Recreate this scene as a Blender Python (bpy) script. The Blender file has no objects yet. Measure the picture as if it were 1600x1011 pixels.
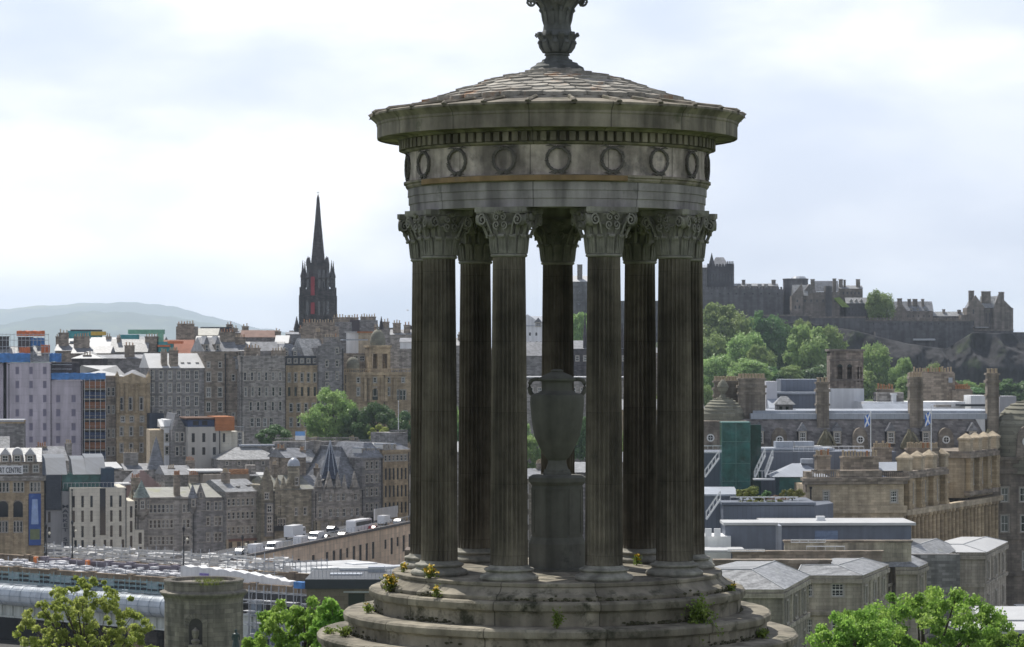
import bpy, bmesh, math, random
import numpy as np
from math import sin, cos, pi, radians as rad, sqrt, atan2
from mathutils import Vector

# ---------------------------------------------------------------- camera, sky, sun
SC = bpy.context.scene
COL = SC.collection
F, CXP, HOR, EYE = 4400.0, 800.0, 540.0, 100.0      # focal length in photo pixels, image centre, horizon row, eye height
cam_d = bpy.data.cameras.new('camera')
cam = bpy.data.objects.new('camera', cam_d)
COL.objects.link(cam)
cam.location = (0, 0, EYE)
cam.rotation_euler = (rad(90), 0, 0)
cam_d.sensor_width = 36
cam_d.lens = 36 * F / 1600
cam_d.shift_y = (HOR - 505.5) / 1600
cam_d.clip_start = 0.5
cam_d.clip_end = 80000
cam_d.dof.use_dof = True
cam_d.dof.focus_distance = 44.5
cam_d.dof.aperture_fstop = 9.0
SC.camera = cam

SUN_EL, SUN_AZ = rad(55), rad(-28)                   # azimuth from +Y (view direction), negative = left
sdir = Vector((sin(SUN_AZ) * cos(SUN_EL), cos(SUN_AZ) * cos(SUN_EL), sin(SUN_EL)))
sun_d = bpy.data.lights.new('sun', 'SUN')
sun_d.energy = 4.8
sun_d.angle = rad(0.5)
sun_d.color = (1.0, 0.955, 0.88)
sun = bpy.data.objects.new('sun', sun_d)
COL.objects.link(sun)
sun.location = (-60, 40, 180)
sun.rotation_euler = sdir.to_track_quat('Z', 'Y').to_euler()

W = bpy.data.worlds.new('World')
SC.world = W
W.use_nodes = True
nt = W.node_tree
nt.nodes.clear()
def wn(t, **k):
    n = nt.nodes.new(t)
    for a, v in k.items(): setattr(n, a, v)
    return n
def wl(a, b): nt.links.new(a, b)
SKYS = 0.12
sky = wn('ShaderNodeTexSky', sky_type='NISHITA')
sky.sun_disc = False
sky.sun_elevation = SUN_EL
sky.sun_rotation = SUN_AZ
sky.altitude = 100
sky.air_density = 1.0
sky.dust_density = 1.2
sky.ozone_density = 1.5
tc = wn('ShaderNodeTexCoord')
sep = wn('ShaderNodeSeparateXYZ'); wl(tc.outputs['Generated'], sep.inputs[0])
# cloud layers: stretched noise over direction
def cloud(sx, sz, scale, lo, hi, detail=6, off=(0, 0, 0), rough=0.55):
    mp = wn('ShaderNodeMapping'); mp.inputs['Scale'].default_value = (sx, sx, sz); mp.inputs['Location'].default_value = off
    wl(tc.outputs['Generated'], mp.inputs[0])
    n = wn('ShaderNodeTexNoise'); n.inputs['Scale'].default_value = scale; n.inputs['Detail'].default_value = detail
    n.inputs['Roughness'].default_value = rough
    wl(mp.outputs[0], n.inputs['Vector'])
    r = wn('ShaderNodeMapRange', interpolation_type='SMOOTHSTEP'); r.inputs['From Min'].default_value = lo; r.inputs['From Max'].default_value = hi
    wl(n.outputs['Fac'], r.inputs['Value'])
    return r.outputs[0]
c_big = cloud(1, 2.4, 5.2, 0.40, 0.60, 6, (0.31, 0.2, 0.35), 0.45)
c_fine = cloud(1, 2.6, 11.0, 0.30, 0.66, 6, (1.7, 0.4, 0.2), 0.45)
m1 = wn('ShaderNodeMath', operation='MULTIPLY_ADD'); wl(c_fine, m1.inputs[0]); m1.inputs[1].default_value = 0.28; wl(c_big, m1.inputs[2])
# less cloud overhead, so the light from above stays blue and modest
el = wn('ShaderNodeMapRange', interpolation_type='SMOOTHSTEP'); wl(sep.outputs['Z'], el.inputs['Value'])
el.inputs['From Min'].default_value = 0.10; el.inputs['From Max'].default_value = 0.40
el.inputs['To Min'].default_value = 1.0; el.inputs['To Max'].default_value = 0.12
m2 = wn('ShaderNodeMath', operation='MULTIPLY', use_clamp=True); wl(m1.outputs[0], m2.inputs[0]); wl(el.outputs[0], m2.inputs[1])
ramp = wn('ShaderNodeValToRGB'); wl(c_fine, ramp.inputs[0])
ramp.color_ramp.elements[0].color = (0.78, 0.81, 0.89, 1)
ramp.color_ramp.elements[1].color = (1.0, 1.0, 1.0, 1)
cm = wn('ShaderNodeVectorMath', operation='SCALE'); wl(ramp.outputs[0], cm.inputs[0])
# clouds overhead are thinner and darker than the bright bank near the horizon
cb = wn('ShaderNodeMapRange', interpolation_type='SMOOTHSTEP'); wl(sep.outputs['Z'], cb.inputs['Value'])
cb.inputs['From Min'].default_value = 0.12; cb.inputs['From Max'].default_value = 0.5
cb.inputs['To Min'].default_value = 1.17 / SKYS; cb.inputs['To Max'].default_value = 0.60 / SKYS
wl(cb.outputs[0], cm.inputs['Scale'])
base = wn('ShaderNodeMixRGB'); base.inputs[0].default_value = 0.84
wl(sky.outputs[0], base.inputs[1]); 
thin = wn('ShaderNodeVectorMath', operation='SCALE'); thin.inputs[0].default_value = (0.57, 0.62, 0.76); wl(cb.outputs[0], thin.inputs['Scale'])
wl(thin.outputs[0], base.inputs[2])
mixc = wn('ShaderNodeMixRGB'); wl(m2.outputs[0], mixc.inputs[0]); wl(base.outputs[0], mixc.inputs[1]); wl(cm.outputs[0], mixc.inputs[2])
bg = wn('ShaderNodeBackground'); bg.inputs['Strength'].default_value = SKYS; wl(mixc.outputs[0], bg.inputs['Color'])
wo = wn('ShaderNodeOutputWorld'); wl(bg.outputs[0], wo.inputs[0])

SC.view_settings.view_transform = 'Standard'
SC.view_settings.look = 'None'
SC.view_settings.exposure = 0.22
SC.view_settings.gamma = 1
SC.render.engine = 'CYCLES'
SC.cycles.use_denoising = True
SC.cycles.max_bounces = 5
SC.cycles.diffuse_bounces = 3
SC.cycles.transparent_max_bounces = 6

# ---------------------------------------------------------------- helpers
R_ = random.Random(7)
def at(px, py, Y):
    return Vector(((px - CXP) * Y / F, Y, EYE + (HOR - py) * Y / F))
def tag(o, label=None, cat=None, group=None, kind=None):
    if label: o['label'] = label
    if cat: o['category'] = cat
    if group: o['group'] = group
    if kind: o['kind'] = kind
    return o
def thing(name, label, cat, loc=(0, 0, 0), rz=0, group=None):
    o = bpy.data.objects.new(name, None)
    o.empty_display_size = 0.5
    COL.objects.link(o)
    o.location = loc; o.rotation_euler = (0, 0, rz)
    return tag(o, label, cat, group)
def link(name, me, parent=None, loc=None, rz=None):
    o = bpy.data.objects.new(name, me)
    COL.objects.link(o)
    if parent: o.parent = parent
    if loc is not None: o.location = loc
    if rz is not None: o.rotation_euler = (0, 0, rz)
    return o
def copy_tree(o, parent=None):
    c = o.copy(); COL.objects.link(c)
    if parent: c.parent = parent
    for ch in o.children: copy_tree(ch, c)
    return c

class MB:
    def __init__(s): s.v = []; s.f = []; s.m = []
    def add(s, vs, fs, mi=0):
        k = len(s.v); s.v += [tuple(p) for p in vs]
        s.f += [tuple(i + k for i in q) for q in fs]; s.m += [mi] * len(fs)
    def box(s, x0, x1, y0, y1, z0, z1, mi=0):
        s.add([(x0, y0, z0), (x1, y0, z0), (x1, y1, z0), (x0, y1, z0), (x0, y0, z1), (x1, y0, z1), (x1, y1, z1), (x0, y1, z1)],
              [(3, 2, 1, 0), (4, 5, 6, 7), (0, 1, 5, 4), (1, 2, 6, 5), (2, 3, 7, 6), (3, 0, 4, 7)], mi)
    def extz(s, poly, z0, z1, mi=0):
        n = len(poly)
        s.add([(x, y, z0) for x, y in poly] + [(x, y, z1) for x, y in poly],
              [tuple(range(n - 1, -1, -1)), tuple(range(n, 2 * n))] + [(i, (i + 1) % n, n + (i + 1) % n, n + i) for i in range(n)], mi)
    def exty(s, poly, y0, y1, mi=0):       # poly in x,z
        n = len(poly)
        s.add([(x, y0, z) for x, z in poly] + [(x, y1, z) for x, z in poly],
              [tuple(range(n)), tuple(range(2 * n - 1, n - 1, -1))] + [((i + 1) % n, i, n + i, n + (i + 1) % n) for i in range(n)], mi)
    def extx(s, poly, x0, x1, mi=0):       # poly in y,z
        n = len(poly)
        s.add([(x0, y, z) for y, z in poly] + [(x1, y, z) for y, z in poly],
              [tuple(range(n - 1, -1, -1)), tuple(range(n, 2 * n))] + [(i, (i + 1) % n, n + (i + 1) % n, n + i) for i in range(n)], mi)
    def lathe(s, prof, n=24, mi=0, cx=0, cy=0, cz=0, jit=None, closed=False, a0=0.0):
        k = len(prof); vs = []
        for j, (r, z) in enumerate(prof):
            for i in range(n):
                a = a0 + 2 * pi * i / n
                q = r if jit is None else r + jit(j, a)
                vs.append((cx + q * cos(a), cy + q * sin(a), cz + z))
        fs = []
        for j in range(k - 1 if not closed else k):
            j2 = (j + 1) % k
            for i in range(n):
                fs.append((j * n + i, j * n + (i + 1) % n, j2 * n + (i + 1) % n, j2 * n + i))
        if not closed:
            fs.append(tuple(range(n - 1, -1, -1))); fs.append(tuple((k - 1) * n + i for i in range(n)))
        s.add(vs, fs, mi)
    def path(s, pts, rs, n=6, mi=0):
        pts = [Vector(p) for p in pts]; vs = []; m = len(pts)
        if not hasattr(rs, '__len__'): rs = [rs] * m
        for i, p in enumerate(pts):
            t = (pts[min(i + 1, m - 1)] - pts[max(i - 1, 0)])
            t = t.normalized() if t.length > 1e-9 else Vector((0, 0, 1))
            u = t.cross(Vector((0, 0, 1)))
            if u.length < 1e-3: u = Vector((1, 0, 0))
            u.normalize(); w = t.cross(u)
            for j in range(n):
                a = 2 * pi * j / n + pi / 4
                vs.append(p + (u * cos(a) + w * sin(a)) * rs[i])
        fs = [(i * n + j, i * n + (j + 1) % n, (i + 1) * n + (j + 1) % n, (i + 1) * n + j) for i in range(m - 1) for j in range(n)]
        fs.append(tuple(range(n - 1, -1, -1))); fs.append(tuple((m - 1) * n + j for j in range(n)))
        s.add(vs, fs, mi)
    def bar(s, p, q, r, mi=0, n=4): s.path([p, q], r, n, mi)
    def ball(s, c, r, mi=0, n=8, sz=1.0):
        k = n // 2
        s.lathe([(max(r * sin(pi * i / k), 0.002), -r * sz * cos(pi * i / k)) for i in range(k + 1)], n, mi, c[0], c[1], c[2])
    def mesh(s, name, mats, smooth=False, fix=True):
        me = bpy.data.meshes.new(name)
        me.from_pydata(s.v, [], s.f)
        if not isinstance(mats, (list, tuple)): mats = [mats]
        for m in mats: me.materials.append(m)
        if len(mats) > 1: me.polygons.foreach_set('material_index', s.m)
        if fix and len(s.f) < 30000:
            bm = bmesh.new(); bm.from_mesh(me); bmesh.ops.recalc_face_normals(bm, faces=bm.faces); bm.to_mesh(me); bm.free()
        if smooth:
            me.polygons.foreach_set('use_smooth', [True] * len(me.polygons))
            try: me.set_sharp_from_angle(angle=rad(smooth if smooth is not True else 40))
            except Exception: pass
        me.update()
        return me
    def build(s, name, mats, parent=None, smooth=False, loc=None, rz=None):
        return link(name, s.mesh(name, mats, smooth), parent, loc, rz)

def np_mesh(name, verts, quads, mat):
    me = bpy.data.meshes.new(name)
    me.vertices.add(len(verts)); me.vertices.foreach_set('co', verts.astype(np.float32).ravel())
    nq = len(quads)
    me.loops.add(nq * 4); me.loops.foreach_set('vertex_index', quads.astype(np.int32).ravel())
    me.polygons.add(nq); me.polygons.foreach_set('loop_start', np.arange(0, nq * 4, 4, dtype=np.int32))
    me.materials.append(mat)
    me.update(calc_edges=True)
    return me

# ---------------------------------------------------------------- materials
MATS = {}
def nodes_of(name):
    m = bpy.data.materials.new(name); m.use_nodes = True
    t = m.node_tree
    b = t.nodes['Principled BSDF']
    return m, t, b
def mat(name, col, rough=0.85, var=0.25, scale=1.5, brick=None, streak=0.0, bump=0.0, spec=0.25, metal=0.0, col2=None, amt2=0.5,
        scale2=0.6, slate=None, joint=None, bvar=0.35, zst=0.07):
    if name in MATS: return MATS[name]
    m, t, b = nodes_of(name)
    def N(ty, **k):
        n = t.nodes.new(ty)
        for a, v in k.items(): setattr(n, a, v)
        return n
    L = t.links.new
    b.inputs['Roughness'].default_value = rough
    b.inputs['Specular IOR Level'].default_value = spec
    b.inputs['Metallic'].default_value = metal
    tc = N('ShaderNodeTexCoord'); vec = tc.outputs['Object']
    no = N('ShaderNodeTexNoise'); no.inputs['Scale'].default_value = scale; no.inputs['Detail'].default_value = 6; no.inputs['Roughness'].default_value = 0.65
    L(vec, no.inputs['Vector'])
    mr = N('ShaderNodeMapRange'); L(no.outputs['Fac'], mr.inputs['Value'])
    mr.inputs['From Min'].default_value = 0.25; mr.inputs['From Max'].default_value = 0.75
    mr.inputs['To Min'].default_value = 1 - var; mr.inputs['To Max'].default_value = 1 + var
    val = mr.outputs[0]
    def mul(a, bb):
        k = N('ShaderNodeMath', operation='MULTIPLY'); L(a, k.inputs[0]); L(bb, k.inputs[1]); return k.outputs[0]
    bh = no.outputs['Fac']
    if streak:
        mp = N('ShaderNodeMapping'); mp.inputs['Scale'].default_value = (1, 1, zst); L(vec, mp.inputs[0])
        n2 = N('ShaderNodeTexNoise'); n2.inputs['Scale'].default_value = 2.2 * (scale / 1.5) ** 0.5; n2.inputs['Detail'].default_value = 5; L(mp.outputs[0], n2.inputs['Vector'])
        r2 = N('ShaderNodeMapRange'); L(n2.outputs['Fac'], r2.inputs['Value']); r2.inputs['From Min'].default_value = 0.35; r2.inputs['From Max'].default_value = 0.62
        r2.inputs['To Min'].default_value = 1 - streak; r2.inputs['To Max'].default_value = 1.0 + streak * 0.25
        val = mul(val, r2.outputs[0])
    sx = None
    if brick or slate or joint:
        sp = N('ShaderNodeSeparateXYZ'); L(vec, sp.inputs[0])
        cb_ = N('ShaderNodeCombineXYZ')
        if joint:                       # courses round a drum: angle x radius, height
            an = N('ShaderNodeMath', operation='ARCTAN2'); L(sp.outputs['Y'], an.inputs[0]); L(sp.outputs['X'], an.inputs[1])
            k = N('ShaderNodeMath', operation='MULTIPLY'); L(an.outputs[0], k.inputs[0]); k.inputs[1].default_value = joint[2]
            L(k.outputs[0], cb_.inputs['X']); bl, bhh = joint[0], joint[1]
        else:
            ad = N('ShaderNodeMath', operation='ADD'); L(sp.outputs['X'], ad.inputs[0]); L(sp.outputs['Y'], ad.inputs[1])
            L(ad.outputs[0], cb_.inputs['X']); bl, bhh = brick or slate
        L(sp.outputs['Z'], cb_.inputs['Y'])
        br = N('ShaderNodeTexBrick'); L(cb_.outputs[0], br.inputs['Vector'])
        br.inputs['Scale'].default_value = 1.0; br.inputs['Brick Width'].default_value = bl; br.inputs['Row Height'].default_value = bhh
        br.inputs['Mortar Size'].default_value = 0.03 * min(bhh, 0.5) if not joint else (joint[3] if len(joint) > 3 else 0.012)
        br.inputs['Mortar Smooth'].default_value = 0.3
        lo, hi = 1 - bvar, 1 + bvar
        br.inputs['Color1'].default_value = (lo, lo, lo, 1); br.inputs['Color2'].default_value = (hi, hi, hi, 1)
        g = 0.5 if not joint else 0.5
        br.inputs['Mortar'].default_value = (g, g, g, 1); br.inputs['Bias'].default_value = 0
        val = mul(val, br.outputs['Color'])
    mx = N('ShaderNodeVectorMath', operation='SCALE'); mx.inputs[0].default_value = col[:3]; L(val, mx.inputs['Scale'])
    out = mx.outputs[0]
    if col2:
        n3 = N('ShaderNodeTexNoise'); n3.inputs['Scale'].default_value = scale2; n3.inputs['Detail'].default_value = 7; n3.inputs['Roughness'].default_value = 0.7; L(vec, n3.inputs['Vector'])
        r3 = N('ShaderNodeMapRange'); L(n3.outputs['Fac'], r3.inputs['Value'])
        c = 0.72 - 0.34 * amt2
        r3.inputs['From Min'].default_value = c; r3.inputs['From Max'].default_value = c + 0.14
        mm = N('ShaderNodeMixRGB'); L(r3.outputs[0], mm.inputs[0]); L(out, mm.inputs[1]); mm.inputs[2].default_value = (*col2, 1)
        out = mm.outputs[0]
    L(out, b.inputs['Base Color'])
    if bump:
        bp = N('ShaderNodeBump'); bp.inputs['Strength'].default_value = bump; bp.inputs['Distance'].default_value = 0.05
        L(val, bp.inputs['Height']); L(bp.outputs[0], b.inputs['Normal'])
    MATS[name] = m
    return m

def leaf_mat(name, c1, c2, c3, tr=0.35, sc=0.5):
    m, t, b = nodes_of(name); L = t.links.new
    t.nodes.remove(b)
    o = t.nodes['Material Output']
    tc = t.nodes.new('ShaderNodeTexCoord')
    n = t.nodes.new('ShaderNodeTexNoise'); n.inputs['Scale'].default_value = sc; n.inputs['Detail'].default_value = 5; n.inputs['Roughness'].default_value = 0.7
    L(tc.outputs['Object'], n.inputs['Vector'])
    r = t.nodes.new('ShaderNodeValToRGB'); L(n.outputs['Fac'], r.inputs[0])
    e = r.color_ramp.elements
    e[0].position = 0.33; e[0].color = (*c1, 1); e[1].position = 0.68; e[1].color = (*c3, 1)
    k = e.new(0.5); k.color = (*c2, 1)
    oi = t.nodes.new('ShaderNodeObjectInfo')
    hs = t.nodes.new('ShaderNodeHueSaturation'); L(r.outputs[0], hs.inputs['Color'])
    mr = t.nodes.new('ShaderNodeMapRange'); L(oi.outputs['Random'], mr.inputs['Value']); mr.inputs['To Min'].default_value = 0.485; mr.inputs['To Max'].default_value = 0.515
    L(mr.outputs[0], hs.inputs['Hue'])
    mv = t.nodes.new('ShaderNodeMapRange'); L(oi.outputs['Random'], mv.inputs['Value']); mv.inputs['To Min'].default_value = 0.8; mv.inputs['To Max'].default_value = 1.15
    L(mv.outputs[0], hs.inputs['Value'])
    d = t.nodes.new('ShaderNodeBsdfPrincipled'); d.inputs['Roughness'].default_value = 0.5; d.inputs['Specular IOR Level'].default_value = 0.3; L(hs.outputs[0], d.inputs['Base Color'])
    tl = t.nodes.new('ShaderNodeBsdfTranslucent'); L(hs.outputs[0], tl.inputs['Color'])
    x = t.nodes.new('ShaderNodeMixShader'); x.inputs[0].default_value = tr
    L(d.outputs[0], x.inputs[1]); L(tl.outputs[0], x.inputs[2]); L(x.outputs[0], o.inputs['Surface'])
    MATS[name] = m
    return m

BL = (0.9, 0.36)
MARGIN = mat('dressed_stone_margin', (0.36, 0.33, 0.285), var=0.2, scale=0.6)
GREY = mat('grey_ashlar', (0.297, 0.279, 0.257), brick=BL, streak=0.28, var=0.16, scale=0.3)
GREY2 = mat('blue_grey_ashlar', (0.229, 0.221, 0.216), brick=BL, streak=0.28, var=0.16, scale=0.3)
BROWN = mat('brown_grey_ashlar', (0.270, 0.229, 0.186), brick=BL, streak=0.28, var=0.16, scale=0.3)
TAN = mat('tan_ashlar', (0.40, 0.315, 0.205), brick=(0.9, 0.36), streak=0.35, var=0.25, scale=0.25, bvar=0.2)
TAN2 = mat('warm_buff_ashlar', (0.45, 0.375, 0.27), col2=(.15, .13, .105), amt2=.34, scale2=.22, brick=(0.9, 0.36), streak=0.3, var=0.2, scale=0.25, bvar=0.16)
SOOT = mat('soot_black_stone', (0.074, 0.066, 0.070), brick=BL, streak=0.4, var=0.35, scale=0.3)
CREAM = mat('cream_cladding', (0.616, 0.583, 0.495), brick=(1.6, 0.8), streak=0.12, var=0.08, scale=0.3, bvar=0.07)
LILAC = mat('lilac_sheeting', (0.504, 0.462, 0.516), brick=(2.4, 2.0), streak=0.22, var=0.1, scale=0.3, bvar=0.05, rough=0.6)
PINK = mat('pink_harling', (0.33, 0.235, 0.22), var=0.2, scale=0.4, streak=0.2)
SALMON = mat('salmon_render', (0.78, 0.60, 0.44), brick=(2.2, 1.1), streak=0.25, var=0.14, scale=0.2, bvar=0.1)
WHITEW = mat('white_render', (0.744, 0.756, 0.768), var=0.08, scale=0.3, streak=0.18)
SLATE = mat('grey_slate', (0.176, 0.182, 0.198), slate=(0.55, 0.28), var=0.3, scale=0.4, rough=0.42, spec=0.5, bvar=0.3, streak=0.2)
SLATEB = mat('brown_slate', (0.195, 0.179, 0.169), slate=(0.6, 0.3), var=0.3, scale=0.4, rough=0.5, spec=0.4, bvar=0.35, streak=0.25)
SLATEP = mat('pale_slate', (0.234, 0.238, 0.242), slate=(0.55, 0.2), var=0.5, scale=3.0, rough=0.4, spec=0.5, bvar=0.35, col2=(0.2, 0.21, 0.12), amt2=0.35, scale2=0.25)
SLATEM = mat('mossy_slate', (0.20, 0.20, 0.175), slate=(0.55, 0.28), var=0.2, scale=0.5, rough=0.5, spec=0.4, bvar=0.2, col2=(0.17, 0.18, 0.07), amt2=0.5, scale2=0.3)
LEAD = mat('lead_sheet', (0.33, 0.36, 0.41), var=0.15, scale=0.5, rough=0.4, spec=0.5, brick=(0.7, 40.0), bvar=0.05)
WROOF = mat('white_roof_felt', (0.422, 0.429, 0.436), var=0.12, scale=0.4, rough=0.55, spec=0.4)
ZINC = mat('blue_grey_zinc', (0.124, 0.144, 0.184), var=0.12, scale=0.4, rough=0.5, spec=0.4, brick=(0.6, 60.0), bvar=0.08)
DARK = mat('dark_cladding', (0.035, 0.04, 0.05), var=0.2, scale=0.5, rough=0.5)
COPPER = mat('weathered_dome_stone', (0.19, 0.185, 0.145), slate=(1.2, 0.55), var=0.25, scale=0.6, bvar=0.2)
ORANGE = mat('orange_timber', (0.36, 0.145, 0.06), var=0.2, scale=0.8, brick=(3, 0.2), bvar=0.15)
TERRA = mat('terracotta_pots', (0.40, 0.21, 0.115), var=0.3, scale=3)
POTS = mat('buff_pots', (0.42, 0.34, 0.24), var=0.3, scale=3)
FRAME = mat('white_sash_paint', (0.66, 0.66, 0.64), var=0.08, scale=3, rough=0.5)
FRAMED = mat('dark_window_frame', (0.05, 0.052, 0.055), var=0.1, rough=0.5)
GLASS = mat('dark_window_glass', (0.020, 0.024, 0.030), var=0.5, scale=0.35, rough=0.08, spec=0.6)
GLASSB = mat('curtained_window_glass', (0.16, 0.165, 0.165), var=0.4, scale=0.3, rough=0.15, spec=0.6)
TEAL = mat('green_tinted_glass', (0.022, 0.095, 0.092), var=0.8, scale=0.6, rough=0.08, spec=0.7, bump=0.35)  # strong colour variation stands in for patchy reflections in the glass
STEEL = mat('galvanised_steel', (0.40, 0.42, 0.45), var=0.15, scale=2, rough=0.45, metal=0.4)
WSTEEL = mat('white_painted_steel', (0.68, 0.69, 0.70), var=0.06, scale=2, rough=0.4)
BLACK = mat('black_iron', (0.022, 0.023, 0.025), var=0.2, rough=0.5)
WSHEET = mat('white_sheeting', (0.72, 0.72, 0.73), var=0.1, scale=0.8, rough=0.5, streak=0.12)
BSHEET = mat('pale_blue_sheeting', (0.50, 0.545, 0.59), var=0.12, scale=0.5, rough=0.4, streak=0.15, brick=(2.5, 40), bvar=0.06)
BTARP = mat('bright_blue_tarpaulin', (0.06, 0.20, 0.48), var=0.4, scale=0.9, rough=0.45)
OTARP = mat('orange_debris_net', (0.62, 0.18, 0.07), var=0.25, scale=1.2)
GNET = mat('green_debris_net', (0.20, 0.42, 0.30), var=0.3, scale=0.8)
TNET = mat('teal_debris_net', (0.07, 0.30, 0.32), var=0.3, scale=0.8)
BRICKO = mat('rust_brick_panel', (0.25, 0.11, 0.055), var=0.35, scale=0.9)
NAVY = mat('navy_panel', (0.045, 0.065, 0.13), var=0.25, scale=0.6)
BOARD = mat('scaffold_board', (0.30, 0.26, 0.20), var=0.3, scale=2)
BRIDGEP = mat('pale_green_girder_paint', (0.575, 0.609, 0.575), var=0.12, scale=0.5, streak=0.3)
ASPH = mat('asphalt', (0.055, 0.055, 0.058), var=0.2, scale=0.6, rough=0.9)
# ---------------------------------------------------------------- terrain
TP = [(-400, 100), (-20, 99.6), (0, 98.3), (40, 94.42), (51.4, 94.38), (58, 92.8), (70, 90.5), (100, 85.5), (140, 79), (200, 72), (258, 66), (312, 60), (420, 47), (470, 45), (600, 50),
      (625, 58), (640, 65), (700, 69), (800, 75), (1000, 78), (1150, 80), (1300, 84), (1600, 66), (3000, 55), (23500, 52)]
def ground_z(x, y):
    for (a, za), (b, zb) in zip(TP, TP[1:]):
        if y <= b:
            t = max(0, (y - a) / (b - a)); return za + (zb - za) * t
    return TP[-1][1]
def make_ground():
    xs = [-7800, -4800, -3000, -1800, -1000, -700] + list(range(-500, 501, 20)) + [700, 1000, 1800, 3000, 4800, 7800]
    ys = [-280, -100, -40, -20, -10] + list(range(0, 60, 4)) + list(range(60, 200, 10)) + list(range(200, 1400, 20)) + [1450, 1600, 2000, 3000, 5000, 8000, 12000, 16000, 22900]
    r = random.Random(3)
    v = []; f = []
    for y in ys:
        for x in xs:
            dist_m = sqrt((x - 0.745) ** 2 + (y - 46.75) ** 2)
            z = ground_z(x, y) + (r.uniform(-.12, .12) if dist_m > 9 else 0)
            v.append((x, y, z))
    n = len(xs)
    for j in range(len(ys) - 1):
        for i in range(n - 1):
            f.append((j * n + i, j * n + i + 1, (j + 1) * n + i + 1, (j + 1) * n + i))
    b = MB(); b.add(v, f)
    GRASS = mat('hillside_grass', (0.07, 0.10, 0.03), var=0.4, scale=0.3, col2=(0.10, 0.09, 0.05), amt2=0.3, scale2=0.08, rough=0.95)
    me = b.mesh('ground', [GRASS, mat('paved_valley_floor', (0.085, 0.084, 0.083), var=0.3, scale=0.15, rough=0.9)])
    nx = n - 1
    me.polygons.foreach_set('material_index', [1 if 330 < ys[i // nx] < 900 else 0 for i in range(len(me.polygons))])
    o = link('ground', me); tag(o, kind='structure')
make_ground()

def hill_range(name, Y, depth, prof, m):
    """rolling ridge; prof = (px, py) along the skyline"""
    px = [p[0] for p in prof]; py = [p[1] for p in prof]
    nx, ny = 120, 14; v = []; f = []; r = random.Random(5)
    base = ground_z(0, Y) - 2
    for j in range(ny + 1):
        t = j / ny
        for i in range(nx + 1):
            p = px[0] + (px[-1] - px[0]) * i / nx
            q = np.interp(p, px, py) + .9 * sin(p * .085) + .7 * sin(p * .21 + Y) + .4 * sin(p * .47)
            top = EYE + (HOR - q) * Y / F
            x = (p - CXP) * Y / F
            y = Y + (t - 0.5) * depth
            k = sin(pi * t) ** 1.2
            wob = 0.10 * sin(x * .004 + y * .003) + 0.06 * sin(x * .011 - y * .007) + 0.03 * sin(x * .03 + y * .02)
            v.append((x, y, base + (top - base) * k * (1 + (wob if t != .5 else 0) * (1 - k))))
    n = nx + 1
    for j in range(ny):
        for i in range(nx): f.append((j * n + i, j * n + i + 1, (j + 1) * n + i + 1, (j + 1) * n + i))
    b = MB(); b.add(v, f)
    o = b.build(name, m, smooth=True); tag(o, kind='structure')
HILL = mat('heather_and_grass_slope', (0.09, 0.12, 0.085), var=0.5, scale=0.0022, col2=(0.20, 0.21, 0.11), amt2=0.5, scale2=0.0011, rough=0.95)
hill_range('hills', 20500, 3600, [(-400, 500), (-150, 487), (0, 483), (60, 478), (130, 474), (190, 472), (250, 475), (300, 486), (345, 499), (400, 512), (450, 519), (600, 523), (700, 530)], HILL)
hill_range('near_hills', 14500, 2400, [(-400, 520), (-100, 515), (0, 508), (60, 497), (110, 489), (150, 486), (200, 488), (260, 494), (320, 503), (370, 513), (430, 520), (520, 527), (640, 532)], HILL)

# ---------------------------------------------------------------- monument (foreground)
def island_mat():
    """stone scales: every scale its own tone, some with rusty lichen"""
    m = MROOF.copy(); m.name = 'lichened_roof_scale'; t = m.node_tree; L = t.links.new
    b = t.nodes['Principled BSDF']; src = b.inputs['Base Color'].links[0].from_socket
    g = t.nodes.new('ShaderNodeNewGeometry'); r = t.nodes.new('ShaderNodeMapRange'); L(g.outputs['Random Per Island'], r.inputs['Value'])
    r.inputs['To Min'].default_value = .72; r.inputs['To Max'].default_value = 1.18
    k = t.nodes.new('ShaderNodeVectorMath'); k.operation = 'SCALE'; L(src, k.inputs[0]); L(r.outputs[0], k.inputs['Scale']); L(k.outputs[0], b.inputs['Base Color'])
    return m
MY = 46.75
MX = (870.5 - CXP) * MY / F
SCL = F / MY                                   # photo pixels per metre at the monument's axis
def Z(py): return (HOR - py) / SCL             # height relative to the eye
def Rr(px): return px / SCL
MBASE = 94.42
def zz(py): return EYE + Z(py) - MBASE         # height above the monument's base
rm = random.Random(11)

# weathered sandstone in three strengths
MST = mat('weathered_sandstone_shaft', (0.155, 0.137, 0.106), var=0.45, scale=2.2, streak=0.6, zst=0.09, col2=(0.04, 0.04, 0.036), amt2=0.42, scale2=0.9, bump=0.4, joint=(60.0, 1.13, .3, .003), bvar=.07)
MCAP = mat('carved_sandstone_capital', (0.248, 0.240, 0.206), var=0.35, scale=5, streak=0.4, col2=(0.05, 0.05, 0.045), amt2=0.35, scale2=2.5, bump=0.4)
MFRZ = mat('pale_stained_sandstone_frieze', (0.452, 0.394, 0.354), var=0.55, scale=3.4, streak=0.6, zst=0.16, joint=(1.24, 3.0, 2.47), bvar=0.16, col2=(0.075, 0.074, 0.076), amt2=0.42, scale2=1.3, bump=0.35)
MARC = mat('grey_sandstone_architrave', (0.302, 0.284, 0.276), var=0.25, scale=2.6, streak=0.5, zst=0.1, joint=(1.72, 3.0, 2.47), bvar=0.12, col2=(0.07, 0.075, 0.065), amt2=0.4, scale2=1.1, bump=0.3)
MOCH = mat('ochre_bare_sandstone_band', (0.235, 0.160, 0.085), var=0.25, scale=3, streak=0.3, col2=(0.13, 0.12, 0.11), amt2=0.42, scale2=1.0)
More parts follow.
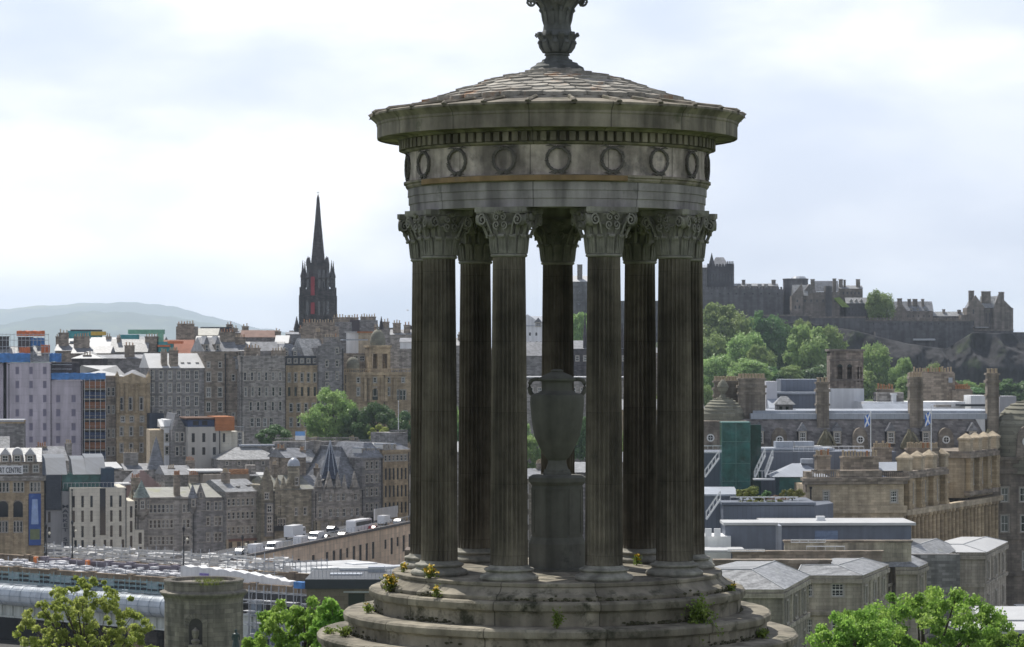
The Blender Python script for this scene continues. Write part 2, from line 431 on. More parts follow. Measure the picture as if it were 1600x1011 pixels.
MCOR = mat('grey_brown_sandstone_cornice', (0.241, 0.214, 0.171), var=0.35, scale=2.2, streak=0.6, zst=0.1, joint=(1.30, 5.0, 3.0), bvar=0.14, col2=(0.075, 0.080, 0.045), amt2=0.45, scale2=1.4, bump=0.35)
MROOF = mat('lichened_stone_scales', (0.299, 0.282, 0.247), var=0.4, scale=5, col2=(0.32, 0.15, 0.06), amt2=0.55, scale2=1.3, bump=0.4)
MFIN = mat('dark_carved_stone_finial', (0.117, 0.123, 0.117), var=0.4, scale=5, streak=0.4, col2=(0.045, 0.045, 0.05), amt2=0.4, scale2=2.5, bump=0.4)
MSTEP = mat('mossy_sandstone_step', (0.248, 0.224, 0.175), var=0.3, scale=2.0, streak=0.45, zst=0.25, joint=(1.75, 5.0, 3.2), bvar=0.2, col2=(0.042, 0.043, 0.028), amt2=0.60, scale2=2.1, bump=0.6)
MURN = mat('smooth_dark_sandstone_urn', (0.144, 0.144, 0.123), var=0.25, scale=2.0, streak=0.35, col2=(0.045, 0.046, 0.044), amt2=0.4, scale2=1.2, bump=0.2)

mon = thing('round_temple_monument', 'dark weathered circular stone temple with nine fluted columns on round steps in the foreground', 'monument', (MX, MY, MBASE))

def jitter(amp, seed, n=36):
    r = random.Random(seed)
    ph = [(r.uniform(0, 6.28), r.choice([7, 11, 17, 23, 31, 43, 59])) for _ in range(7)]
    return lambda j, a: amp * (sum(sin(k * a + p + j * .7) for p, k in ph) / 4.0 + (-1.4 if sin(13 * a + ph[0][0]) * sin(29 * a + ph[1][0]) > .86 else 0))

# steps, each a separate stone course
def step(r_lip, r_ris, ytop, ybot, lip=0.155, seed=0):
    zt, zb = zz(ytop), zz(ybot)
    b = MB()
    b.lathe([(r_ris - .9, zb), (r_ris, zb), (r_ris, zt - lip - .03), (r_ris + .02, zt - lip), (r_lip - .012, zt - lip + .015), (r_lip, zt - lip + .05), (r_lip, zt - .04), (r_lip - .03, zt - .006), (r_lip - .09, zt), (r_ris - .9, zt + .006)],
            240, jit=lambda j, a, J=jitter(.011, seed): J(j, a) if 0 < j < 9 else 0)
    return b.build('step', MSTEP, mon, smooth=30)
step(3.98, 3.90, 984, 1031, seed=1)
step(3.54, 3.46, 951, 983.7, seed=2)
step(3.115, 3.035, 915, 950.7, seed=3)
# base course below the frame
b = MB(); b.lathe([(3.2, 0), (4.45, 0), (4.45, zz(1031) - .005), (3.2, zz(1031) - .005)], 120); b.build('foundation', MSTEP, mon, smooth=30)
# stylobate with a moulded edge
zt = zz(890)
b = MB()
b.lathe([(0.02, zz(915) - .02), (2.93, zz(915) + .004), (2.94, zz(911)), (2.935, zz(909)), (2.90, zz(907)), (2.83, zz(905.2)), (2.775, zz(902.5)), (2.735, zz(898.5)), (2.715, zz(896)), (2.735, zz(895.3)), (2.735, zz(891.2)), (2.72, zt), (0.02, zt + .01)], 240,
        jit=lambda j, a, J=jitter(.008, 5): J(j, a) if 0 < j < 10 else 0)
b.build('stylobate', MSTEP, mon, smooth=35)
RC = 2.2; ZT = zt

# columns
def shaft_mesh():
    b = MB(); nf, per = 24, 8; n = nf * per
    z0, z1 = zz(882), zz(403)
    z0 = EYE - 3.475 - MBASE; z1 = EYE + 1.432 - MBASE
    rings = 18; vs = []
    for j in range(rings):
        t = j / (rings - 1)
        z = z0 + (z1 - z0) * t
        R = .300 - .040 * t ** 1.4
        fade = min(1, t * 40, (1 - t) * 30)
        for i in range(n):
            a = 2 * pi * i / n
            u = (i % per) / per
            d = 0.0 if u in (0, 1 / per) or u == (per - 1) / per * 0 else sin(pi * max(0, (u - .125)) / .875)
            r = R - .047 * d * fade
            vs.append((r * cos(a), r * sin(a), z))
    fs = [(j * n + i, j * n + (i + 1) % n, (j + 1) * n + (i + 1) % n, (j + 1) * n + i) for j in range(rings - 1) for i in range(n)]
    b.add(vs, fs)
    return b.mesh('shaft', MST, smooth=30)
def base_mesh():
    b = MB(); z = ZT
    p = [(.44, 0), (.455, .015), (.468, .05), (.465, .085), (.445, .115), (.415, .125), (.40, .135), (.372, .155), (.362, .175), (.372, .192), (.385, .197),
         (.398, .212), (.398, .235), (.385, .25), (.35, .256), (.335, .262), (.318, .285), (.305, .31)]
    h = (EYE - 3.475 - MBASE - ZT) / .31
    b.lathe([(r, z - .004 + q * h) for r, q in p], 48)
    return b.mesh('base', MCAP, smooth=30)
def spiral(c, u, w, r0, turns, width, th, b, nrm, mi=0, n=26, sgn=1, a0=0.0):
    """scroll ribbon in the plane (u,w) with width along nrm"""
    pts = []
    for i in range(n + 1):
        t = i / n
        a = a0 + sgn * 2 * pi * turns * t
        r = r0 * (1 - .82 * t)
        pts.append(c + u * (r * cos(a)) + w * (r * sin(a)))
    strip(b, pts, nrm, width, th, c, mi)
def strip(b, pts, nrm, width, th, c=None, mi=0):
    vs = []; m = len(pts)
    for i, p in enumerate(pts):
        t = (pts[min(i + 1, m - 1)] - pts[max(i - 1, 0)]).normalized()
        o = t.cross(nrm).normalized()
        ww = width if not callable(width) else width(i / (m - 1))
        for s1, s2 in ((-1, -1), (1, -1), (1, 1), (-1, 1)):
            vs.append(p + nrm * (s1 * ww / 2) + o * (s2 * th / 2))
    fs = [(i * 4 + j, i * 4 + (j + 1) % 4, (i + 1) * 4 + (j + 1) % 4, (i + 1) * 4 + j) for i in range(m - 1) for j in range(4)]
    fs += [(3, 2, 1, 0), tuple((m - 1) * 4 + j for j in range(4))]
    b.add(vs, fs, mi)
def capital_mesh():
    b = MB(); z0 = EYE + 1.40 - MBASE; V = Vector; zh = V((0, 0, 1))
    b.lathe([(.262, 0), (.285, .008), (.294, .024), (.285, .042), (.264, .05), (.268, .10), (.276, .20), (.285, .27), (.285, .34), (.30, .42), (.335, .50), (.385, .56), (.40, .585)], 48, cz=z0)
    # lower tier: upright leaves with curled tips
    for i in range(12):
        a = 2 * pi * i / 12; o = V((cos(a), sin(a), 0)); t = V((-sin(a), cos(a), 0))
        pts = [o * r + zh * (z0 + z) for r, z in ((.275, .05), (.287, .12), (.296, .2), (.305, .26), (.325, .295), (.352, .298), (.362, .28), (.352, .265))]
        strip(b, pts, t, lambda u: .125 if u < .55 else .115 - .05 * (u - .55), .02)
        strip(b, [p + o * .012 for p in pts[:5]], t, .02, .02)
        for q in (-1, 1):
            strip(b, [p + o * .008 + t * (q * .045) for p in pts[:5]], t, .016, .016)
    # upper acanthus leaves standing between
    for i in range(8):
        a = 2 * pi * (i + .5) / 8; o = V((cos(a), sin(a), 0)); t = V((-sin(a), cos(a), 0))
        pts = [o * r + zh * (z0 + z) for r, z in ((.285, .26), (.30, .34), (.325, .41), (.36, .45), (.38, .44))]
        strip(b, pts, t, lambda u: .12 - .05 * u, .022)
    # corner volutes on the diagonals
    for i in range(4):
        a = pi / 4 + i * pi / 2; o = V((cos(a), sin(a), 0)); t = V((-sin(a), cos(a), 0))
        stem = [o * r + zh * (z0 + z) for r, z in ((.29, .30), (.315, .40), (.36, .50), (.41, .565), (.455, .583))]
        strip(b, stem, t, .07, .028)
        spiral(o * .445 + zh * (z0 + .487), o, zh, .088, 1.6, .075, .026, b, t, sgn=-1, a0=pi / 2)
        b.path([o * .445 - t * .045 + zh * (z0 + .487), o * .445 + t * .045 + zh * (z0 + .487)], .03, 8)
    # inner scrolls and anthemion on each face
    for i in range(4):
        a = i * pi / 2; o = V((cos(a), sin(a), 0)); t = V((-sin(a), cos(a), 0))
        for q in (-1, 1):
            c = o * .385 + t * (q * .062) + zh * (z0 + .43)
            spiral(c, t * q, zh, .060, 1.4, .04, .02, b, o, sgn=1, a0=-pi / 2 - .4, n=20)
            spiral(o * .40 + t * (q * .055) + zh * (z0 + .535), t * q, zh, .050, 1.3, .04, .018, b, o, sgn=-1, a0=pi / 2, n=18)
            strip(b, [o * .31 + t * (q * .16) + zh * (z0 + .3), o * .36 + t * (q * .2) + zh * (z0 + .42), o * .39 + t * (q * .25) + zh * (z0 + .53), o * .39 + t * (q * .29) + zh * (z0 + .585)], o, .05, .026)
            # outer scroll of the face, meeting the corner
            spiral(o * .40 + t * (q * .295) + zh * (z0 + .50), t * q, zh, .078, 1.5, .05, .022, b, o, sgn=-1, a0=pi / 2, n=22)
        for k in range(-2, 3):
            d = t * sin(k * .5) + zh * cos(k * .5)
            strip(b, [o * .42 + zh * (z0 + .57), o * .435 + zh * (z0 + .57) + d * .06, o * .45 + zh * (z0 + .57) + d * .115], o, lambda u: .02 + .022 * u, .022)
    # concave abacus
    poly = []
    for i in range(4):
        a = i * pi / 2
        for k in range(9):
            u = -1 + 2 * k / 8
            d = .335 + .085 * u * u
            x, y = d, u * .365
            poly.append((x * cos(a) - y * sin(a), x * sin(a) + y * cos(a)))
    b.extz(poly, z0 + .585, z0 + .625); b.extz([(x * 1.04, y * 1.04) for x, y in poly], z0 + .627, z0 + .70 + (zz(333.5) - z0 - .70))
    k_ = 1.17
    def squash(z):       # taller bell and scrolls, thinner abacus
        q = z - z0
        top = zz(334.2) - z0
        return z0 + (q * k_ if q <= .585 else .585 * k_ + (q - .585) / (zz(333.5) - z0 - .585) * (top - .585 * k_))
    b.v = [(x, y, squash(z)) for x, y, z in b.v]
    return b.mesh('capital', MCAP, smooth=25)
sm, bm_, cmh = shaft_mesh(), base_mesh(), capital_mesh()
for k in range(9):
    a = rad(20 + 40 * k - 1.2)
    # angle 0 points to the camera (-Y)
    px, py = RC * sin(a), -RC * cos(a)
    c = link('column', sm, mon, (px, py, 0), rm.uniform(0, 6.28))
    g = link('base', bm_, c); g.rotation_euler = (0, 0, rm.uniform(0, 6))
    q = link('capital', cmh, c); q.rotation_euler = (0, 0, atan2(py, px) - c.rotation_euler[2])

# entablature
def ring(name, prof, m, n=192, amp=.004, seed=0, smooth=30):
    b = MB(); b.lathe(prof, n, closed=True, jit=lambda j, a, J=jitter(amp, seed): J(j, a))
    return b.build(name, m, mon, smooth=smooth)
ZA, ZB = zz(334), zz(297)
h = (ZB - ZA)
ring('architrave', [(1.93, ZA), (2.445, ZA), (2.445, ZA + h * .33), (2.462, ZA + h * .345), (2.462, ZA + h * .66), (2.478, ZA + h * .675), (2.478, ZB), (1.93, ZB)], MARC, seed=21)
ring('taenia', [(1.95, ZB + .002), (2.49, ZB + .002), (2.515, zz(294)), (2.515, zz(291.5)), (2.545, zz(290)), (2.545, zz(286.5)), (1.95, zz(286.5))], MCOR, seed=22)
# the ochre stretch: bare stone facing on the taenia's front
b = MB()
vs = []; nn = 40
for i in range(nn + 1):
    a = rad(-60 + (25 + 60) * i / nn)
    for r, z in ((2.535, zz(296.0)), (2.556, zz(295)), (2.556, zz(288)), (2.535, zz(287))):
        vs.append((r * sin(a), -r * cos(a), z))
b.add(vs, [(i * 4 + j, i * 4 + j + 1, (i + 1) * 4 + j + 1, (i + 1) * 4 + j) for i in range(nn) for j in range(3)] + [(3, 2, 1, 0), (nn * 4, nn * 4 + 1, nn * 4 + 2, nn * 4 + 3)])
tag(b.build('bare_stone_band', MOCH, mon, smooth=30), 'ochre bare stone band along the front of the entablature')
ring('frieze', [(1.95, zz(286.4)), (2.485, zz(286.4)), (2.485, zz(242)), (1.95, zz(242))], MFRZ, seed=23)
cor = ring('cornice', [(1.95, zz(241.9)), (2.50, zz(241.9)), (2.545, zz(240)), (2.56, zz(238)), (2.52, zz(237.5)), (2.52, zz(223)), (2.64, zz(222.5)), (2.66, zz(219.5)), (2.70, zz(218.5)), (2.955, zz(217.5)), (2.955, zz(219)), (2.985, zz(219)),
               (2.985, zz(200)), (3.0, zz(198)), (3.0, zz(195)), (3.035, zz(191)), (3.075, zz(188)), (3.095, zz(186)), (3.095, zz(183)), (3.06, zz(181.5)), (2.25, zz(170.5)), (1.95, zz(170.5))], MCOR, amp=.007, seed=24)
b = MB(); nd = 108
for i in range(nd):
    a0, a1 = 2 * pi * i / nd, 2 * pi * (i + .62) / nd
    vs = [(r * cos(a), r * sin(a), z) for z in (zz(237), zz(223.2)) for r, a in ((2.5, a0), (2.625, a0), (2.625, a1), (2.5, a1))]
    b.add(vs, [(3, 2, 1, 0), (4, 5, 6, 7), (0, 1, 5, 4), (1, 2, 6, 5), (2, 3, 7, 6), (3, 0, 4, 7)])
b.build('dentil_band', MCOR, mon)
# wreaths round the frieze, one over each column and one between
def wreath_mesh():
    b = MB(); n = 40; r = random.Random(4)
    for k in range(2):
        pts = [Vector((sin(2 * pi * i / n) * (.185 - .012 * k), -.012 - .012 * k, cos(2 * pi * i / n) * (.192 - .012 * k))) for i in range(n + 1)]
        b.path(pts, [.019 + .006 * sin(i * 2.4) for i in range(n + 1)], 5)
    for i in range(34):
        a = 2 * pi * i / 34; c = Vector((sin(a) * .185, -.03, cos(a) * .192))
        d = Vector((cos(a) * (1 if a < pi else -1), 0, -sin(a) * (1 if a < pi else -1))) * (-1) + Vector((sin(a), 0, cos(a))) * r.uniform(-.5, .8)
        b.path([c, c + d.normalized() * .05 + Vector((0, -.01, 0))], [.016, .004], 4)
    for q in (-1, 1):      # ribbon tails at the foot and bow at the top
        b.path([Vector((0, -.02, -.19)), Vector((q * .05, -.025, -.225)), Vector((q * .10, -.02, -.20)), Vector((q * .15, -.012, -.215))], [.014, .018, .014, .006], 4)
        b.path([Vector((q * .05, -.02, .20)), Vector((q * .12, -.025, .222)), Vector((q * .20, -.015, .205))], [.012, .016, .005], 4)
    return b.mesh('wreath', MFIN2, smooth=True)
MFIN2 = mat('dark_stained_carving', (0.120, 0.111, 0.102), var=0.4, scale=8, col2=(0.055, 0.054, 0.052), amt2=0.4, scale2=5, bump=0.3)
wm = wreath_mesh()
zc = (zz(286) + zz(242)) / 2
for k in range(18):
    a = rad(-0.5 + 20 * k)
    o = link('wreath', wm, mon, (2.487 * sin(a), -2.487 * cos(a), zc), a)
# antefix lumps along the cornice lip and slab rolls behind them
b = MB()
b.path([(0, -3.085, zz(187)), (0, -3.09, zz(182.5)), (0, -3.05, zz(178.5))], [.045, .055, .03], 6)
b.path([(0, -3.06, zz(180.5)), (0, -2.7, zz(175.5)), (0, -2.29, zz(169))], [.040, .036, .034], 6)
am = b.mesh('antefix', MCOR, smooth=True)
for k in range(27):
    link('antefix', am, mon, None, 2 * pi * (k + .3) / 27)
b = MB(); b.lathe([(3.03, zz(189)), (3.09, zz(188.2)), (3.09, zz(187.2))], 8)
# scaled stone roof
def roof_z(r):
    xs = [0.0, .20, .30, .40, .80, 1.20, 1.60, 2.0, 2.27]
    ys = [zz(92), zz(99), zz(107), zz(114.5), zz(121.5), zz(131.5), zz(144.5), zz(157.5), zz(166)]
    return float(np.interp(r, xs, ys))
b = MB()
b.lathe([(2.275, zz(176)), (2.275, zz(167.5))] + [(r, roof_z(r) - .03) for r in (2.27, 2.0, 1.81, 1.5, 1.17, .95, .745, .58, .43, .30, .2)] , 96)
b.build('roof', MROOF, mon, smooth=30)
b = MB(); rt = random.Random(9)
rows = 10
for j in range(rows):
    r_out = 2.30 - j * (2.30 - .36) / rows
    dr = (2.30 - .36) / rows
    nt_ = max(14, int(2 * pi * (r_out) / .37)) if j < 6 else max(12, int(2 * pi * r_out / .27))
    for i in range(nt_):
        a = 2 * pi * (i + .5 * (j % 2)) / nt_
        hw = pi * r_out / nt_ * .95
        er = Vector((cos(a), sin(a), 0)); et = Vector((-sin(a), cos(a), 0))
        lift = .05 + rt.uniform(-.012, .018)
        def P(u, s, up):
            r = r_out - u * dr
            return er * r + et * s + Vector((0, 0, roof_z(r) + up))
        L_ = 1.55
        pts = [(0, 0), (.28, hw * .62), (.62, hw), (L_, hw * .75), (L_, -hw * .75), (.62, -hw), (.28, -hw * .62)]
        top = [P(u, s, lift * (1 - u / L_ * .75)) for u, s in pts]
        bot = [P(u, s, -.02) for u, s in pts]
        n = len(pts)
        b.add(top + bot, [tuple(range(n))] + [((i2 + 1) % n, i2, n + i2, n + (i2 + 1) % n) for i2 in range(n)])
b.build('roof_scales', island_mat(), mon)
# finial: carved stalk with leaf cups
b = MB(); zf = lambda py: zz(py)
b.lathe([(.46, zf(112)), (.44, zf(106)), (.36, zf(102)), (.34, zf(99)), (.26, zf(97)), (.25, zf(94)), (.20, zf(92)), (.185, zf(88)), (.21, zf(87)), (.21, zf(85)), (.18, zf(84)), (.19, zf(82)), (.235, zf(79)), (.27, zf(72)), (.285, zf(64)), (.27, zf(60)),
         (.29, zf(57)), (.27, zf(52)), (.235, zf(48)), (.225, zf(40)), (.235, zf(28)), (.26, zf(16)), (.31, zf(6)), (.37, zf(1)), (.30, zf(-6)), (.22, zf(-14)), (.24, zf(-24)), (.3, zf(-34)), (.2, zf(-40))], 32)
up = Vector((0, 0, 1))
for ring_, (n, r0, ya, yb, cr, wd) in enumerate([(10, .275, 82, 65, .30, .13), (10, .285, 68, 53, .345, .12), (12, .232, 47, 14, .28, .06), (8, .26, 24, 1, .49, .13)]):
    for i in range(n):
        a = 2 * pi * (i + .5 * (ring_ % 2)) / n + .2; o = Vector((cos(a), sin(a), 0)); t = Vector((-sin(a), cos(a), 0))
        za, zb2 = zf(ya), zf(yb); hh = zb2 - za
        pts = [o * (r0 * .8) + up * za, o * (r0 * 1.02) + up * (za + hh * .45), o * (r0 * 1.06 + (cr - r0) * .3) + up * (za + hh * .85), o * (r0 + (cr - r0) * .75) + up * zb2, o * cr + up * (zb2 + .004), o * (cr + .015) + up * (zb2 - .03), o * (cr - .01) + up * (zb2 - .055)]
        strip(b, pts, t, lambda u, wd=wd: wd * (1 - .55 * u), .028)
for i in range(3):
    a = rad(-90 + 90 * (i - 1)); o = Vector((cos(a), sin(a), 0)); t = Vector((-sin(a), cos(a), 0))
    spiral(o * .42 + up * zf(3), o, up, .085, 1.5, .12, .03, b, t, sgn=-1, a0=pi / 2)
b.build('finial', MFIN, mon, smooth=25)

# pedestal and urn inside
ped = thing('octagonal_pedestal', 'octagonal dark stone pedestal standing in the middle of the temple under the urn', 'pedestal', (MX, MY, MBASE + ZT))
def octo(b, r, z0, z1, r1=None):
    r1 = r if r1 is None else r1
    k = 1 / cos(pi / 8)
    b.lathe([(r * k, z0), (r1 * k, z1)], 8, a0=pi / 8)
pz = lambda py: Z(py) - Z(890)
b = MB(); octo(b, .415, pz(838), pz(757)); 
for i in range(8):   # sunk panel frames
    a = i * pi / 4 - pi / 2; o = Vector((cos(a), sin(a), 0)); t = Vector((-sin(a), cos(a), 0)); hw = .415 * math.tan(pi / 8)
    for s1, s2, z0, z1 in ((-hw + .02, -hw + .05, pz(834), pz(761)), (hw - .05, hw - .02, pz(834), pz(761)), (-hw + .05, hw - .05, pz(764), pz(761)), (-hw + .05, hw - .05, pz(834), pz(831))):
        vs = [o * (.405 + d * .022) + t * s + up * z for d in (0, 1) for s, z in ((s1, z0), (s2, z0), (s2, z1), (s1, z1))]
        b.add(vs, [(0, 1, 2, 3), (7, 6, 5, 4), (0, 4, 5, 1), (1, 5, 6, 2), (2, 6, 7, 3), (3, 7, 4, 0)])
b.build('die', MURN, ped)
b = MB(); octo(b, .62, -.02, .05); octo(b, .47, .05, pz(848)); octo(b, .465, pz(848), pz(838), .425); b.build('plinth', MURN, ped)
b = MB(); octo(b, .425, pz(757), pz(752), .46); octo(b, .475, pz(752), pz(745.5)); octo(b, .465, pz(745.5), pz(742), .40); b.build('cap', MURN, ped)
urn = thing('stone_urn', 'large dark stone urn with a lid and two loop handles on the octagonal pedestal', 'urn', (MX, MY, MBASE + ZT + pz(742)))
uz = lambda py: Z(py) - Z(742)
b = MB()
b.lathe([(.235, 0), (.235, uz(738)), (.215, uz(737.5)), (.21, uz(734)), (.19, uz(733)), (.18, uz(730.5)), (.165, uz(728)), (.155, uz(724)), (.150, uz(719)), (.165, uz(717)), (.185, uz(716)), (.20, uz(714)),
         (.235, uz(709)), (.29, uz(699.5)), (.375, uz(682)), (.412, uz(665)), (.436, uz(645)), (.448, uz(630)), (.446, uz(621)), (.425, uz(616.5)), (.30, uz(613)), (.255, uz(610)), (.25, uz(600)), (.262, uz(596.5)), (.262, uz(595.8))], 56)
b.build('bowl', MURN, urn, smooth=30)
b = MB(); b.lathe([(.30, uz(595.6)), (.315, uz(593.5)), (.315, uz(591.5)), (.29, uz(590)), (.22, uz(586)), (.13, uz(582.5)), (.09, uz(581)), (.10, uz(580)), (.10, uz(578.5)), (.06, uz(577))], 48); b.build('lid', MURN, urn, smooth=30)
for q in (-1, 1):
    b = MB()
    b.path([(q * x, 0, uz(y)) for x, y in ((.25, 593), (.36, 592.5), (.425, 594), (.455, 599), (.46, 606), (.445, 613), (.405, 617), (.37, 618))], [.032, .032, .034, .036, .036, .036, .034, .03], 8)
    b.build('handle', MURN, urn, smooth=True)

# moss and dirt lodged along the feet of the risers
def moss():
    b = MB(); r = random.Random(17)
    m = mat('black_green_moss', (.058, .056, .034), var=.5, scale=9, col2=(.10, .105, .035), amt2=.4, scale2=4, rough=1)
    for r_ris, ztop, span in ((3.90, zz(1031), 160), (3.46, zz(983.7), 230), (3.035, zz(950.7), 260), (2.93, zz(915), 170)):
        cl = [(r.uniform(-95, 95), r.uniform(3, 16)) for _ in range(9)]
        for i in range(span):
            c, w = r.choice(cl); a = rad(r.gauss(c, w * .5)); s_ = r.uniform(.010, .034)
            h_ = abs(r.gauss(0, .022)) * (1 if r.random() < .8 else 2.5)
            k = 7; q = MB(); q.ball((0, 0, 0), s_, 0, 6, .7)
            rr_ = r_ris + .005 + max(0, .04 - h_) * r.random()
            b.add([(MX + (rr_ + x * .5) * sin(a) + y * cos(a) * 1.5, MY - (rr_ + x * .5) * cos(a) + y * sin(a) * 1.5, MBASE + ztop + h_ + z + s_ * .2) for x, y, z in q.v], q.f)
    o = link('moss', b.mesh('moss', m, fix=False)); tag(o, 'dark moss lodged along the feet of the round step risers', 'moss', kind='stuff')
moss()
# ---------------------------------------------------------------- plants on the steps
WEED = leaf_mat('weed_leaf', (0.12, 0.17, 0.03), (0.18, 0.24, 0.045), (0.27, 0.31, 0.08), 0.4, 6)
YEL = mat('yellow_petal', (0.50, 0.34, 0.02), var=0.2, scale=20, rough=0.6)
STEM = mat('weed_stem', (0.10, 0.12, 0.04), var=0.2, scale=10)
def weed(label, px, py, ang, rr, zl, w, h, nst, nleaf, nfl, droop=0, seed=0, lf=.045):
    """a tuft rooted at polar place (ang from the camera side, radius rr) on the steps"""
    r = random.Random(seed)
    a = rad(ang)
    t = thing('flowering_weed' if nfl else 'green_weed', label, 'plant', (MX + rr * sin(a), MY - rr * cos(a), zl + MBASE))
    b = MB(); lv = MB(); fl = MB()
    for i in range(nst):
        d = Vector((r.gauss(0, .5), r.gauss(-.1, .5), 0)) * w
        tip = Vector((d.x, d.y - droop * r.uniform(.1, .5), h * r.uniform(.45, 1) - droop * h * r.uniform(0, 1.7)))
        mid = tip * .5 + Vector((0, -.04 * droop, h * .15))
        b.path([(0, 0, -.02), mid, tip], [.006, .005, .003], 4)
        for k in range(nleaf):
            u = r.uniform(.15, 1)
            p = mid * (2 * u) if u < .5 else mid + (tip - mid) * (2 * u - 1)
            p = p + Vector((r.gauss(0, .03), r.gauss(0, .03), r.gauss(0, .025)))
            x = Vector((r.uniform(-1, 1), r.uniform(-1, 1), r.uniform(-.4, .9))).normalized() * lf * r.uniform(.6, 1.3)
            y = x.cross(Vector((r.uniform(-1, 1), r.uniform(-1, 1), r.uniform(-1, 1)))).normalized() * lf * .35
            lv.add([p, p + x * .5 + y, p + x, p + x * .5 - y], [(0, 1, 2, 3)])
        if i < nfl:
            for k in range(5):
                p = tip + Vector((r.gauss(0, .03), r.gauss(0, .03), r.uniform(0, .05)))
                x = Vector((r.uniform(-1, 1), r.uniform(-1, 1), r.uniform(-.5, .5))).normalized() * .024
                y = x.cross(Vector((r.uniform(-1, 1), r.uniform(-1, 1), 1))).normalized() * .024
                fl.add([p + x, p + y, p - x, p - y], [(0, 1, 2, 3)])
    b.build('stem', STEM, t); link('foliage', lv.mesh('foliage', WEED, fix=False), t)
    if nfl: link('flower', fl.mesh('flower', YEL, fix=False), t)
z1 = zz(915); z2 = zz(951); z3 = zz(984)
weed('yellow flowered weed at the left end of the top step', 608, 908, -66, 2.985, z1, .11, .24, 26, 14, 22, seed=1)
weed('yellow ragwort growing against the foot of the front left column', 703, 892, -50, 2.70, ZT - .02, .09, .20, 18, 8, 18, seed=2)
weed('thin pale weed at the foot of the stylobate below the front left column', 675, 920, -40, 3.0, z1, .06, .17, 10, 8, 4, seed=3)
weed('tiny yellow weed between the two leftmost columns', 637, 888, -78, 2.58, ZT, .04, .11, 7, 5, 6, seed=4)
weed('yellow flower spike before the back right column', 993, 868, 148, 1.55, ZT, .035, .19, 5, 4, 5, seed=5)
weed('yellow green tuft beside the base of the front right column', 1020, 872, 122, 1.60, ZT, .05, .17, 8, 8, 4, seed=6)
weed('upright green weed on the middle step in front of the urn', 865, 960, -1, 3.33, z2 - .02, .10, .32, 16, 12, 0, seed=7)
weed('large straggling green weed hanging over two steps on the right', 1090, 955, 45.5, 3.13, z1 - .28, .33, .38, 54, 22, 0, droop=1, seed=8, lf=.05)
weed('grassy tuft at the left end of the second step', 583, 940, -76, 3.2, z2, .05, .15, 12, 10, 1, seed=9)
weed('low spreading weed on the lowest visible step at the left', 545, 978, -72, 3.62, z3, .16, .17, 24, 10, 0, seed=10)
weed('small bright weed at the right end of the top step', 1140, 912, 70, 3.0, z1, .05, .08, 9, 8, 2, seed=11)
weed('mossy tuft at the right end of the second step', 1198, 975, 68, 3.55, z3, .09, .13, 16, 12, 0, seed=12)
weed('flat moss and weed cushion on the lowest visible step at the left', 520, 985, -80, 3.8, z3, .10, .06, 14, 10, 0, seed=13)
# ---------------------------------------------------------------- buildings
WCACHE = {}
LILPANE = mat('printed_window', (0.21, 0.195, 0.26), var=.1)
LILFRAME = mat('printed_frame', (0.34, 0.31, 0.37), var=.1)
def win_mesh(w, h, st):
    """sash window filling a reveal: (frame mesh, pane mesh); front face at y=0"""
    w, h = round(w, 2), round(h, 2)
    k = (w, h, st)
    if k in WCACHE: return WCACHE[k]
    f = MB(); p = MB(); t = min(.11, w * .12)
    if st == 'p': t = .04
    f.box(0, t, 0, .08, 0, h); f.box(w - t, w, 0, .08, 0, h)
    f.box(t, w - t, 0, .08, 0, t); f.box(t, w - t, 0, .08, h - t, h)
    if st in 'sc':
        f.box(t, w - t, .01, .09, h / 2 - t * .45, h / 2 + t * .45)
        if w > .8: f.box(w / 2 - .03, w / 2 + .03, .02, .08, t, h - t)
    if st == 'g':      # many panes
        f.box(t, w - t, .01, .09, h / 2 - .06, h / 2 + .06)
        for q in (1, 2): f.box(w * q / 3 - .03, w * q / 3 + .03, .02, .08, t, h - t)
        for q in (.25, .75): f.box(t, w - t, .02, .08, h * q - .025, h * q + .025)
    if st in 'scg':        # dressed stone margin and sill round the opening
        g = .17; y0, y1 = -.20, -.10
        f.box(-g, 0, y0, y1, 0, h, 1); f.box(w, w + g, y0, y1, 0, h, 1); f.box(-g, w + g, y0, y1, h, h + g * 1.2, 1); f.box(-g * 1.2, w + g * 1.2, y0 - .08, y1, -g, 0, 1)
    p.box(t * .5, w - t * .5, .05, .075, t * .5, h - t * .5)
    WCACHE[k] = (f.mesh('window', [LILFRAME if st == 'l' else FRAMED if st in 'pd' else FRAME, MARGIN]), p.mesh('pane', LILPANE if st == 'l' else GLASSB if st == 'c' else GLASS))
    return WCACHE[k]

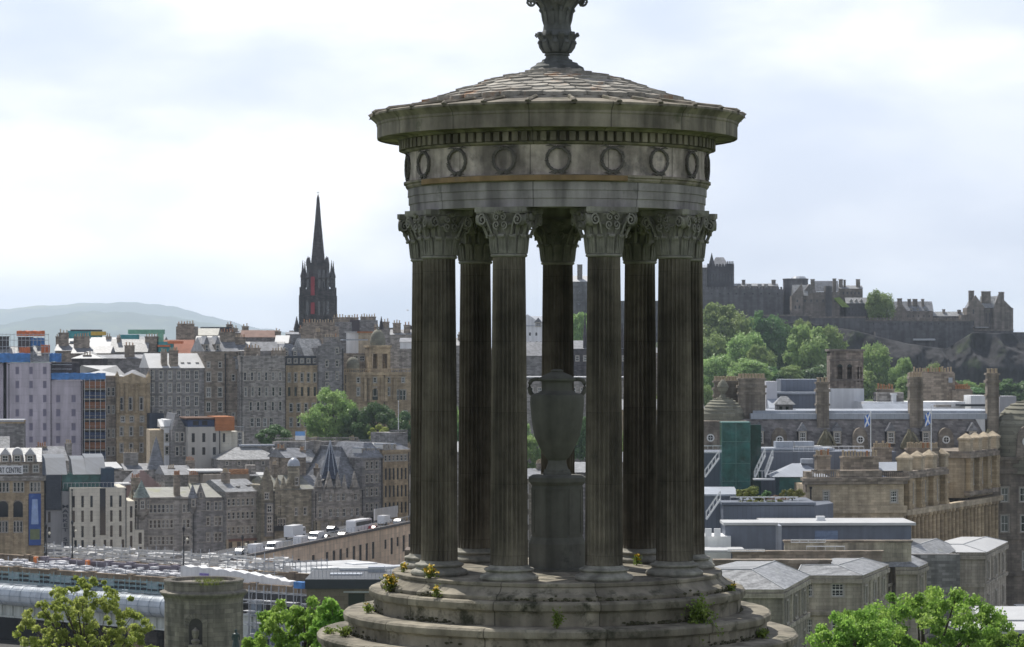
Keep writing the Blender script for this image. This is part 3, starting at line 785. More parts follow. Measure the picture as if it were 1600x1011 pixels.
class Bld:
    def __init__(s, name, label, cat, x0, x1, Y0, Y1, zb, group=None):
        s.A = Vector(((x0 - CXP) * Y0 / F, Y0)); s.B = Vector(((x1 - CXP) * Y1 / F, Y1))
        d = s.B - s.A; s.w = d.length; s.u = d / s.w; s.n = Vector((-s.u.y, s.u.x))
        s.rz = atan2(s.u.y, s.u.x); s.zb = zb; s.x0, s.x1 = x0, x1; s.Ym = (Y0 + Y1) / 2
        s.root = thing(name, label, cat, (s.A.x, s.A.y, zb), s.rz, group)
        s.rng = random.Random(hash(label) % 1000 if False else sum(map(ord, label)))
    def lx(s, px, off=0.0):
        """local x (and depth Y) of the point of the line 'off' behind the front that shows at photo column px"""
        A = s.A + s.n * off; k = (px - CXP) / F
        t = (k * A.y - A.x) / (s.u.x - k * s.u.y)
        return t, A.y + t * s.u.y
    def lz(s, py, px=None, off=0.0):
        px = (s.x0 + s.x1) / 2 if px is None else px
        return EYE + (HOR - py) * s.lx(px, off)[1] / F - s.zb
    def windows(s, mb_ops, rows, off, x0, xw):
        """rows -> list of openings and creates the window parts"""
        for r in rows:
            yc, h, w, st, xs = r[:5]
            if isinstance(xs, tuple):
                n, a, b_ = xs; xs = [a + (b_ - a) * i / max(1, n - 1) for i in range(n)]
            X0, Yd = s.lx(xs[0], off)
            zc = s.lz(yc, xs[0], off); H = round(h * Yd / F, 2); Wd = w * Yd / F
            for x in xs:
                cx = s.lx(x, off)[0]
                subs = {'D': 2, 'T': 3}.get(st, 1)
                sw = round(Wd / subs - (.22 if subs > 1 else 0), 2)
                for q in range(subs):
                    c = cx + (q - (subs - 1) / 2) * (Wd / subs)
                    a, b_ = c - sw / 2, c + sw / 2
                    if a < x0 + .1 or b_ > x0 + xw - .1: continue
                    style = {'D': 's', 'T': 's'}.get(st, st)
                    if style == 's' and s.rng.random() < .3: style = 'c'
                    mb_ops.append((a, b_, zc - H / 2, zc + H / 2))
                    fm, pm = win_mesh(sw, H, style)
                    f = link('window', fm, s.root, (a, off + .16, zc - H / 2)); link('pane', pm, f)
    def facade(s, mb, x0, xw, off, z0, H, ops, mi=0, rd=.24):
        xs = sorted({x0, x0 + xw, *[o[0] for o in ops], *[o[1] for o in ops]})
        zs = sorted({z0, H, *[max(z0, o[2]) for o in ops], *[min(H, o[3]) for o in ops]})
        for i in range(len(xs) - 1):
            run = None
            for j in range(len(zs) - 1):
                cx, cz = (xs[i] + xs[i + 1]) / 2, (zs[j] + zs[j + 1]) / 2
                hole = any(o[0] < cx < o[1] and o[2] < cz < o[3] for o in ops)
                if not hole:
                    if run is None: run = zs[j]
                if (hole or j == len(zs) - 2) and run is not None:
                    e = zs[j] if hole else zs[j + 1]
                    mb.add([(xs[i], off, run), (xs[i + 1], off, run), (xs[i + 1], off, e), (xs[i], off, e)], [(0, 1, 2, 3)], mi); run = None
        for a, b_, c, d in ops:
            mb.add([(a, off, c), (b_, off, c), (b_, off, d), (a, off, d), (a, off + rd, c), (b_, off + rd, c), (b_, off + rd, d), (a, off + rd, d)],
                   [(0, 4, 5, 1), (1, 5, 6, 2), (2, 6, 7, 3), (3, 7, 4, 0)], mi)
    def wall(s, m, ytop, rows=(), x0=None, x1=None, off=0.0, d=12.0, name='wall', zb=0.0, pxz=None, gable=None, steps=0, bands=(), label=None):
        xa = 0.0 if x0 is None else s.lx(x0, off)[0]; xb = s.w if x1 is None else s.lx(x1, off)[0]
        H = s.lz(ytop, pxz if pxz else ((s.x0 if x0 is None else x0) + (s.x1 if x1 is None else x1)) / 2, off); ops = []
        s.windows(ops, rows, off, xa, xb - xa)
        mb = MB(); s.facade(mb, xa, xb - xa, off, zb, H, ops)
        q = off + d
        mb.add([(xa, off, zb), (xb, off, zb), (xb, q, zb), (xa, q, zb), (xa, off, H), (xb, off, H), (xb, q, H), (xa, q, H)],
               [(1, 2, 6, 5), (2, 3, 7, 6), (3, 0, 4, 7), (4, 5, 6, 7)])
        if gable:                                   # gable[0] = apex row, gable[1] = thickness
            zg = s.lz(gable[0], None, off); xm = (xa + xb) / 2 if len(gable) < 3 else s.lx(gable[2], off)[0]
            th = .5
            if steps:
                n = steps; pts = []
                for i in range(n): 
                    t0, t1 = i / n, (i + 1) / n
                    mb.box(xa + (xm - xa) * t0, xm + (xb - xm) * (1 - t0), off + .004, off + th, H + (zg - H) * t0, H + (zg - H) * t1)
            else:
                mb.exty([(xa, H), (xb, H), (xm, zg)], off, off + th)
        for yb, proud, hh in bands:
            z = s.lz(yb, (s.x0 + s.x1) / 2 if x0 is None else x0, off)
            mb.box(xa - proud, xb + proud, off - proud, off + .05, z, z + hh)
        o = mb.build(name, m, s.root)
        if label: o['label'] = label
        if len(rows) > 1 and xb - xa > 5:          # rainwater pipes
            for k in range(1 + int((xb - xa) / 9)):
                X = xa + .25 + (xb - xa - .5) * (k + .02) / max(1, int((xb - xa) / 9)) if int((xb - xa) / 9) else xb - .3
                if X > xb: continue
                q = MB(); q.box(X - .07, X + .07, off - .16, off - .02, zb, H - .3); q.box(X - .16, X + .16, off - .22, off - .02, H - .55, H - .25); q.build('downpipe', BLACK, s.root)
        return xa, xb, H
    def roof(s, ty, m, ye, yr, x0=None, x1=None, off=0.0, d=12.0, over=.35, inset=None, name='roof', xr=None):
        xa = 0.0 if x0 is None else s.lx(x0, off)[0]; xb = s.w if x1 is None else s.lx(x1, off)[0]
        pm = ((s.x0 if x0 is None else x0) + (s.x1 if x1 is None else x1)) / 2
        e = s.lz(ye, pm, off); mb = MB(); t = .25
        ya, yb = off - over, off + d + over
        xa -= over * .5; xb += over * .5
        if ty == 'gx':
            z = s.lz(yr, pm, off + d / 2)
            mb.extx([(ya, e), (yb, e), ((ya + yb) / 2 + .3, z), ((ya + yb) / 2 - .3, z)], xa, xb)
        elif ty == 'gy':
            z = s.lz(yr, pm, off); xm = (xa + xb) / 2 if xr is None else s.lx(xr, off)[0]
            mb.exty([(xa, e), (xb, e), (xm + .2, z), (xm - .2, z)], off + .3 if over == 0 else ya, yb)
        elif ty == 'mono':
            z = s.lz(yr, pm, off + d)
            mb.extx([(ya, e), (yb, e), (yb, z + .02), (ya, e + .25)], xa, xb)
        elif ty in ('hip', 'man'):
            ins = d / 2 if inset is None else inset
            if ty == 'man':
                z = s.lz(yr, pm, off + ins); i2 = ins
            else:
                z = s.lz(yr, pm, off + d / 2); i2 = (yb - ya) / 2 - .15
            vs = [(xa, ya, e), (xb, ya, e), (xb, yb, e), (xa, yb, e), (xa + ins, ya + i2, z), (xb - ins, ya + i2, z), (xb - ins, yb - i2, z), (xa + ins, yb - i2, z)]
            mb.add(vs, [(3, 2, 1, 0), (4, 5, 6, 7), (0, 1, 5, 4), (1, 2, 6, 5), (2, 3, 7, 6), (3, 0, 4, 7)])
        elif ty == 'flat':
            mb.box(xa - .2, xb + .2, ya, yb, e + .01, e + .35)
        return mb.build(name, m, s.root)
    def chim(s, xc, w, ytop, yb, off=5.0, dep=1.1, m=None, pots=4, pm=None, cap=True):
        x, Yd = s.lx(xc, off); wd = w * Yd / F; z1 = s.lz(ytop, xc, off); z0 = s.lz(yb, xc, off)
        mb = MB(); mb.box(x - wd / 2, x + wd / 2, off, off + dep, z0, z1)
        if cap: mb.box(x - wd / 2 - .12, x + wd / 2 + .12, off - .12, off + dep + .12, z1, z1 + .25)
        c = mb.build('chimney', m or GREY, s.root)
        if pots:
            r = random.Random(int(xc * 7 + ytop)); 
            for i in range(pots):
                hh = r.uniform(.55, .95); p = MB()
                p.lathe([(.17, 0), (.14, hh * .8), (.19, hh * .85), (.17, hh)], 8)
                p.build('chimney_pot', pm or (TERRA if r.random() < .15 else POTS), c, smooth=True, loc=(x - wd / 2 + wd * (i + .5) / pots, off + dep / 2, z1 + .25))
    def dormer(s, xc, w, yb, ye, ya, off, m, rm_=None, st='s', dep=3.0, wf=.6, kind='gable', name='dormer'):
        x, Yd = s.lx(xc, off); wd = w * Yd / F; z0, z1, z2 = [s.lz(q, xc, off) for q in (yb, ye, ya)]
        mb = MB(); mb.box(x - wd / 2, x + wd / 2, off, off + dep, z0, z1)
        if kind == 'gable': mb.exty([(x - wd / 2 - .15, z1), (x + wd / 2 + .15, z1), (x, z2)], off - .15, off + dep, 1)
        elif kind == 'flat': mb.box(x - wd / 2 - .12, x + wd / 2 + .12, off - .15, off + dep, z1, z2, 1)
        else:
            n = 10
            mb.exty([(x + (wd / 2 + .1) * cos(pi * i / n), z1 + (z2 - z1) * sin(pi * i / n)) for i in range(n + 1)], off - .15, off + dep, 1)
        o = mb.build(name, [m, rm_ or SLATE], s.root)
        fm, pm = win_mesh(wd * wf, (z1 - z0) * .82, st)
        f = link('window', fm, o, (x - wd * wf / 2, off - .06, z0 + (z1 - z0) * .1)); link('pane', pm, f)
        return o
    def band(s, m, y, proud, hh, x0=None, x1=None, off=0.0, name='cornice', d=1.0):
        xa = 0.0 if x0 is None else s.lx(x0, off)[0]; xb = s.w if x1 is None else s.lx(x1, off)[0]
        z = s.lz(y, (s.x0 if x0 is None else x0), off)
        mb = MB(); mb.box(xa - proud, xb + proud, off - proud, off + d, z, z + hh * .55); mb.box(xa - proud * 1.5, xb + proud * 1.5, off - proud * 1.5, off + d, z + hh * .55, z + hh)
        return mb.build(name, m, s.root)
    def turret(s, xc, w, yb, ye, ya, off, m, rm_=None, n=16, dome=False, corbel=True, st='s', nw=3, name='turret'):
        x, Yd = s.lx(xc, off); r = w * Yd / F / 2; z0, z1, z2 = [s.lz(q, xc, off) for q in (yb, ye, ya)]
        mb = MB()
        pr = ([(.15, z0 - r * 1.3), (r * .6, z0 - r * .6)] if corbel else []) + [(r, z0), (r, z1 - .25), (r * 1.1, z1 - .2), (r * 1.1, z1)]
        mb.lathe(pr, n, 0, x, off)
        rp = [(r * 1.12, z1 + .002), (r * .55, z1 + (z2 - z1) * .5), (.06, z2)] if not dome else [(r * 1.05 * cos(a), z1 + (z2 - z1) * .86 * sin(a)) for a in [i * pi / 16 for i in range(8)]] + [(.12, z1 + (z2 - z1) * .86), (.05, z2)]
        o = mb.build(name, m, s.root, smooth=35)
        q = MB(); q.lathe(rp, n, 0, x, off); q.build('turret_roof', rm_ or SLATE, o, smooth=35)
        if nw:
            ww, hh = min(.8, r * .6), min(1.7, (z1 - z0) * .6)
            fm, pm = win_mesh(ww, hh, st)
            for i in range(nw):
                a = (i - (nw - 1) / 2) * .85
                f = link('window', fm, o, None, a); f.location = (x + (r + .03) * sin(a) - ww / 2 * cos(a), off - (r + .03) * cos(a) - ww / 2 * sin(a), z0 + (z1 - z0) * .25)
                link('pane', pm, f)
        return o
    def arch(s, xc, w, yb, yt, off, m, gm=None, name='arch'):
        """round-headed surround with a dark field, proud of the wall"""
        x, Yd = s.lx(xc, off); r = w * Yd / F / 2; z0 = s.lz(yb, xc, off); z1 = s.lz(yt, xc, off)
        mb = MB(); n = 10
        inn = [(x + r * cos(pi * i / n), z1 - r + r * sin(pi * i / n)) for i in range(n + 1)]
        out = [(x + (r + .3) * cos(pi * i / n), z1 - r + (r + .3) * sin(pi * i / n)) for i in range(n + 1)]
        for i in range(n):
            q = [inn[i], inn[i + 1], out[i + 1], out[i]]
            mb.exty(q, off - .12, off + .02)
        for sg in (-1, 1): mb.box(min(x + sg * r, x + sg * (r + .3)), max(x + sg * r, x + sg * (r + .3)), off - .12, off + .02, z0, z1 - r)
        o = mb.build(name, m, s.root)
        g = MB(); g.exty([(x + r, z0), *inn, (x - r, z0)], off - .03, off + .03); g.build('pane', gm or GLASS, o)
        return o
    def rail(s, m, yb, yt, x0, x1, off=0.0, n=16, name='balustrade', solid=False):
        xa, Yd = s.lx(x0, off); xb = s.lx(x1, off)[0]; z0, z1 = s.lz(yb, x0, off), s.lz(yt, x0, off)
        mb = MB(); t = .12 if not solid else .25
        mb.box(xa, xb, off, off + t, z1 - t, z1); mb.box(xa, xb, off, off + t, z0, z0 + t * .8)
        bw = .05 if not solid else .13
        for i in range(n + 1):
            x = xa + (xb - xa) * i / n
            mb.box(x - bw / 2, x + bw / 2, off + .02, off + .02 + bw, z0 + t * .8, z1 - t)
        return mb.build(name, m, s.root)

# ================================================================ LEFT: lower street of stone buildings
def rowsT(*a): return list(a)
# --- arts building with the long sign
b = Bld('arts_building', 'tan stone arts building with a long white rooftop sign and a tall blue banner', 'building', -75, 70, 585, 588, 46)
tr = [(762, 15, 17, 'T', [-65, -44, -20, 6, 29, 55]), (824, 17, 15, 'T', [-65, -44, -20, 5, 28])]
b.wall(TAN, 750, tr, d=16, bands=[(774, .12, .35), (812, .08, .3)])
b.band(GREY, 752, .35, 1.0)
b.wall(BROWN, 722, [(733, 12, 9, 's', (8, -60, 56))], x0=-75, x1=66, off=1.6, d=13, name='attic_wall')
b.roof('gx', SLATEP, 722, 700, x0=-75, x1=64, off=1.6, d=13)
for x, k in ((8, 'gable'), (27, 'round'), (47, 'gable')): b.dormer(x, 15, 722, 711, 700, 1.4, BROWN, WROOF, kind=k, dep=6)
for x in (5, 28, -20, -44): b.arch(x, 15, 808, 783, 0, BROWN)
for x in (-6, 17, 40):
    q = MB(); X, Yd = b.lx(x); q.box(X - .5, X + .5, -.25, .0, 0, b.lz(778, x)); q.build('pilaster', TAN, b.root)
q = MB(); X0, X1 = b.lx(45)[0], b.lx(64)[0]; z0, z1 = b.lz(852, 50), b.lz(771, 50)
q.box(X0, X1, -.32, -.26, z0, z1); W3 = X1 - X0
ban = q.build('banner', mat('banner_blue', (0.05, 0.10, 0.30), var=0.25, scale=0.5, col2=(0.16, 0.26, 0.5), amt2=0.4, scale2=0.25), b.root)
q = MB(); q.exty([(X0 + W3 * .2, z0 + 4.4), (X0 + W3 * .8, z0 + 4.4), (X0 + W3 * .72, z1 - 1.2), (X0 + W3 * .28, z1 - 1.2)], -.345, -.321); q.build('banner_panel', mat('banner_pale_blue', (0.30, 0.40, 0.62), var=0.3, scale=0.7), ban)
q = MB(); q.box(X0 + W3 * .1, X0 + W3 * .9, -.345, -.321, z0 + 1.2, z0 + 3.4); q.build('banner_panel', mat('banner_olive', (0.16, 0.19, 0.10), var=0.3, scale=0.7), ban)
# rooftop sign with lettering
q = MB(); X0, X1 = b.lx(-62)[0], b.lx(36)[0]; zs0, zs1 = b.lz(741, 0), b.lz(727.5, 0)
q.box(X0, X1, -.5, -.38, zs0, zs1)
for x in np.linspace(X0 + .5, X1 - .5, 7): q.box(x - .06, x + .06, -.38, 1.6, zs0 + .1, zs0 + .25)
sg = q.build('sign_board', WSTEEL, b.root)
def text_mesh(body, size, m, parent, loc, extr=.03, rz=0, align='LEFT', scale_x=1.0, line=1.0):
    cu = bpy.data.curves.new('lettering', 'FONT'); cu.body = body; cu.size = size; cu.extrude = extr; cu.align_x = align; cu.space_line = line; cu.offset = .012 * size
    o = bpy.data.objects.new('lettering', cu); COL.objects.link(o)
    dg = bpy.context.evaluated_depsgraph_get(); dg.update()
    me = bpy.data.meshes.new_from_object(o.evaluated_get(dg)); bpy.data.objects.remove(o)
    me.materials.clear(); me.materials.append(m)
    L = link('lettering', me, parent); L.location = loc; L.rotation_euler = (rad(90), 0, rz); L.scale = (scale_x, 1, 1)
    return L, me
INK = mat('dark_lettering', (0.03, 0.035, 0.05), var=0.1)
hs = (zs1 - zs0) * .88
L_, me = text_mesh('CITY ART CENTRE', hs, INK, sg, (0, -.53, zs0 + (zs1 - zs0) * .18))
wid = max(v.co.x for v in me.vertices)
xr_, xl_ = b.lx(33.5)[0], b.lx(-21.5)[0]
L_.scale = ((xr_ - xl_) / wid, 1, 1); L_.location.x = xl_
# --- slit-windowed hotel
b = Bld('modern_hotel', 'cream modern hotel with tall slit windows, slate box side and glazed roof', 'hotel', 96, 226, 588, 592, 46)
sl = lambda y, xs: (y, 18, 4.2, 'p', xs)
b.wall(CREAM, 762, [(784, 18, 4, 'p', [115, 129, 143, 174, 188]), (807, 18, 4, 'p', [115, 129, 143, 174, 188]), (831, 18, 4, 'p', [115, 129, 147, 174, 188]), (851, 14, 4, 'p', [118, 129, 147, 164, 174, 192])], x0=109, x1=197, d=15)
b.wall(CREAM, 783, [(800, 18, 4, 'p', [205]), (823, 18, 4, 'p', [205]), (846, 18, 4, 'p', [205])], x0=197.2, x1=210.5, d=13)
b.wall(CREAM, 828, [(841, 18, 5, 'p', [219]), (858, 7, 5, 'p', [219])], x0=210.7, x1=225, d=10)
q = MB(); X0, X1 = b.lx(156)[0], b.lx(165)[0]; q.box(X0, X1, -.08, .1, b.lz(836, 160), b.lz(763, 160)); q.build('glazed_bay', GLASS, b.root)
GWALL = mat('smooth_grey_wall', (0.25, 0.25, 0.255), var=0.1, scale=0.4, streak=0.15)
xa, xb, H = b.wall(GWALL, 768, [], x0=96, x1=108.8, off=.6, d=14, name='lettered_wall')
b.wall(GWALL, 797, [(808, 17, 4, 'p', [77]), (832, 17, 4, 'p', [77]), (852, 8, 4, 'p', [77])], x0=72, x1=95.8, off=.6, d=14, name='side_wall')
q = MB(); X0, X1 = b.lx(72)[0], b.lx(95.5)[0]; q.box(X0, X1, .2, 14, b.lz(797, 84) + .01, b.lz(742, 84)); q.build('slate_box', mat('dark_slate_cladding', (0.05, 0.058, 0.072), brick=(.8, .4), var=.15, bvar=.15), b.root)
q = MB()
LW, me = text_mesh('M\nA\nR\nK\nE\nT\n \nS\nT', 1.25, INK, b.root, (b.lx(102.4)[0], .55, b.lz(794, 102)), align='CENTER', line=1.0)
hh_ = max(v.co.y for v in me.vertices) - min(v.co.y for v in me.vertices)
LW.scale = (1.5, (852 - 788) * b.lx(102)[1] / F / hh_, 1)
# zinc and glass top
b.wall(TEAL, 740, [], x0=97, x1=178, off=3, d=9, name='glazed_storey')
q = MB()
for xx0, xx1, yt in ((62, 104, 716), (113, 134, 719), (134, 165, 716)):
    X0, X1 = b.lx(xx0, 4)[0], b.lx(xx1, 4)[0]; z0, z1 = b.lz(741, 110, 4), b.lz(yt, 110, 4)
    q.extx([(2.5, z0), (13, z0), (13, z1 + .6), (8, z1)], X0, X1)
q.build('zinc_roof', mat('dark_zinc_roof', (.115, .13, .155), var=.15, scale=.5, rough=.6, brick=(.6, 60), bvar=.1), b.root)
q = MB(); X0, X1 = b.lx(157, 2)[0], b.lx(178, 2)[0]; q.box(X0, X1, 1.2, 9, b.lz(762, 165), b.lz(732, 165)); q.build('navy_box', mat('navy_glass_box', (0.02, 0.045, 0.085), rough=.15, spec=.6), b.root)
q = MB()
for x in np.linspace(99, 180, 14): X = b.lx(x, .5)[0]; q.box(X - .03, X + .03, .5, .56, b.lz(763, 140, .5), b.lz(754, 140, .5))
q.box(b.lx(99, .5)[0], b.lx(180, .5)[0], .5, .55, b.lz(754.6, 140, .5), b.lz(754, 140, .5)); q.build('roof_railing', STEEL, b.root)
q = MB(); r = random.Random(2)
# --- grey tenement with two corbelled turrets
b = Bld('turreted_tenement', 'grey stone tenement with two corner turrets and paired sash windows beside the cream hotel', 'building', 210, 352, 593, 598, 46)
rw = []
for y in (795, 819, 845): rw.append((y, 13, 13, 'D', [239, 252, 265, 291, 309]))
b.wall(GREY, 780, rw, x0=212, x1=302, d=13, bands=[(806, .1, .25), (832, .1, .25)])
b.wall(GREY2, 777, [(y, 13, 13, 'D', [308, 322, 341]) for y in (791, 815, 840)], x0=302.3, x1=352, d=13)
b.roof('gx', SLATEM, 780, 761, x0=214, x1=302, d=13)
b.roof('gx', SLATEM, 777, 755, x0=303, x1=350, d=13)
b.turret(221, 24, 800, 777, 750, .3, GREY, mat('copper_green_slate', (0.20, 0.24, 0.22), var=.2, slate=(.4, .25)), nw=3)
b.turret(301, 15, 795, 778, 757, .2, GREY2, SLATE, nw=1)
b.wall(GREY2, 778, [(774, 8, 4, 's', [314])], x0=305, x1=322, off=-.12, d=3, gable=(755, .5), name='wall_head_gable')
b.chim(277, 9, 744, 782, 1.0, 1.5, BROWN, 4, TERRA); b.chim(303, 14, 744, 772, 7, 1.2, BROWN, 5, TERRA); b.chim(212, 12, 748, 790, 5, 1.4, BROWN, 4, TERRA)
b.band(GREY, 781, .2, .5, x0=226, x1=300)
# --- flat fronted grey house with a cream shop
b = Bld('flat_fronted_house', 'flat fronted grey house of six window bays over a cream shopfront', 'building', 353, 407, 597, 602, 46)
b.wall(GREY, 768, [(y, 11, 5, 's', (7, 358, 402)) for y in (785, 806, 829)], d=13, bands=[(771, .2, .4), (818, .1, .3), (839, .1, .3)])
b.wall(TAN2, 842, [(853, 12, 7, 'p', (4, 360, 400))], off=-.25, d=.5, name='shopfront')
q = MB(); q.box(b.lx(356)[0], b.lx(400)[0], -.45, -.26, b.lz(845, 380), b.lz(841, 380)); q.build('fascia', mat('brown_fascia', (.16, .09, .07), var=.2), b.root)
b.roof('gx', SLATEP, 768, 748, d=13)
b.dormer(372, 5, 765, 760, 759, 2, SLATE, WROOF, kind='flat', dep=2); b.dormer(388, 5, 763, 758, 757, 2.5, SLATE, WROOF, kind='flat', dep=2)
b.chim(355, 10, 740, 765, 4, 1.5, BROWN, 4)
# --- baronial building with crow-stepped gable, oriel and dome turret
b = Bld('baronial_tenement', 'yellowish baronial building with crow stepped gable, balcony and small domed round turret', 'building', 407, 490, 600, 607, 46)
BUFF = mat('yellow_grey_ashlar', (0.26, 0.235, 0.18), brick=BL, streak=0.3, var=0.25, scale=0.25)
b.wall(BUFF, 765, [(785, 11, 5, 's', [437, 449]), (800, 12, 5, 's', [437, 449, 463, 477]), (845, 12, 6, 's', [432, 448, 462])], x0=425, x1=490, d=14, bands=[(770, .12, .3)])
b.wall(BUFF, 758, [(775, 10, 7, 's', [417]), (851, 9, 6, 's', [415])], x0=408, x1=427, off=-.4, d=10, gable=(729, .5), steps=7, name='gable_wall')
q = MB(); X0, X1 = b.lx(412)[0], b.lx(423)[0]; q.box(X0, X1, -1.2, -.41, b.lz(838, 417), b.lz(786, 417)); o = q.build('oriel', GREY2, b.root)
for y in (795, 812, 825):
    fm, pm = win_mesh(1.1, 1.5, 's'); f = link('window', fm, o, (X0 + .2, -1.26, b.lz(y, 417) - .7)); link('pane', pm, f)
b.roof('gx', SLATEM, 765, 742, x0=427, x1=490, d=13)
for x in (434, 444, 452): b.wall(BUFF, 762, [], x0=x - 5, x1=x + 4, off=-.1, d=.7, gable=(744 + (x % 3), .5), name='wall_head_gable')
b.turret(459, 19, 768, 728, 713, 1.2, BUFF, LEAD, dome=True, corbel=True, nw=1)
b.wall(BROWN, 715, [], x0=448, x1=478, off=6, d=8, name='rear_wall'); b.roof('gx', SLATE, 715, 700, x0=446, x1=480, off=6, d=8)
b.chim(431, 7, 728, 765, 5, 1.2, BROWN, 3); b.chim(441, 13, 702, 730, 9, 1.2, BROWN, 4); b.chim(474, 8, 705, 735, 8, 1.2, BROWN, 3)
q = MB(); X0, X1 = b.lx(424)[0], b.lx(464)[0]; z = b.lz(829, 440); q.box(X0, X1, -1.0, 0, z, z + .25); q.box(X0, X1, -1.0, -.95, z + .25, z + 1.1); q.build('balcony', BLACK, b.root)
q = MB(); X0, X1 = b.lx(431)[0], b.lx(446)[0]; q.box(X0, X1, -.5, 0.02, b.lz(828, 437), b.lz(806, 437)); o = q.build('bay', BUFF, b.root)
for i in range(3): fm, pm = win_mesh(.5, 2.0, 's'); f = link('window', fm, o, (X0 + .15 + i * .65, -.56, b.lz(825, 437))); link('pane', pm, f)
# --- gabled building with slate spire roof and shops
b = Bld('gabled_corner_building', 'grey building with pointed wall head gables, shopfronts and a dark slate spire with pale ribs', 'building', 490, 566, 606, 613, 46)
b.wall(GREY, 765, [(777, 13, 6, 's', [500, 517, 529, 537, 556]), (802, 13, 6, 's', [501, 517, 528, 538, 550, 559])], d=15, bands=[(790, .1, .3), (811, .25, .5)])
b.wall(BUFF, 813, [(822, 13, 14, 'p', [508, 529]), (821, 13, 4, 'p', [538, 545]), (821, 15, 9, 'p', [557])], off=-.2, d=.4, name='shopfront')
for x0_, x1_, ya in ((491, 506, 736), (507, 522, 736), (523, 534, 738), (535, 543, 742), (547, 562, 737)):
    b.wall(GREY, 765, [(756, 8, 5, 's', [(x0_ + x1_) / 2])] if x1_ - x0_ > 9 else [], x0=x0_, x1=x1_, off=-.15, d=2.5, gable=(ya, .5), zb=b.lz(772, x0_) , name='wall_head_gable')
b.roof('man', SLATE, 762, 697, x0=524, x1=566, off=1, d=15, inset=4)
b.roof('gx', SLATE, 765, 742, x0=491, x1=524, off=1, d=12)
xs_, Yd = b.lx(516, 3); q = MB(); q.lathe([(2.15, b.lz(748, 516, 3)), (1.9, b.lz(740, 516, 3)), (.05, b.lz(689, 516, 3))], 8, 0, xs_, 3)
sp_ = q.build('spire_roof', mat('dark_blue_slate', (0.045, 0.055, 0.085), slate=(.4, .25), var=.2, rough=.45), b.root)
q = MB()
for i in range(8): a = 2 * pi * i / 8; q.bar((xs_ + 2.0 * cos(a), 3 + 2.0 * sin(a), b.lz(742, 516, 3)), (xs_, 3, b.lz(688, 516, 3)), .10)
q.build('lead_rib', LEAD, sp_)
b.chim(497, 6, 733, 760, 6, 1.2, BROWN, 2)
# --- tall narrow grey block with white dormers
b = Bld('narrow_grey_block', 'tall plain grey block three windows wide with white mansard dormers', 'building', 566, 598, 613, 617, 46)
b.wall(GREY2, 715, [(y, 12, 5, 's', (3, 574, 589)) for y in (727, 748, 769, 793)] + [(815, 14, 7, 'p', (3, 572, 590))], d=13, bands=[(717, .2, .5), (760, .1, .3), (803, .2, .4)])
b.roof('man', SLATE, 715, 691, d=12, inset=2)
for x in (563, 571, 578, 586): b.dormer(x + 4, 6, 713, 701, 699, .8, FRAME, LEAD, kind='flat', dep=3)
# --- tan building with tall arched bays and corner tower
b = Bld('tall_bay_building', 'tan office building with tall recessed bays and a square corner tower with a flagpole', 'building', 598.5, 640, 617, 622, 46)
b.wall(TAN, 703, [(716, 9, 5, 's', (6, 603, 634)), (741, 18, 4, 'p', (6, 603, 634)), (768, 18, 4, 'p', (6, 603, 634)), (794, 17, 4, 'p', (6, 603, 634))], d=15, bands=[(707, .25, .6), (725, .15, .3)])
b.wall(GREY2, 676, [], x0=610, x1=637, off=4, d=7, name='tower'); b.rail(GREY2, 676, 672, 610, 637, 3.7, 5, 'parapet', True)
b.roof('man', SLATE, 703, 692, x0=599, x1=640, off=.5, d=12, inset=2)
for x in (600, 607, 616): b.dormer(x, 5, 702, 695, 693, .5, FRAME, LEAD, kind='flat', dep=3)
def flagpole(px, Y, yb, yt, label, m=WSTEEL, r=.07):
    z0 = EYE + (HOR - yb) * Y / F; z1 = EYE + (HOR - yt) * Y / F
    t = thing('flagpole', label, 'flagpole', ((px - CXP) * Y / F, Y, z0))
    q = MB(); q.lathe([(r * 1.3, 0), (r, .3), (r * .6, z1 - z0)], 8); q.build('pole', m, t, smooth=True)
    q = MB(); q.ball((0, 0, z1 - z0), r * 1.5); q.build('finial', m, t)
    return t
def flag(label, px, Y, yt, w, h, mtl, lean=0.0, sgn=-1):
    z = EYE + (HOR - yt) * Y / F; n = 8; vs = []
    for i in range(n + 1):
        for j in range(n + 1):
            u = i / n; v = j / n
            vs.append((sgn * u * w, .12 * w * sin(u * 7 + v * 2) * u, -v * h - lean * u * h))
    q = MB(); q.add(vs, [(i * (n + 1) + j, i * (n + 1) + j + 1, (i + 1) * (n + 1) + j + 1, (i + 1) * (n + 1) + j) for i in range(n) for j in range(n)])
    o = q.build('flag', mtl, None, smooth=True); o.location = ((px - CXP) * Y / F + sgn * .1, Y, z)
    tag(o, label, 'flag')
def stripe_flag(name, ca, cb):
    m, t, bs = nodes_of(name); L = t.links.new
    tc = t.nodes.new('ShaderNodeTexCoord'); sp = t.nodes.new('ShaderNodeSeparateXYZ'); L(tc.outputs['Generated'], sp.inputs[0])
    r = t.nodes.new('ShaderNodeValToRGB'); L(sp.outputs['Z'], r.inputs[0]); e = r.color_ramp.elements
    r.color_ramp.interpolation = 'CONSTANT'; e[0].color = (*cb, 1); e[1].position = .5; e[1].color = (*ca, 1); L(r.outputs[0], bs.inputs['Base Color'])
    return m
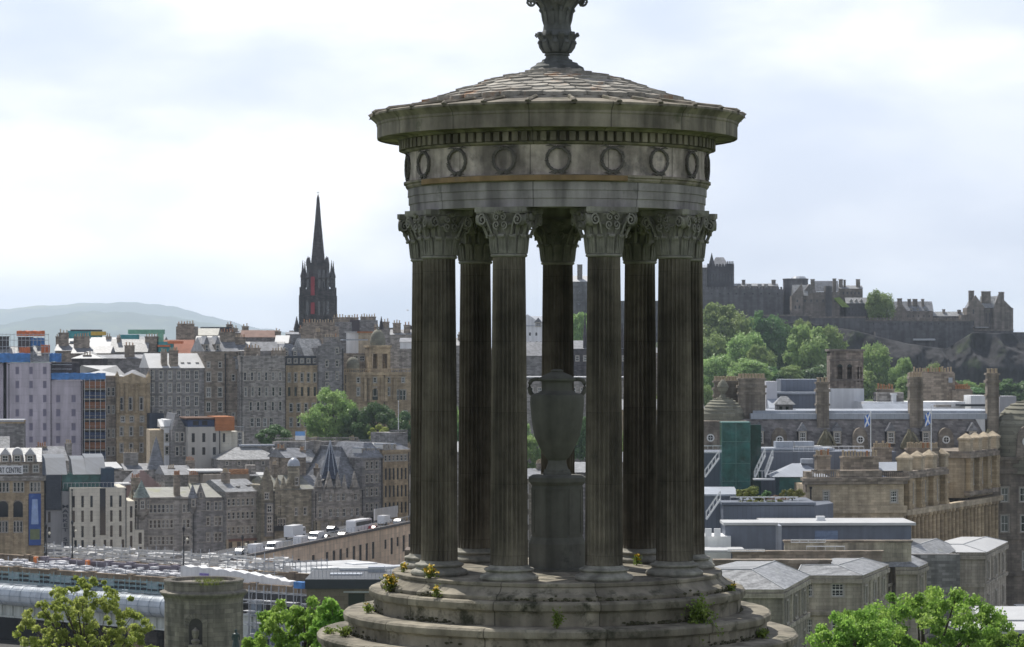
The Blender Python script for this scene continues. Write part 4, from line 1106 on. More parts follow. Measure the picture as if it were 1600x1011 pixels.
def saltire(name):
    m, t, bs = nodes_of(name); L = t.links.new
    def M(op, a, b_=None):
        n = t.nodes.new('ShaderNodeMath'); n.operation = op
        for i, x in enumerate((a, b_)):
            if x is None: continue
            if isinstance(x, (int, float)): n.inputs[i].default_value = x
            else: L(x, n.inputs[i])
        return n.outputs[0]
    tc = t.nodes.new('ShaderNodeTexCoord'); sp = t.nodes.new('ShaderNodeSeparateXYZ'); L(tc.outputs['UV'] if False else tc.outputs['Generated'], sp.inputs[0])
    x, z = sp.outputs['X'], sp.outputs['Z']
    d = M('MINIMUM', M('ABSOLUTE', M('SUBTRACT', x, z)), M('ABSOLUTE', M('SUBTRACT', M('ADD', x, z), 1.0)))
    k = M('LESS_THAN', d, .13)
    mx = t.nodes.new('ShaderNodeMixRGB'); L(k, mx.inputs[0]); mx.inputs[1].default_value = (.03, .14, .5, 1); mx.inputs[2].default_value = (.75, .75, .78, 1)
    L(mx.outputs[0], bs.inputs['Base Color'])
    return m
flagpole(477, 640, 712, 673, 'thin white flagpole carrying the blue and white flag in front of the big tree')
flag('flag half light blue half white flying in front of the big tree', 477, 640, 674, 2.2, 2.0, stripe_flag('blue_white_flag', (.16, .36, .70), (.78, .78, .78)))
flagpole(622.5, 625, 676, 627, 'bare white flagpole on the square tower left of the monument', r=.09)

# ================================================================ LEFT: middle ground
b = Bld('modern_flats', 'modern cream flats with small dark windows and an orange timber corner box', 'building', 293, 382, 640, 644, 64)
b.wall(mat('pale_grey_render', (0.44, 0.42, 0.385), var=.06, scale=.4, streak=.1), 667, [(684, 14, 5, 'p', (3, 302, 335)), (705, 12, 5, 'p', (3, 302, 335))], x0=294, x1=345, d=13)
b.wall(CREAM, 672, [(684, 14, 4, 'p', [350]), ], x0=345.2, x1=362, off=.8, d=11); b.wall(CREAM, 675, [(687, 24, 7, 'g', [375])], x0=362.2, x1=381, off=1.6, d=10)
b.wall(NAVY, 656, [(661, 7, 9, 'p', [306, 320])], x0=294, x1=337, off=.6, d=12, name='attic_wall'); b.roof('flat', mat('brown_flat_roof', (.13, .075, .05), var=.2), 655, 654, x0=293, x1=345, off=.4, d=12)
q = MB(); X0, X1 = b.lx(336)[0], b.lx(366)[0]; q.box(X0, X1, -.3, 9, b.lz(673, 350), b.lz(651, 350)); q.build('timber_box', ORANGE, b.root)
b.rail(STEEL, 675, 666, 363, 381, 1.7, 8, 'roof_railing')
b = Bld('dark_gabled_house', 'narrow dark stone gabled house with tall paired windows squeezed beside the modern flats', 'building', 269, 293, 642, 643, 64)
b.wall(GREY2, 672, [(683, 14, 5, 's', (2, 277, 285)), (705, 14, 5, 's', (2, 277, 288))], d=12, gable=(646, .5, 276)); b.roof('gy', SLATE, 672, 646, off=.2, d=12, over=0, xr=276)
b = Bld('white_end_house', 'narrow white and tan house with a pale gable left of the dark gabled house', 'building', 234, 268.6, 645, 646, 64)
b.wall(TAN2, 672, [], x1=256, d=11); b.wall(WHITEW, 656, [(684, 12, 5, 's', [261]), (704, 12, 5, 's', [261])], x0=256.2, d=11); b.roof('mono', WROOF, 668, 655, x0=252, x1=269, d=9)
b = Bld('round_stair_tower', 'round stone stair tower with a tall dark conical slate roof', 'tower', 230, 260, 632, 632, 60)
q = MB(); X, Yd = b.lx(244, 3); q.lathe([(1.7, 0), (1.7, b.lz(733, 244, 3))], 18, 0, X, 3); q.build('wall', GREY, b.root, smooth=35)
q = MB(); q.lathe([(2.1, b.lz(733, 244, 3)), (1.4, b.lz(715, 244, 3)), (.6, b.lz(694, 244, 3)), (.05, b.lz(682, 244, 3))], 18, 0, X, 3); q.build('roof', SLATE, b.root, smooth=35)
b = Bld('pink_house', 'pink harled house with a crow stepped gable below the conical tower', 'building', 196, 252, 622, 624, 60)
b.wall(PINK, 762, [], d=12, gable=(735, .5, 222), steps=8); b.roof('gy', SLATE, 762, 737, off=.4, d=12, over=0, xr=222); b.roof('flat', WROOF, 758, 757, x0=180, x1=203, off=-2, d=6)
b = Bld('low_slate_house', 'low house with a dark hip end and broad pale slate roof below the timber box', 'building', 343, 440, 632, 636, 60)
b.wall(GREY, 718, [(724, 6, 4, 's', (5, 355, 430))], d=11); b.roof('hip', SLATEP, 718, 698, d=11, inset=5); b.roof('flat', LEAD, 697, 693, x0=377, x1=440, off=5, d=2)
b = Bld('pale_hall', 'hall with a wide pale slate roof and a stone gable behind the domed turret', 'building', 440, 497, 634, 638, 60)
b.wall(GREY2, 723, [], d=11); b.roof('gx', SLATEP, 723, 699, d=11); b.chim(497, 8, 690, 715, 3, 4, GREY, 4)
b = Bld('terrace_parapet', 'long stone terrace building with an arcaded parapet below the big tree', 'building', 430, 600, 640, 646, 60)
b.wall(GREY2, 690, [], d=4); b.rail(GREY, 690, 684, 430, 560, 0, 44, 'balustrade', True); b.rail(LEAD, 690, 687, 560, 600, 0, 12, 'roof_railing')
b = Bld('brick_link_block', 'low block with orange brick parapet and white roofs between the tenement chimneys', 'building', 300, 406, 612, 615, 56)
b.wall(mat('pale_brown_render', (.30, .26, .22), var=.15, scale=.4, streak=.2), 741, [], x0=318, x1=390, d=12); b.wall(GREY, 727, [], x0=385, x1=400, off=3, d=3, name='stair_tower')
q = MB(); q.box(b.lx(358)[0], b.lx(388)[0], -.2, .4, b.lz(741, 370), b.lz(733, 370)); q.build('parapet', mat('orange_brick', (.36, .19, .10), var=.2, brick=(.4, .12)), b.root)
b.roof('flat', WROOF, 738, 737, x0=300, x1=350, off=2, d=10); b.roof('mono', WROOF, 744, 738, x0=382, x1=425, off=1, d=8)
b = Bld('hip_roofed_store', 'small store with grey hip roof beside the round stair tower', 'building', 258, 300, 622, 624, 58)
b.wall(GREY, 742, [(748, 6, 5, 'c', [278])], d=10); b.roof('gx', SLATE, 742, 727, d=10); b.chim(298, 13, 721, 745, 5, 1.3, BROWN, 4, TERRA); b.chim(268, 10, 733, 745, 3, 1.0, BROWN, 3)
b = Bld('white_roof_shed', 'low shed with bright white flat roof between the pink house and the store', 'building', 308, 345, 620, 622, 58)
b.wall(GREY, 745, [], d=9); b.roof('mono', WROOF, 741, 733, d=9)
b = Bld('stone_chimney_block', 'squat stone block crowned by a row of pots behind the hotel roof', 'building', 165, 235, 636, 639, 60)
b.wall(GREY, 735, [], d=10); b.roof('gx', SLATE, 735, 724, x0=195, x1=235, d=9); b.chim(205, 22, 709, 738, 3, 1.2, GREY, 6); b.roof('mono', WROOF, 733, 722, x0=166, x1=190, d=8)
b = Bld('slate_roofed_house', 'house with grey slate roof and twin chimneys in front of the lilac sheeting', 'building', 62, 118, 628, 631, 60)
b.wall(GREY, 720, [], d=10); b.roof('gx', SLATE, 720, 697, x0=72, x1=106, d=10); b.chim(66, 14, 699, 722, 4, 1.3, BROWN, 4, TERRA); b.chim(108, 9, 694, 720, 4, 1.3, GREY, 3)
b = Bld('dark_flat_block', 'dark flat topped stone block at the left edge above the arts building', 'building', -60, 38, 632, 634, 60)
b.wall(GREY2, 660, [], d=12); b.band(TAN, 662, .2, .8); b.roof('flat', LEAD, 659, 657, x0=-55, x1=35, d=11)
b = Bld('pale_gabled_annex', 'annex with one steep pale roof slope at the left edge', 'building', -60, 22, 622, 624, 58)
b.wall(GREY, 716, [], d=11); b.roof('gx', SLATEP, 716, 682, x0=-60, x1=14, d=11)

# ================================================================ LEFT: upper street
b = Bld('sheeted_building', 'tall building wrapped in lilac scaffold sheeting printed with windows, blue tarpaulin on its roof', 'building', 10, 131, 680, 684, 66)
lw = lambda y, xs: (y, 11, 6, 'g', xs)
FR = FRAME; FRAME_SAVE = WCACHE
b.wall(LILAC, 567, [(579, 12, 6, 'l', (3, 27, 70)), (601, 12, 6, 'l', (3, 27, 70)), (623, 12, 6, 'l', (3, 27, 70)), (645, 12, 6, 'l', (3, 27, 70)), (667, 12, 6, 'l', (3, 27, 70)), (687, 10, 6, 'l', (3, 27, 70))], x0=11, x1=80, d=14)
b.wall(LILAC, 594, [(623, 12, 7, 'l', (2, 91, 115)), (645, 12, 7, 'l', (2, 91, 115)), (667, 12, 7, 'l', (2, 91, 115)), (687, 12, 7, 'l', (2, 91, 115))], x0=80.3, x1=129, off=.6, d=13)
b.roof('gx', SLATEP, 566, 541, x0=0, x1=76, off=1, d=13); b.chim(40, 22, 528, 560, 5, 2, SOOT, 0); b.chim(5, 18, 527, 560, 6, 2, SOOT, 0); b.chim(62, 12, 534, 560, 7, 2, SOOT, 0)
def tarp(bb, m, x0, x1, y0, y1, off, name='tarpaulin', d=.5):
    X0, X1 = bb.lx(x0, off)[0], bb.lx(x1, off)[0]; z0, z1 = bb.lz(y1, (x0 + x1) / 2, off), bb.lz(y0, (x0 + x1) / 2, off)
    n = 14; vs = []; r = random.Random(int(x0 * 3 + y0))
    for i in range(n + 1):
        x = X0 + (X1 - X0) * i / n
        for j in range(4):
            z = z0 + (z1 - z0) * j / 3
            vs.append((x, off - r.uniform(0, .5), z + r.uniform(-.12, .12)))
        for j in range(4): vs.append((x, off + d, z1 + r.uniform(-.1, .1) if j == 0 else z0 if j == 3 else z1 - (z1 - z0) * j / 3))
    q = MB(); q.add(vs, [(i * 8 + j, i * 8 + (j + 1) % 8, (i + 1) * 8 + (j + 1) % 8, (i + 1) * 8 + j) for i in range(n) for j in range(8)] + [tuple(range(8)), tuple(n * 8 + j for j in range(8))])
    return q.build(name, m, bb.root, smooth=True)
tarp(b, BTARP, -5, 47, 552, 566, 0); tarp(b, BTARP, 80, 165, 583, 593, .2); tarp(b, OTARP, 30, 47, 543, 555, 1.5); tarp(b, BTARP, 77, 96, 552, 565, 3); tarp(b, OTARP, 64, 78, 539, 551, 4); tarp(b, OTARP, 26, 70, 517, 525, 5); tarp(b, BTARP, 48, 70, 528, 540, 4.5)
q = MB()
for x in range(-2, 100, 6):
    X = b.lx(x, 3)[0]; q.box(X - .05, X + .05, 3, 3.1, b.lz(566, x, 3), b.lz(521 if x < 78 else 556, x, 3))
for y in (523, 532, 542, 553): q.box(b.lx(-4, 3)[0], b.lx(98 if y > 550 else 76, 3)[0], 3, 3.08, b.lz(y, 40, 3), b.lz(y, 40, 3) + .12)
for y in (570, 577, 584):  q.box(b.lx(81, 2)[0], b.lx(112, 2)[0], 2, 2.08, b.lz(y, 90, 2), b.lz(y, 90, 2) + .12)
q.build('scaffold_frame', STEEL, b.root)
b.wall(SOOT, 566, [], x0=80.3, x1=125, off=6, d=8, name='rear_wall')
b2 = Bld('sheeted_end_building', 'sliver of a second lilac sheeted building beyond a dark gap at the left edge', 'building', -50, 5, 682, 683, 66)
b2.wall(LILAC, 567, [], d=13); b2.roof('gx', SLATEP, 567, 545, d=12)
b = Bld('open_scaffold_lift', 'open scaffold lift with alternating rust and blue decks against the lilac sheeting', 'scaffold', 131.5, 166, 683, 684, 66)
b.wall(SOOT, 597, [], off=3, d=8)
for i in range(8):
    y = 601 + i * 15.8
    q = MB(); q.box(b.lx(132)[0], b.lx(165)[0], 1.0, 2.6, b.lz(y + 5.5, 148), b.lz(y - 4.5, 148)); q.build('deck_panel', BRICKO if i % 2 == 0 else NAVY, b.root)
    q = MB(); X0, X1 = b.lx(131)[0], b.lx(166)[0]; q.box(X0, X1, 0, 2.5, b.lz(y + 8, 148), b.lz(y + 6.2, 148)); q.box(X0, X1, 0, .08, b.lz(y + 1.5, 148), b.lz(y + 1, 148)); q.build('deck_board', BOARD, b.root)
q = MB()
for x in (132, 140, 149, 157, 165): X = b.lx(x)[0]; q.box(X - .06, X + .06, -.05, .05, 0, b.lz(592, x))
q.build('scaffold_frame', STEEL, b.root)
# ornate tan tower building
b = Bld('ornate_tan_building', 'ornate tan stone building with a pedimented bay, columns and round windows', 'building', 166, 233, 686, 689, 66)
b.wall(BROWN, 587, [(y, 13, 4, 's', [170, 177]) for y in (612, 640, 677, 705)], x1=182, off=1, d=14)
b.wall(TAN, 593, [(631, 20, 5, 's', [190, 204, 221]), (655, 9, 6, 's', [192, 206, 222]), (674, 14, 5, 's', [190, 205, 221]), (700, 14, 5, 's', [190, 205, 221])], x0=182.2, d=15, gable=(583, .6, 206), bands=[(599, .2, .5), (646, .2, .4), (663, .2, .4), (687, .2, .4)])
for x in (184, 197, 213, 231): q = MB(); X = b.lx(x)[0]; q.lathe([(.55, b.lz(645, x)), (.5, b.lz(602, x)), (.65, b.lz(600, x))], 10, 0, X, -.4); q.build('column', TAN, b.root, smooth=True)
b.wall(BROWN, 590, [], x0=185, x1=232, off=3, d=8, name='rear_wall')
b.roof('hip', WROOF, 588, 571, x0=126, x1=196, off=4, d=14, inset=10); b.roof('man', SLATE, 590, 578, x0=196, x1=232, off=4, d=10, inset=3)
for x in (183, 232): b.turret(x, 7, 598, 588, 580, .2, TAN, TAN, corbel=False, nw=0, n=8, name='pinnacle')
# grey tenement with white lit roof
b = Bld('white_roofed_tenement', 'grey tenement with a bright pale roof and two broad dark chimney stacks', 'building', 233.5, 319, 690, 694, 66)
b.wall(GREY2, 576, [(586, 13, 6, 's', (6, 238, 307)), (606, 15, 6, 's', (6, 238, 307)), (627, 15, 6, 's', (6, 238, 307)), (648, 14, 6, 's', (5, 252, 307))], d=14, bands=[(578, .2, .5), (616, .1, .3)])
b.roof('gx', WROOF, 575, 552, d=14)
b.chim(257, 9, 551, 600, .6, 1.5, BROWN, 3); b.chim(272, 13, 549, 600, .4, 1.6, BROWN, 5)
b.wall(mat('dark_blue_cladding', (.05, .06, .085), var=.15, brick=(.8, 6)), 646, [], x0=234, x1=256, off=-5, d=4, name='stair_wall')
for x in (285, 295, 308): b.dormer(x, 4, 572, 567, 566, 2, WROOF, WROOF, kind='flat', dep=2)
# baronial tenement, twin gables
b = Bld('round_stair_tenement', 'dark brown tenement with sash windows and two pointed dormers left of the twin roofs', 'building', 319.5, 372, 694, 697, 66)
b.wall(BROWN, 549, [(y, 15, 7, 's', [326, 344]) for y in (589, 613, 636, 660)] + [(570, 9, 5, 's', [326, 344])], d=14, bands=[(600, .1, .3), (648, .12, .3)])
for x in (323, 340): b.dormer(x, 8, 551, 538, 525, .3, BROWN, SLATE, dep=5)
b.roof('gx', SLATE, 549, 527, d=13); b.chim(356, 22, 520, 552, 4, 1.3, BROWN, 5, TERRA)
q = MB(); X = b.lx(352)[0]; q.box(X - .12, X + .12, -.2, 0, b.lz(645, 352), b.lz(552, 352)); q.build('downpipe', BLACK, b.root)
b.wall(BROWN, 560, [(y, 10, 5, 's', [365]) for y in (590, 650)], x0=356, x1=375, off=-.9, d=3, name='stair_wall')
b = Bld('twin_roof_tenement', 'tall grey tenement with two steep pale triangular roofs and tall sash windows', 'building', 375, 446, 692, 695, 66)
b.wall(GREY, 556, [(588, 13, 4, 's', (6, 383, 438)), (612, 14, 4, 's', (6, 384, 438)), (635, 14, 4, 's', (5, 392, 438)), (660, 14, 6, 's', (4, 394, 424)), (573, 8, 4, 's', [397, 405, 428, 436])], d=15, bands=[(598, .1, .25), (646, .15, .35)])
def revgable(bb, x0, x1, y0, y1, off, m):       # roof slope seen as a triangle running down to a point
    X0, X1 = bb.lx(x0, off)[0], bb.lx(x1, off)[0]; zt_, zb_ = bb.lz(y0, x0, off + 5), bb.lz(y1, x0, off); xm = (X0 + X1) / 2
    q = MB(); q.add([(X0, off + 5, zt_), (X1, off + 5, zt_), (xm, off, zb_), (X0, off + 5.5, zb_), (X1, off + 5.5, zb_)], [(0, 2, 1), (0, 3, 2), (1, 2, 4), (0, 1, 4, 3), (2, 3, 4)]); q.build('roof', m, bb.root)
revgable(b, 367, 396, 555, 577, .5, SLATEP); revgable(b, 407, 427, 555, 577, .5, SLATEP)
for x0_, x1_ in ((378, 388), (394, 411), (424, 440)): b.wall(GREY, 572, [], x0=x0_, x1=x1_, off=-.1, d=6, gable=(553 if x0_ > 380 else 565, .5), zb=b.lz(578, x0_), name='wall_head_gable')
b.wall(GREY2, 548, [], x0=376, x1=444, off=5, d=8, name='rear_wall'); b.roof('gx', SLATE, 551, 534, x0=398, x1=436, off=8, d=9)
b.chim(395, 24, 545, 566, 3, 1.3, BROWN, 5); b.chim(436, 22, 549, 566, 3, 1.3, BROWN, 5)
b = Bld('tan_dormer_block', 'tan flat fronted block with a dark dormered top storey behind the big tree', 'building', 446.5, 498, 698, 701, 66)
b.wall(TAN, 571, [(590, 14, 4, 's', (5, 452, 492)), (612, 14, 4, 'p', (5, 452, 492)), (637, 13, 5, 's', (4, 455, 490)), (660, 14, 5, 's', (4, 455, 490))], d=14, bands=[(574, .2, .5), (622, .2, .5)])
b.wall(DARK, 556, [(564, 6, 5, 's', (5, 452, 492))], x0=441, x1=497, off=.8, d=12, name='attic_wall'); b.roof('man', SLATE, 556, 537, x0=437, x1=470, off=1.5, d=11, inset=2)
for x in (447, 461): b.dormer(x, 7, 556, 549, 543, 1.2, SLATE, SLATEP, kind='round', dep=3)
b = Bld('steep_gable_house', 'tall grey house with a steep dark and pale roof and crow stepped gable', 'building', 498, 537, 700, 703, 66)
b.wall(GREY2, 543, [(548, 8, 4, 's', [527]), (568, 10, 4, 's', [511, 527]), (587, 11, 4, 's', [511, 527]), (604, 11, 4, 's', [511])], d=13, gable=(529, .5, 522), steps=5)
b.roof('gx', SLATEP, 556, 529, x0=476, x1=508, off=3, d=9); b.chim(520, 26, 528, 545, 3, 1.2, GREY, 6); b.chim(499, 8, 520, 550, 8, 2, BROWN, 3)
q = MB(); X0, X1 = b.lx(471, 3)[0], b.lx(487, 3)[0]; q.add([(X0, 3, b.lz(556, 478, 3)), (X1, 3, b.lz(556, 478, 3)), (X1, 7.5, b.lz(530, 478, 7)), (X1, 12, b.lz(556, 478, 3)), (X0, 12, b.lz(556, 478, 3))], [(0, 1, 2), (0, 2, 3, 4), (1, 3, 2), (0, 4, 3, 1)]); q.build('hip_roof', mat('dark_hip_slate', (.07, .075, .085), slate=(.5, .28)), b.root)
# bank with cupola
b = Bld('domed_bank', 'tan classical bank with a ribbed central cupola and arched windows left of the monument', 'bank', 537.5, 660, 706, 712, 66)
b.wall(TAN, 583, [(594, 8, 5, 's', [560, 586, 607, 630]), (612, 13, 5, 's', [560, 586, 607]), (618, 17, 4, 's', [622, 627, 632, 645]), (650, 15, 6, 's', [560, 607, 634])], d=16, bands=[(586, .3, .7), (602, .2, .5), (628, .25, .5)])
b.arch(586, 9, 626, 607, 0, TAN)
for x in (570, 577, 597, 602, 616): q = MB(); X = b.lx(x)[0]; q.lathe([(.55, b.lz(627, x)), (.5, b.lz(592, x)), (.7, b.lz(590, x))], 10, 0, X, -.5); q.build('column', TAN, b.root, smooth=True)
X, Yd = b.lx(592, 4); q = MB(); z0, z1 = b.lz(583, 592, 4), b.lz(543, 592, 4); wd = 34 * Yd / F / 2
ops = [(X - wd * .72, X - wd * .22, z0 + 1.2, z1 - 1.6), (X + wd * .22, X + wd * .72, z0 + 1.2, z1 - 1.6)]
b.facade(q, X - wd, 2 * wd, 3, z0, z1, ops, rd=1.2); b.facade(q, X - wd, 2 * wd, 7.5, z0, z1, ops, rd=.3)
q.box(X - wd, X - wd + .6, 3.02, 7.5, z0, z1); q.box(X + wd - .6, X + wd, 3.02, 7.5, z0, z1); q.box(X - wd, X + wd, 3.02, 7.5, z1 - .5, z1 - .01); q.box(X - wd - .3, X + wd + .3, 2.7, 7.8, z1, z1 + .6)
q.build('belfry', TAN, b.root)
q = MB(); q.lathe([(wd * .72, z1 + .6), (wd * .74, z1 + 1.6)] + [(wd * .70 * cos(a), z1 + 1.6 + 3.0 * sin(a)) for a in [i * pi / 14 for i in range(7)]] + [(.3, z1 + 4.7), (.12, z1 + 5.6)], 16, 0, X, 5.2); q.build('cupola', COPPER, b.root, smooth=35)
for x, yy in ((553, 553), ): 
    q = MB(); X2 = b.lx(x, 2)[0]; z = b.lz(583, x, 2); q.lathe([(1.7, z), (1.7, z + 2.2)] + [(1.7 * cos(a), z + 2.2 + 1.9 * sin(a)) for a in [i * pi / 12 for i in range(6)]], 14, 0, X2, 3); q.build('side_cupola', COPPER, b.root, smooth=35)
b.wall(BROWN, 552, [(560, 8, 8, 's', [556, 566])], x0=537, x1=575, off=8, d=8, name='rear_wall'); b.roof('flat', LEAD, 532, 531, x0=538, x1=572, off=10, d=6)
b.wall(GREY, 545, [], x0=609, x1=660, off=9, d=6, name='rear_wall'); b.rail(TAN, 583, 576, 538, 578, 0, 12, 'balustrade', True); b.rail(TAN, 583, 576, 607, 660, 0, 14, 'balustrade', True)
# ================================================================ trees
LEAF_FAR = leaf_mat('park_leaf', (0.18, 0.28, 0.09), (0.27, 0.38, 0.13), (0.38, 0.47, 0.20), .45, .16)
LEAF_DARK = leaf_mat('dark_leaf', (0.075, 0.15, 0.055), (0.115, 0.21, 0.075), (0.18, 0.29, 0.10), .4, .16)
LEAF_NEAR = leaf_mat('sycamore_leaf', (0.15, 0.28, 0.045), (0.25, 0.39, 0.075), (0.37, 0.48, 0.12), .6, .9)
LEAF_YEL = leaf_mat('yellow_green_leaf', (0.28, 0.37, 0.08), (0.37, 0.45, 0.11), (0.46, 0.51, 0.17), .62, .9)
BARK = mat('bark', (0.075, 0.06, 0.045), var=0.35, scale=4)
def crown(seed, w, d, h, ncl, nleaf, leaf, m, shell=.75, wild=.55, clr=(.16, .30), stretch=1.0):
    """crown of leaf clumps, base at z=0 and top at h; returns mesh and clump centres"""
    r = np.random.default_rng(seed)
    C = []; 
    while len(C) < ncl:
        p = r.uniform(-1, 1, 3); q = np.linalg.norm(p * np.array([1, 1, 1]))
        if q > 1 or q < .25 or (q < shell and r.random() < .55): continue
        if p[2] < -.75: continue
        C.append(p)
    C = np.array(C)
    cen = C * np.array([w / 2, d / 2, h / 2]) * .80; cen[:, 2] += h / 2
    rad_ = r.uniform(clr[0], clr[1], ncl) * (w + h) / 2 * .5
    k = r.integers(0, ncl, nleaf)
    dirs = r.normal(size=(nleaf, 3)); dirs[:, 2] = dirs[:, 2] * .8 + .25
    dirs /= np.linalg.norm(dirs, axis=1)[:, None]
    rr = rad_[k] * (1 - .6 * r.random(nleaf) ** (1.2 if wild > .8 else 2.2)) * r.choice([1, 1, 1, 1.14, 1.3 if wild > .8 else 1], nleaf)
    pos = cen[k] + dirs * rr[:, None] * np.array([1, 1, .8 * stretch])
    nrm = dirs + r.normal(size=(nleaf, 3)) * wild; nrm[:, 2] += .25
    nrm /= np.linalg.norm(nrm, axis=1)[:, None]
    t = np.cross(nrm, r.normal(size=(nleaf, 3))); t /= np.linalg.norm(t, axis=1)[:, None]
    s = np.cross(nrm, t)
    L = leaf * r.uniform(.6, 1.35, nleaf)[:, None]
    v = np.stack([pos - t * L * .5, pos + s * L * .34 + nrm * L * .06, pos + t * L * .5, pos - s * L * .34 + nrm * L * .06], 1).reshape(-1, 3)
    for ax, (lo_, hi_) in enumerate(((-w / 2, w / 2), (-d / 2, d / 2), (0, h))):     # fill the crown's box exactly
        a, b_ = np.percentile(v[:, ax], .3), np.percentile(v[:, ax], 99.7)
        v[:, ax] = lo_ + (v[:, ax] - a) * (hi_ - lo_) / (b_ - a); cen[:, ax] = lo_ + (cen[:, ax] - a) * (hi_ - lo_) / (b_ - a)
    q = np.arange(nleaf * 4).reshape(-1, 4)
    return np_mesh('crown', v, q, m), cen
def trunk_mesh(cen, h0, r0, seed, nl=9):
    b = MB(); r = random.Random(seed); top = max(c[2] for c in cen) * .8
    pts = [(0, 0, -h0 - 1.0), (0.02, 0, -h0 * .4), (.1 * r0, .1 * r0, top * .3), (r0 * .3, 0, top * .7), (0, 0, top)]
    b.path(pts, [r0 * 1.3, r0, r0 * .75, r0 * .4, r0 * .1], 8)
    for c in r.sample(list(cen), min(nl, len(cen))):
        z = max(-h0 * .3, min(top * .7, c[2] * r.uniform(.15, .55)))
        b.path([(0, 0, z), (c[0] * .45, c[1] * .45, z + (c[2] - z) * .4 + r0 * .4), tuple(c)], [r0 * .45, r0 * .25, r0 * .07], 5)
    return b.mesh('trunk', BARK, smooth=True)
PROTO = {}
def tree(label, px, Y, ytop, ybot, wpx, kind, seed, cat='tree', group=None, zg=None, rz=None, name='broadleaf_tree'):
    """crown between rows ytop..ybot at depth Y, trunk down to the ground; crown meshes are shared between copies"""
    w = wpx * Y / F; h = (ybot - ytop) * Y / F; zb = EYE + (HOR - ybot) * Y / F
    x = (px - CXP) * Y / F
    if kind not in PROTO:
        if kind.startswith('far'):
            mt = LEAF_DARK if 'dark' in kind else LEAF_FAR
            PROTO[kind] = crown(len(kind) * 7 + seed, 16, 16, 15, 70, 11000, .72, mt, clr=(.10, .32), wild=.9)
        elif kind == 'round': PROTO[kind] = crown(77, 16, 16, 17, 70, 14000, .75, LEAF_FAR, clr=(.24, .36), shell=.6)
        elif kind == 'mid': PROTO[kind] = crown(31, 16, 14, 13, 80, 18000, .46, LEAF_FAR, clr=(.08, .24), wild=.9)
        elif kind == 'middark': PROTO[kind] = crown(32, 12, 12, 10, 30, 9000, .5, LEAF_DARK, clr=(.16, .28))
        elif kind == 'midyel': PROTO[kind] = crown(33, 5, 5, 4.5, 16, 3500, .36, LEAF_YEL, clr=(.18, .3))
        me, cen = PROTO[kind]
        PROTO[kind] = (me, cen, trunk_mesh(cen, 5, .35, seed), max(v.co.x for v in me.vertices) * 2, max(v.co.z for v in me.vertices))
    me, cen, tr, W0, H0 = PROTO[kind]
    t = thing(name, label, cat, (x, Y, zb), seed * 1.3 if rz is None else rz, group)
    t.scale = (w / W0, w / W0, h / H0)
    g = zg if zg is not None else ground_z(x, Y)
    c = link('crown', me, t); q = link('trunk', tr, t); q.scale = (1, 1, 1)
    need = (zb - g + .5) / (h / H0)
    if need > 6: 
        b = MB(); b.path([(0, 0, -need), (0, 0, -4)], [.55, .5], 7); 
        e = b.build('trunk', BARK, t)
    return t

# ================================================================ LEFT: bridge, station, vehicles
BR = Bld('road_bridge', 'wide road bridge under repair with brown stone parapet crossing the station valley at left', 'bridge', -90, 640, 487, 424, 45)
zl = lambda z: z - BR.zb
xw = BR.w
q = MB(); q.box(-20, xw, 0, 20, zl(60.2), zl(61.3)); q.build('deck', ASPH, BR.root)
PAR = mat('brown_bridge_parapet', (0.235, 0.18, 0.125), var=.25, scale=.5, brick=(1.2, .6), streak=.3, bvar=.2)
for o_ in (0, 19.4):
    q = MB(); q.box(-20, xw, o_ - .15, o_ + .45, zl(61.304), zl(62.3)); q.box(-20, xw, o_ - .25, o_ + .55, zl(62.304), zl(62.55))
    for x in range(-18, int(xw), 9): q.box(x, x + 1.2, o_ - .35, o_ + .65, zl(61.31), zl(62.75))
    q.build('parapet', PAR, BR.root)
q = MB(); q.box(-20, xw, .2, 1.0, zl(54.3), zl(57.4))
for x in np.arange(-19, xw, 2.6): q.box(x, x + .18, -.05, .198, zl(54.35), zl(57.3))
q.box(-20, xw, -.25, .196, zl(57.404), zl(57.7)); q.box(-20, xw, -.25, .196, zl(54.0), zl(54.296)); q.build('girder', BRIDGEP, BR.root)
for x in (-12, 22, 47, 72):
    q = MB(); q.box(x, x + 3, 1.5, 18.5, -2, zl(60.1)); q.box(x - .4, x + 3.4, 1.1, 18.9, zl(52.6), zl(53.4)); q.build('pier', mat('shade_dark_pier_stone', (.06, .052, .045), var=.3, brick=(1.2, .6), streak=.3), BR.root)  # dark pier colour stands in for the shade under the deck
def lattice(q, x0, x1, y0, y1, z0, z1, dx, dz, r=.045, rnd=None, diag=True):
    rnd = rnd or random.Random(1)
    for y in (y0, y1):
        for x in np.arange(x0, x1 + .01, dx): q.box(x - r, x + r, y - r, y + r, z0, z1 + rnd.uniform(-.2, .5))
        for z in np.arange(z0 + dz * .5, z1, dz): q.box(x0 - .4, x1 + .4, y - r * 2.2, y - r, z - r, z + r)
    if diag:
        for x in np.arange(x0, x1 - dx, dx * 2.0): q.bar((x, y0 - .12, z0), (x + dx * 1.6, y0 - .12, z1), r * .9)
    for z in np.arange(z0 + dz * .5, z1, dz):
        for x in np.arange(x0, x1, dx): q.box(x - r, x + r, y0, y1, z - r * 3, z - r * 1.2)
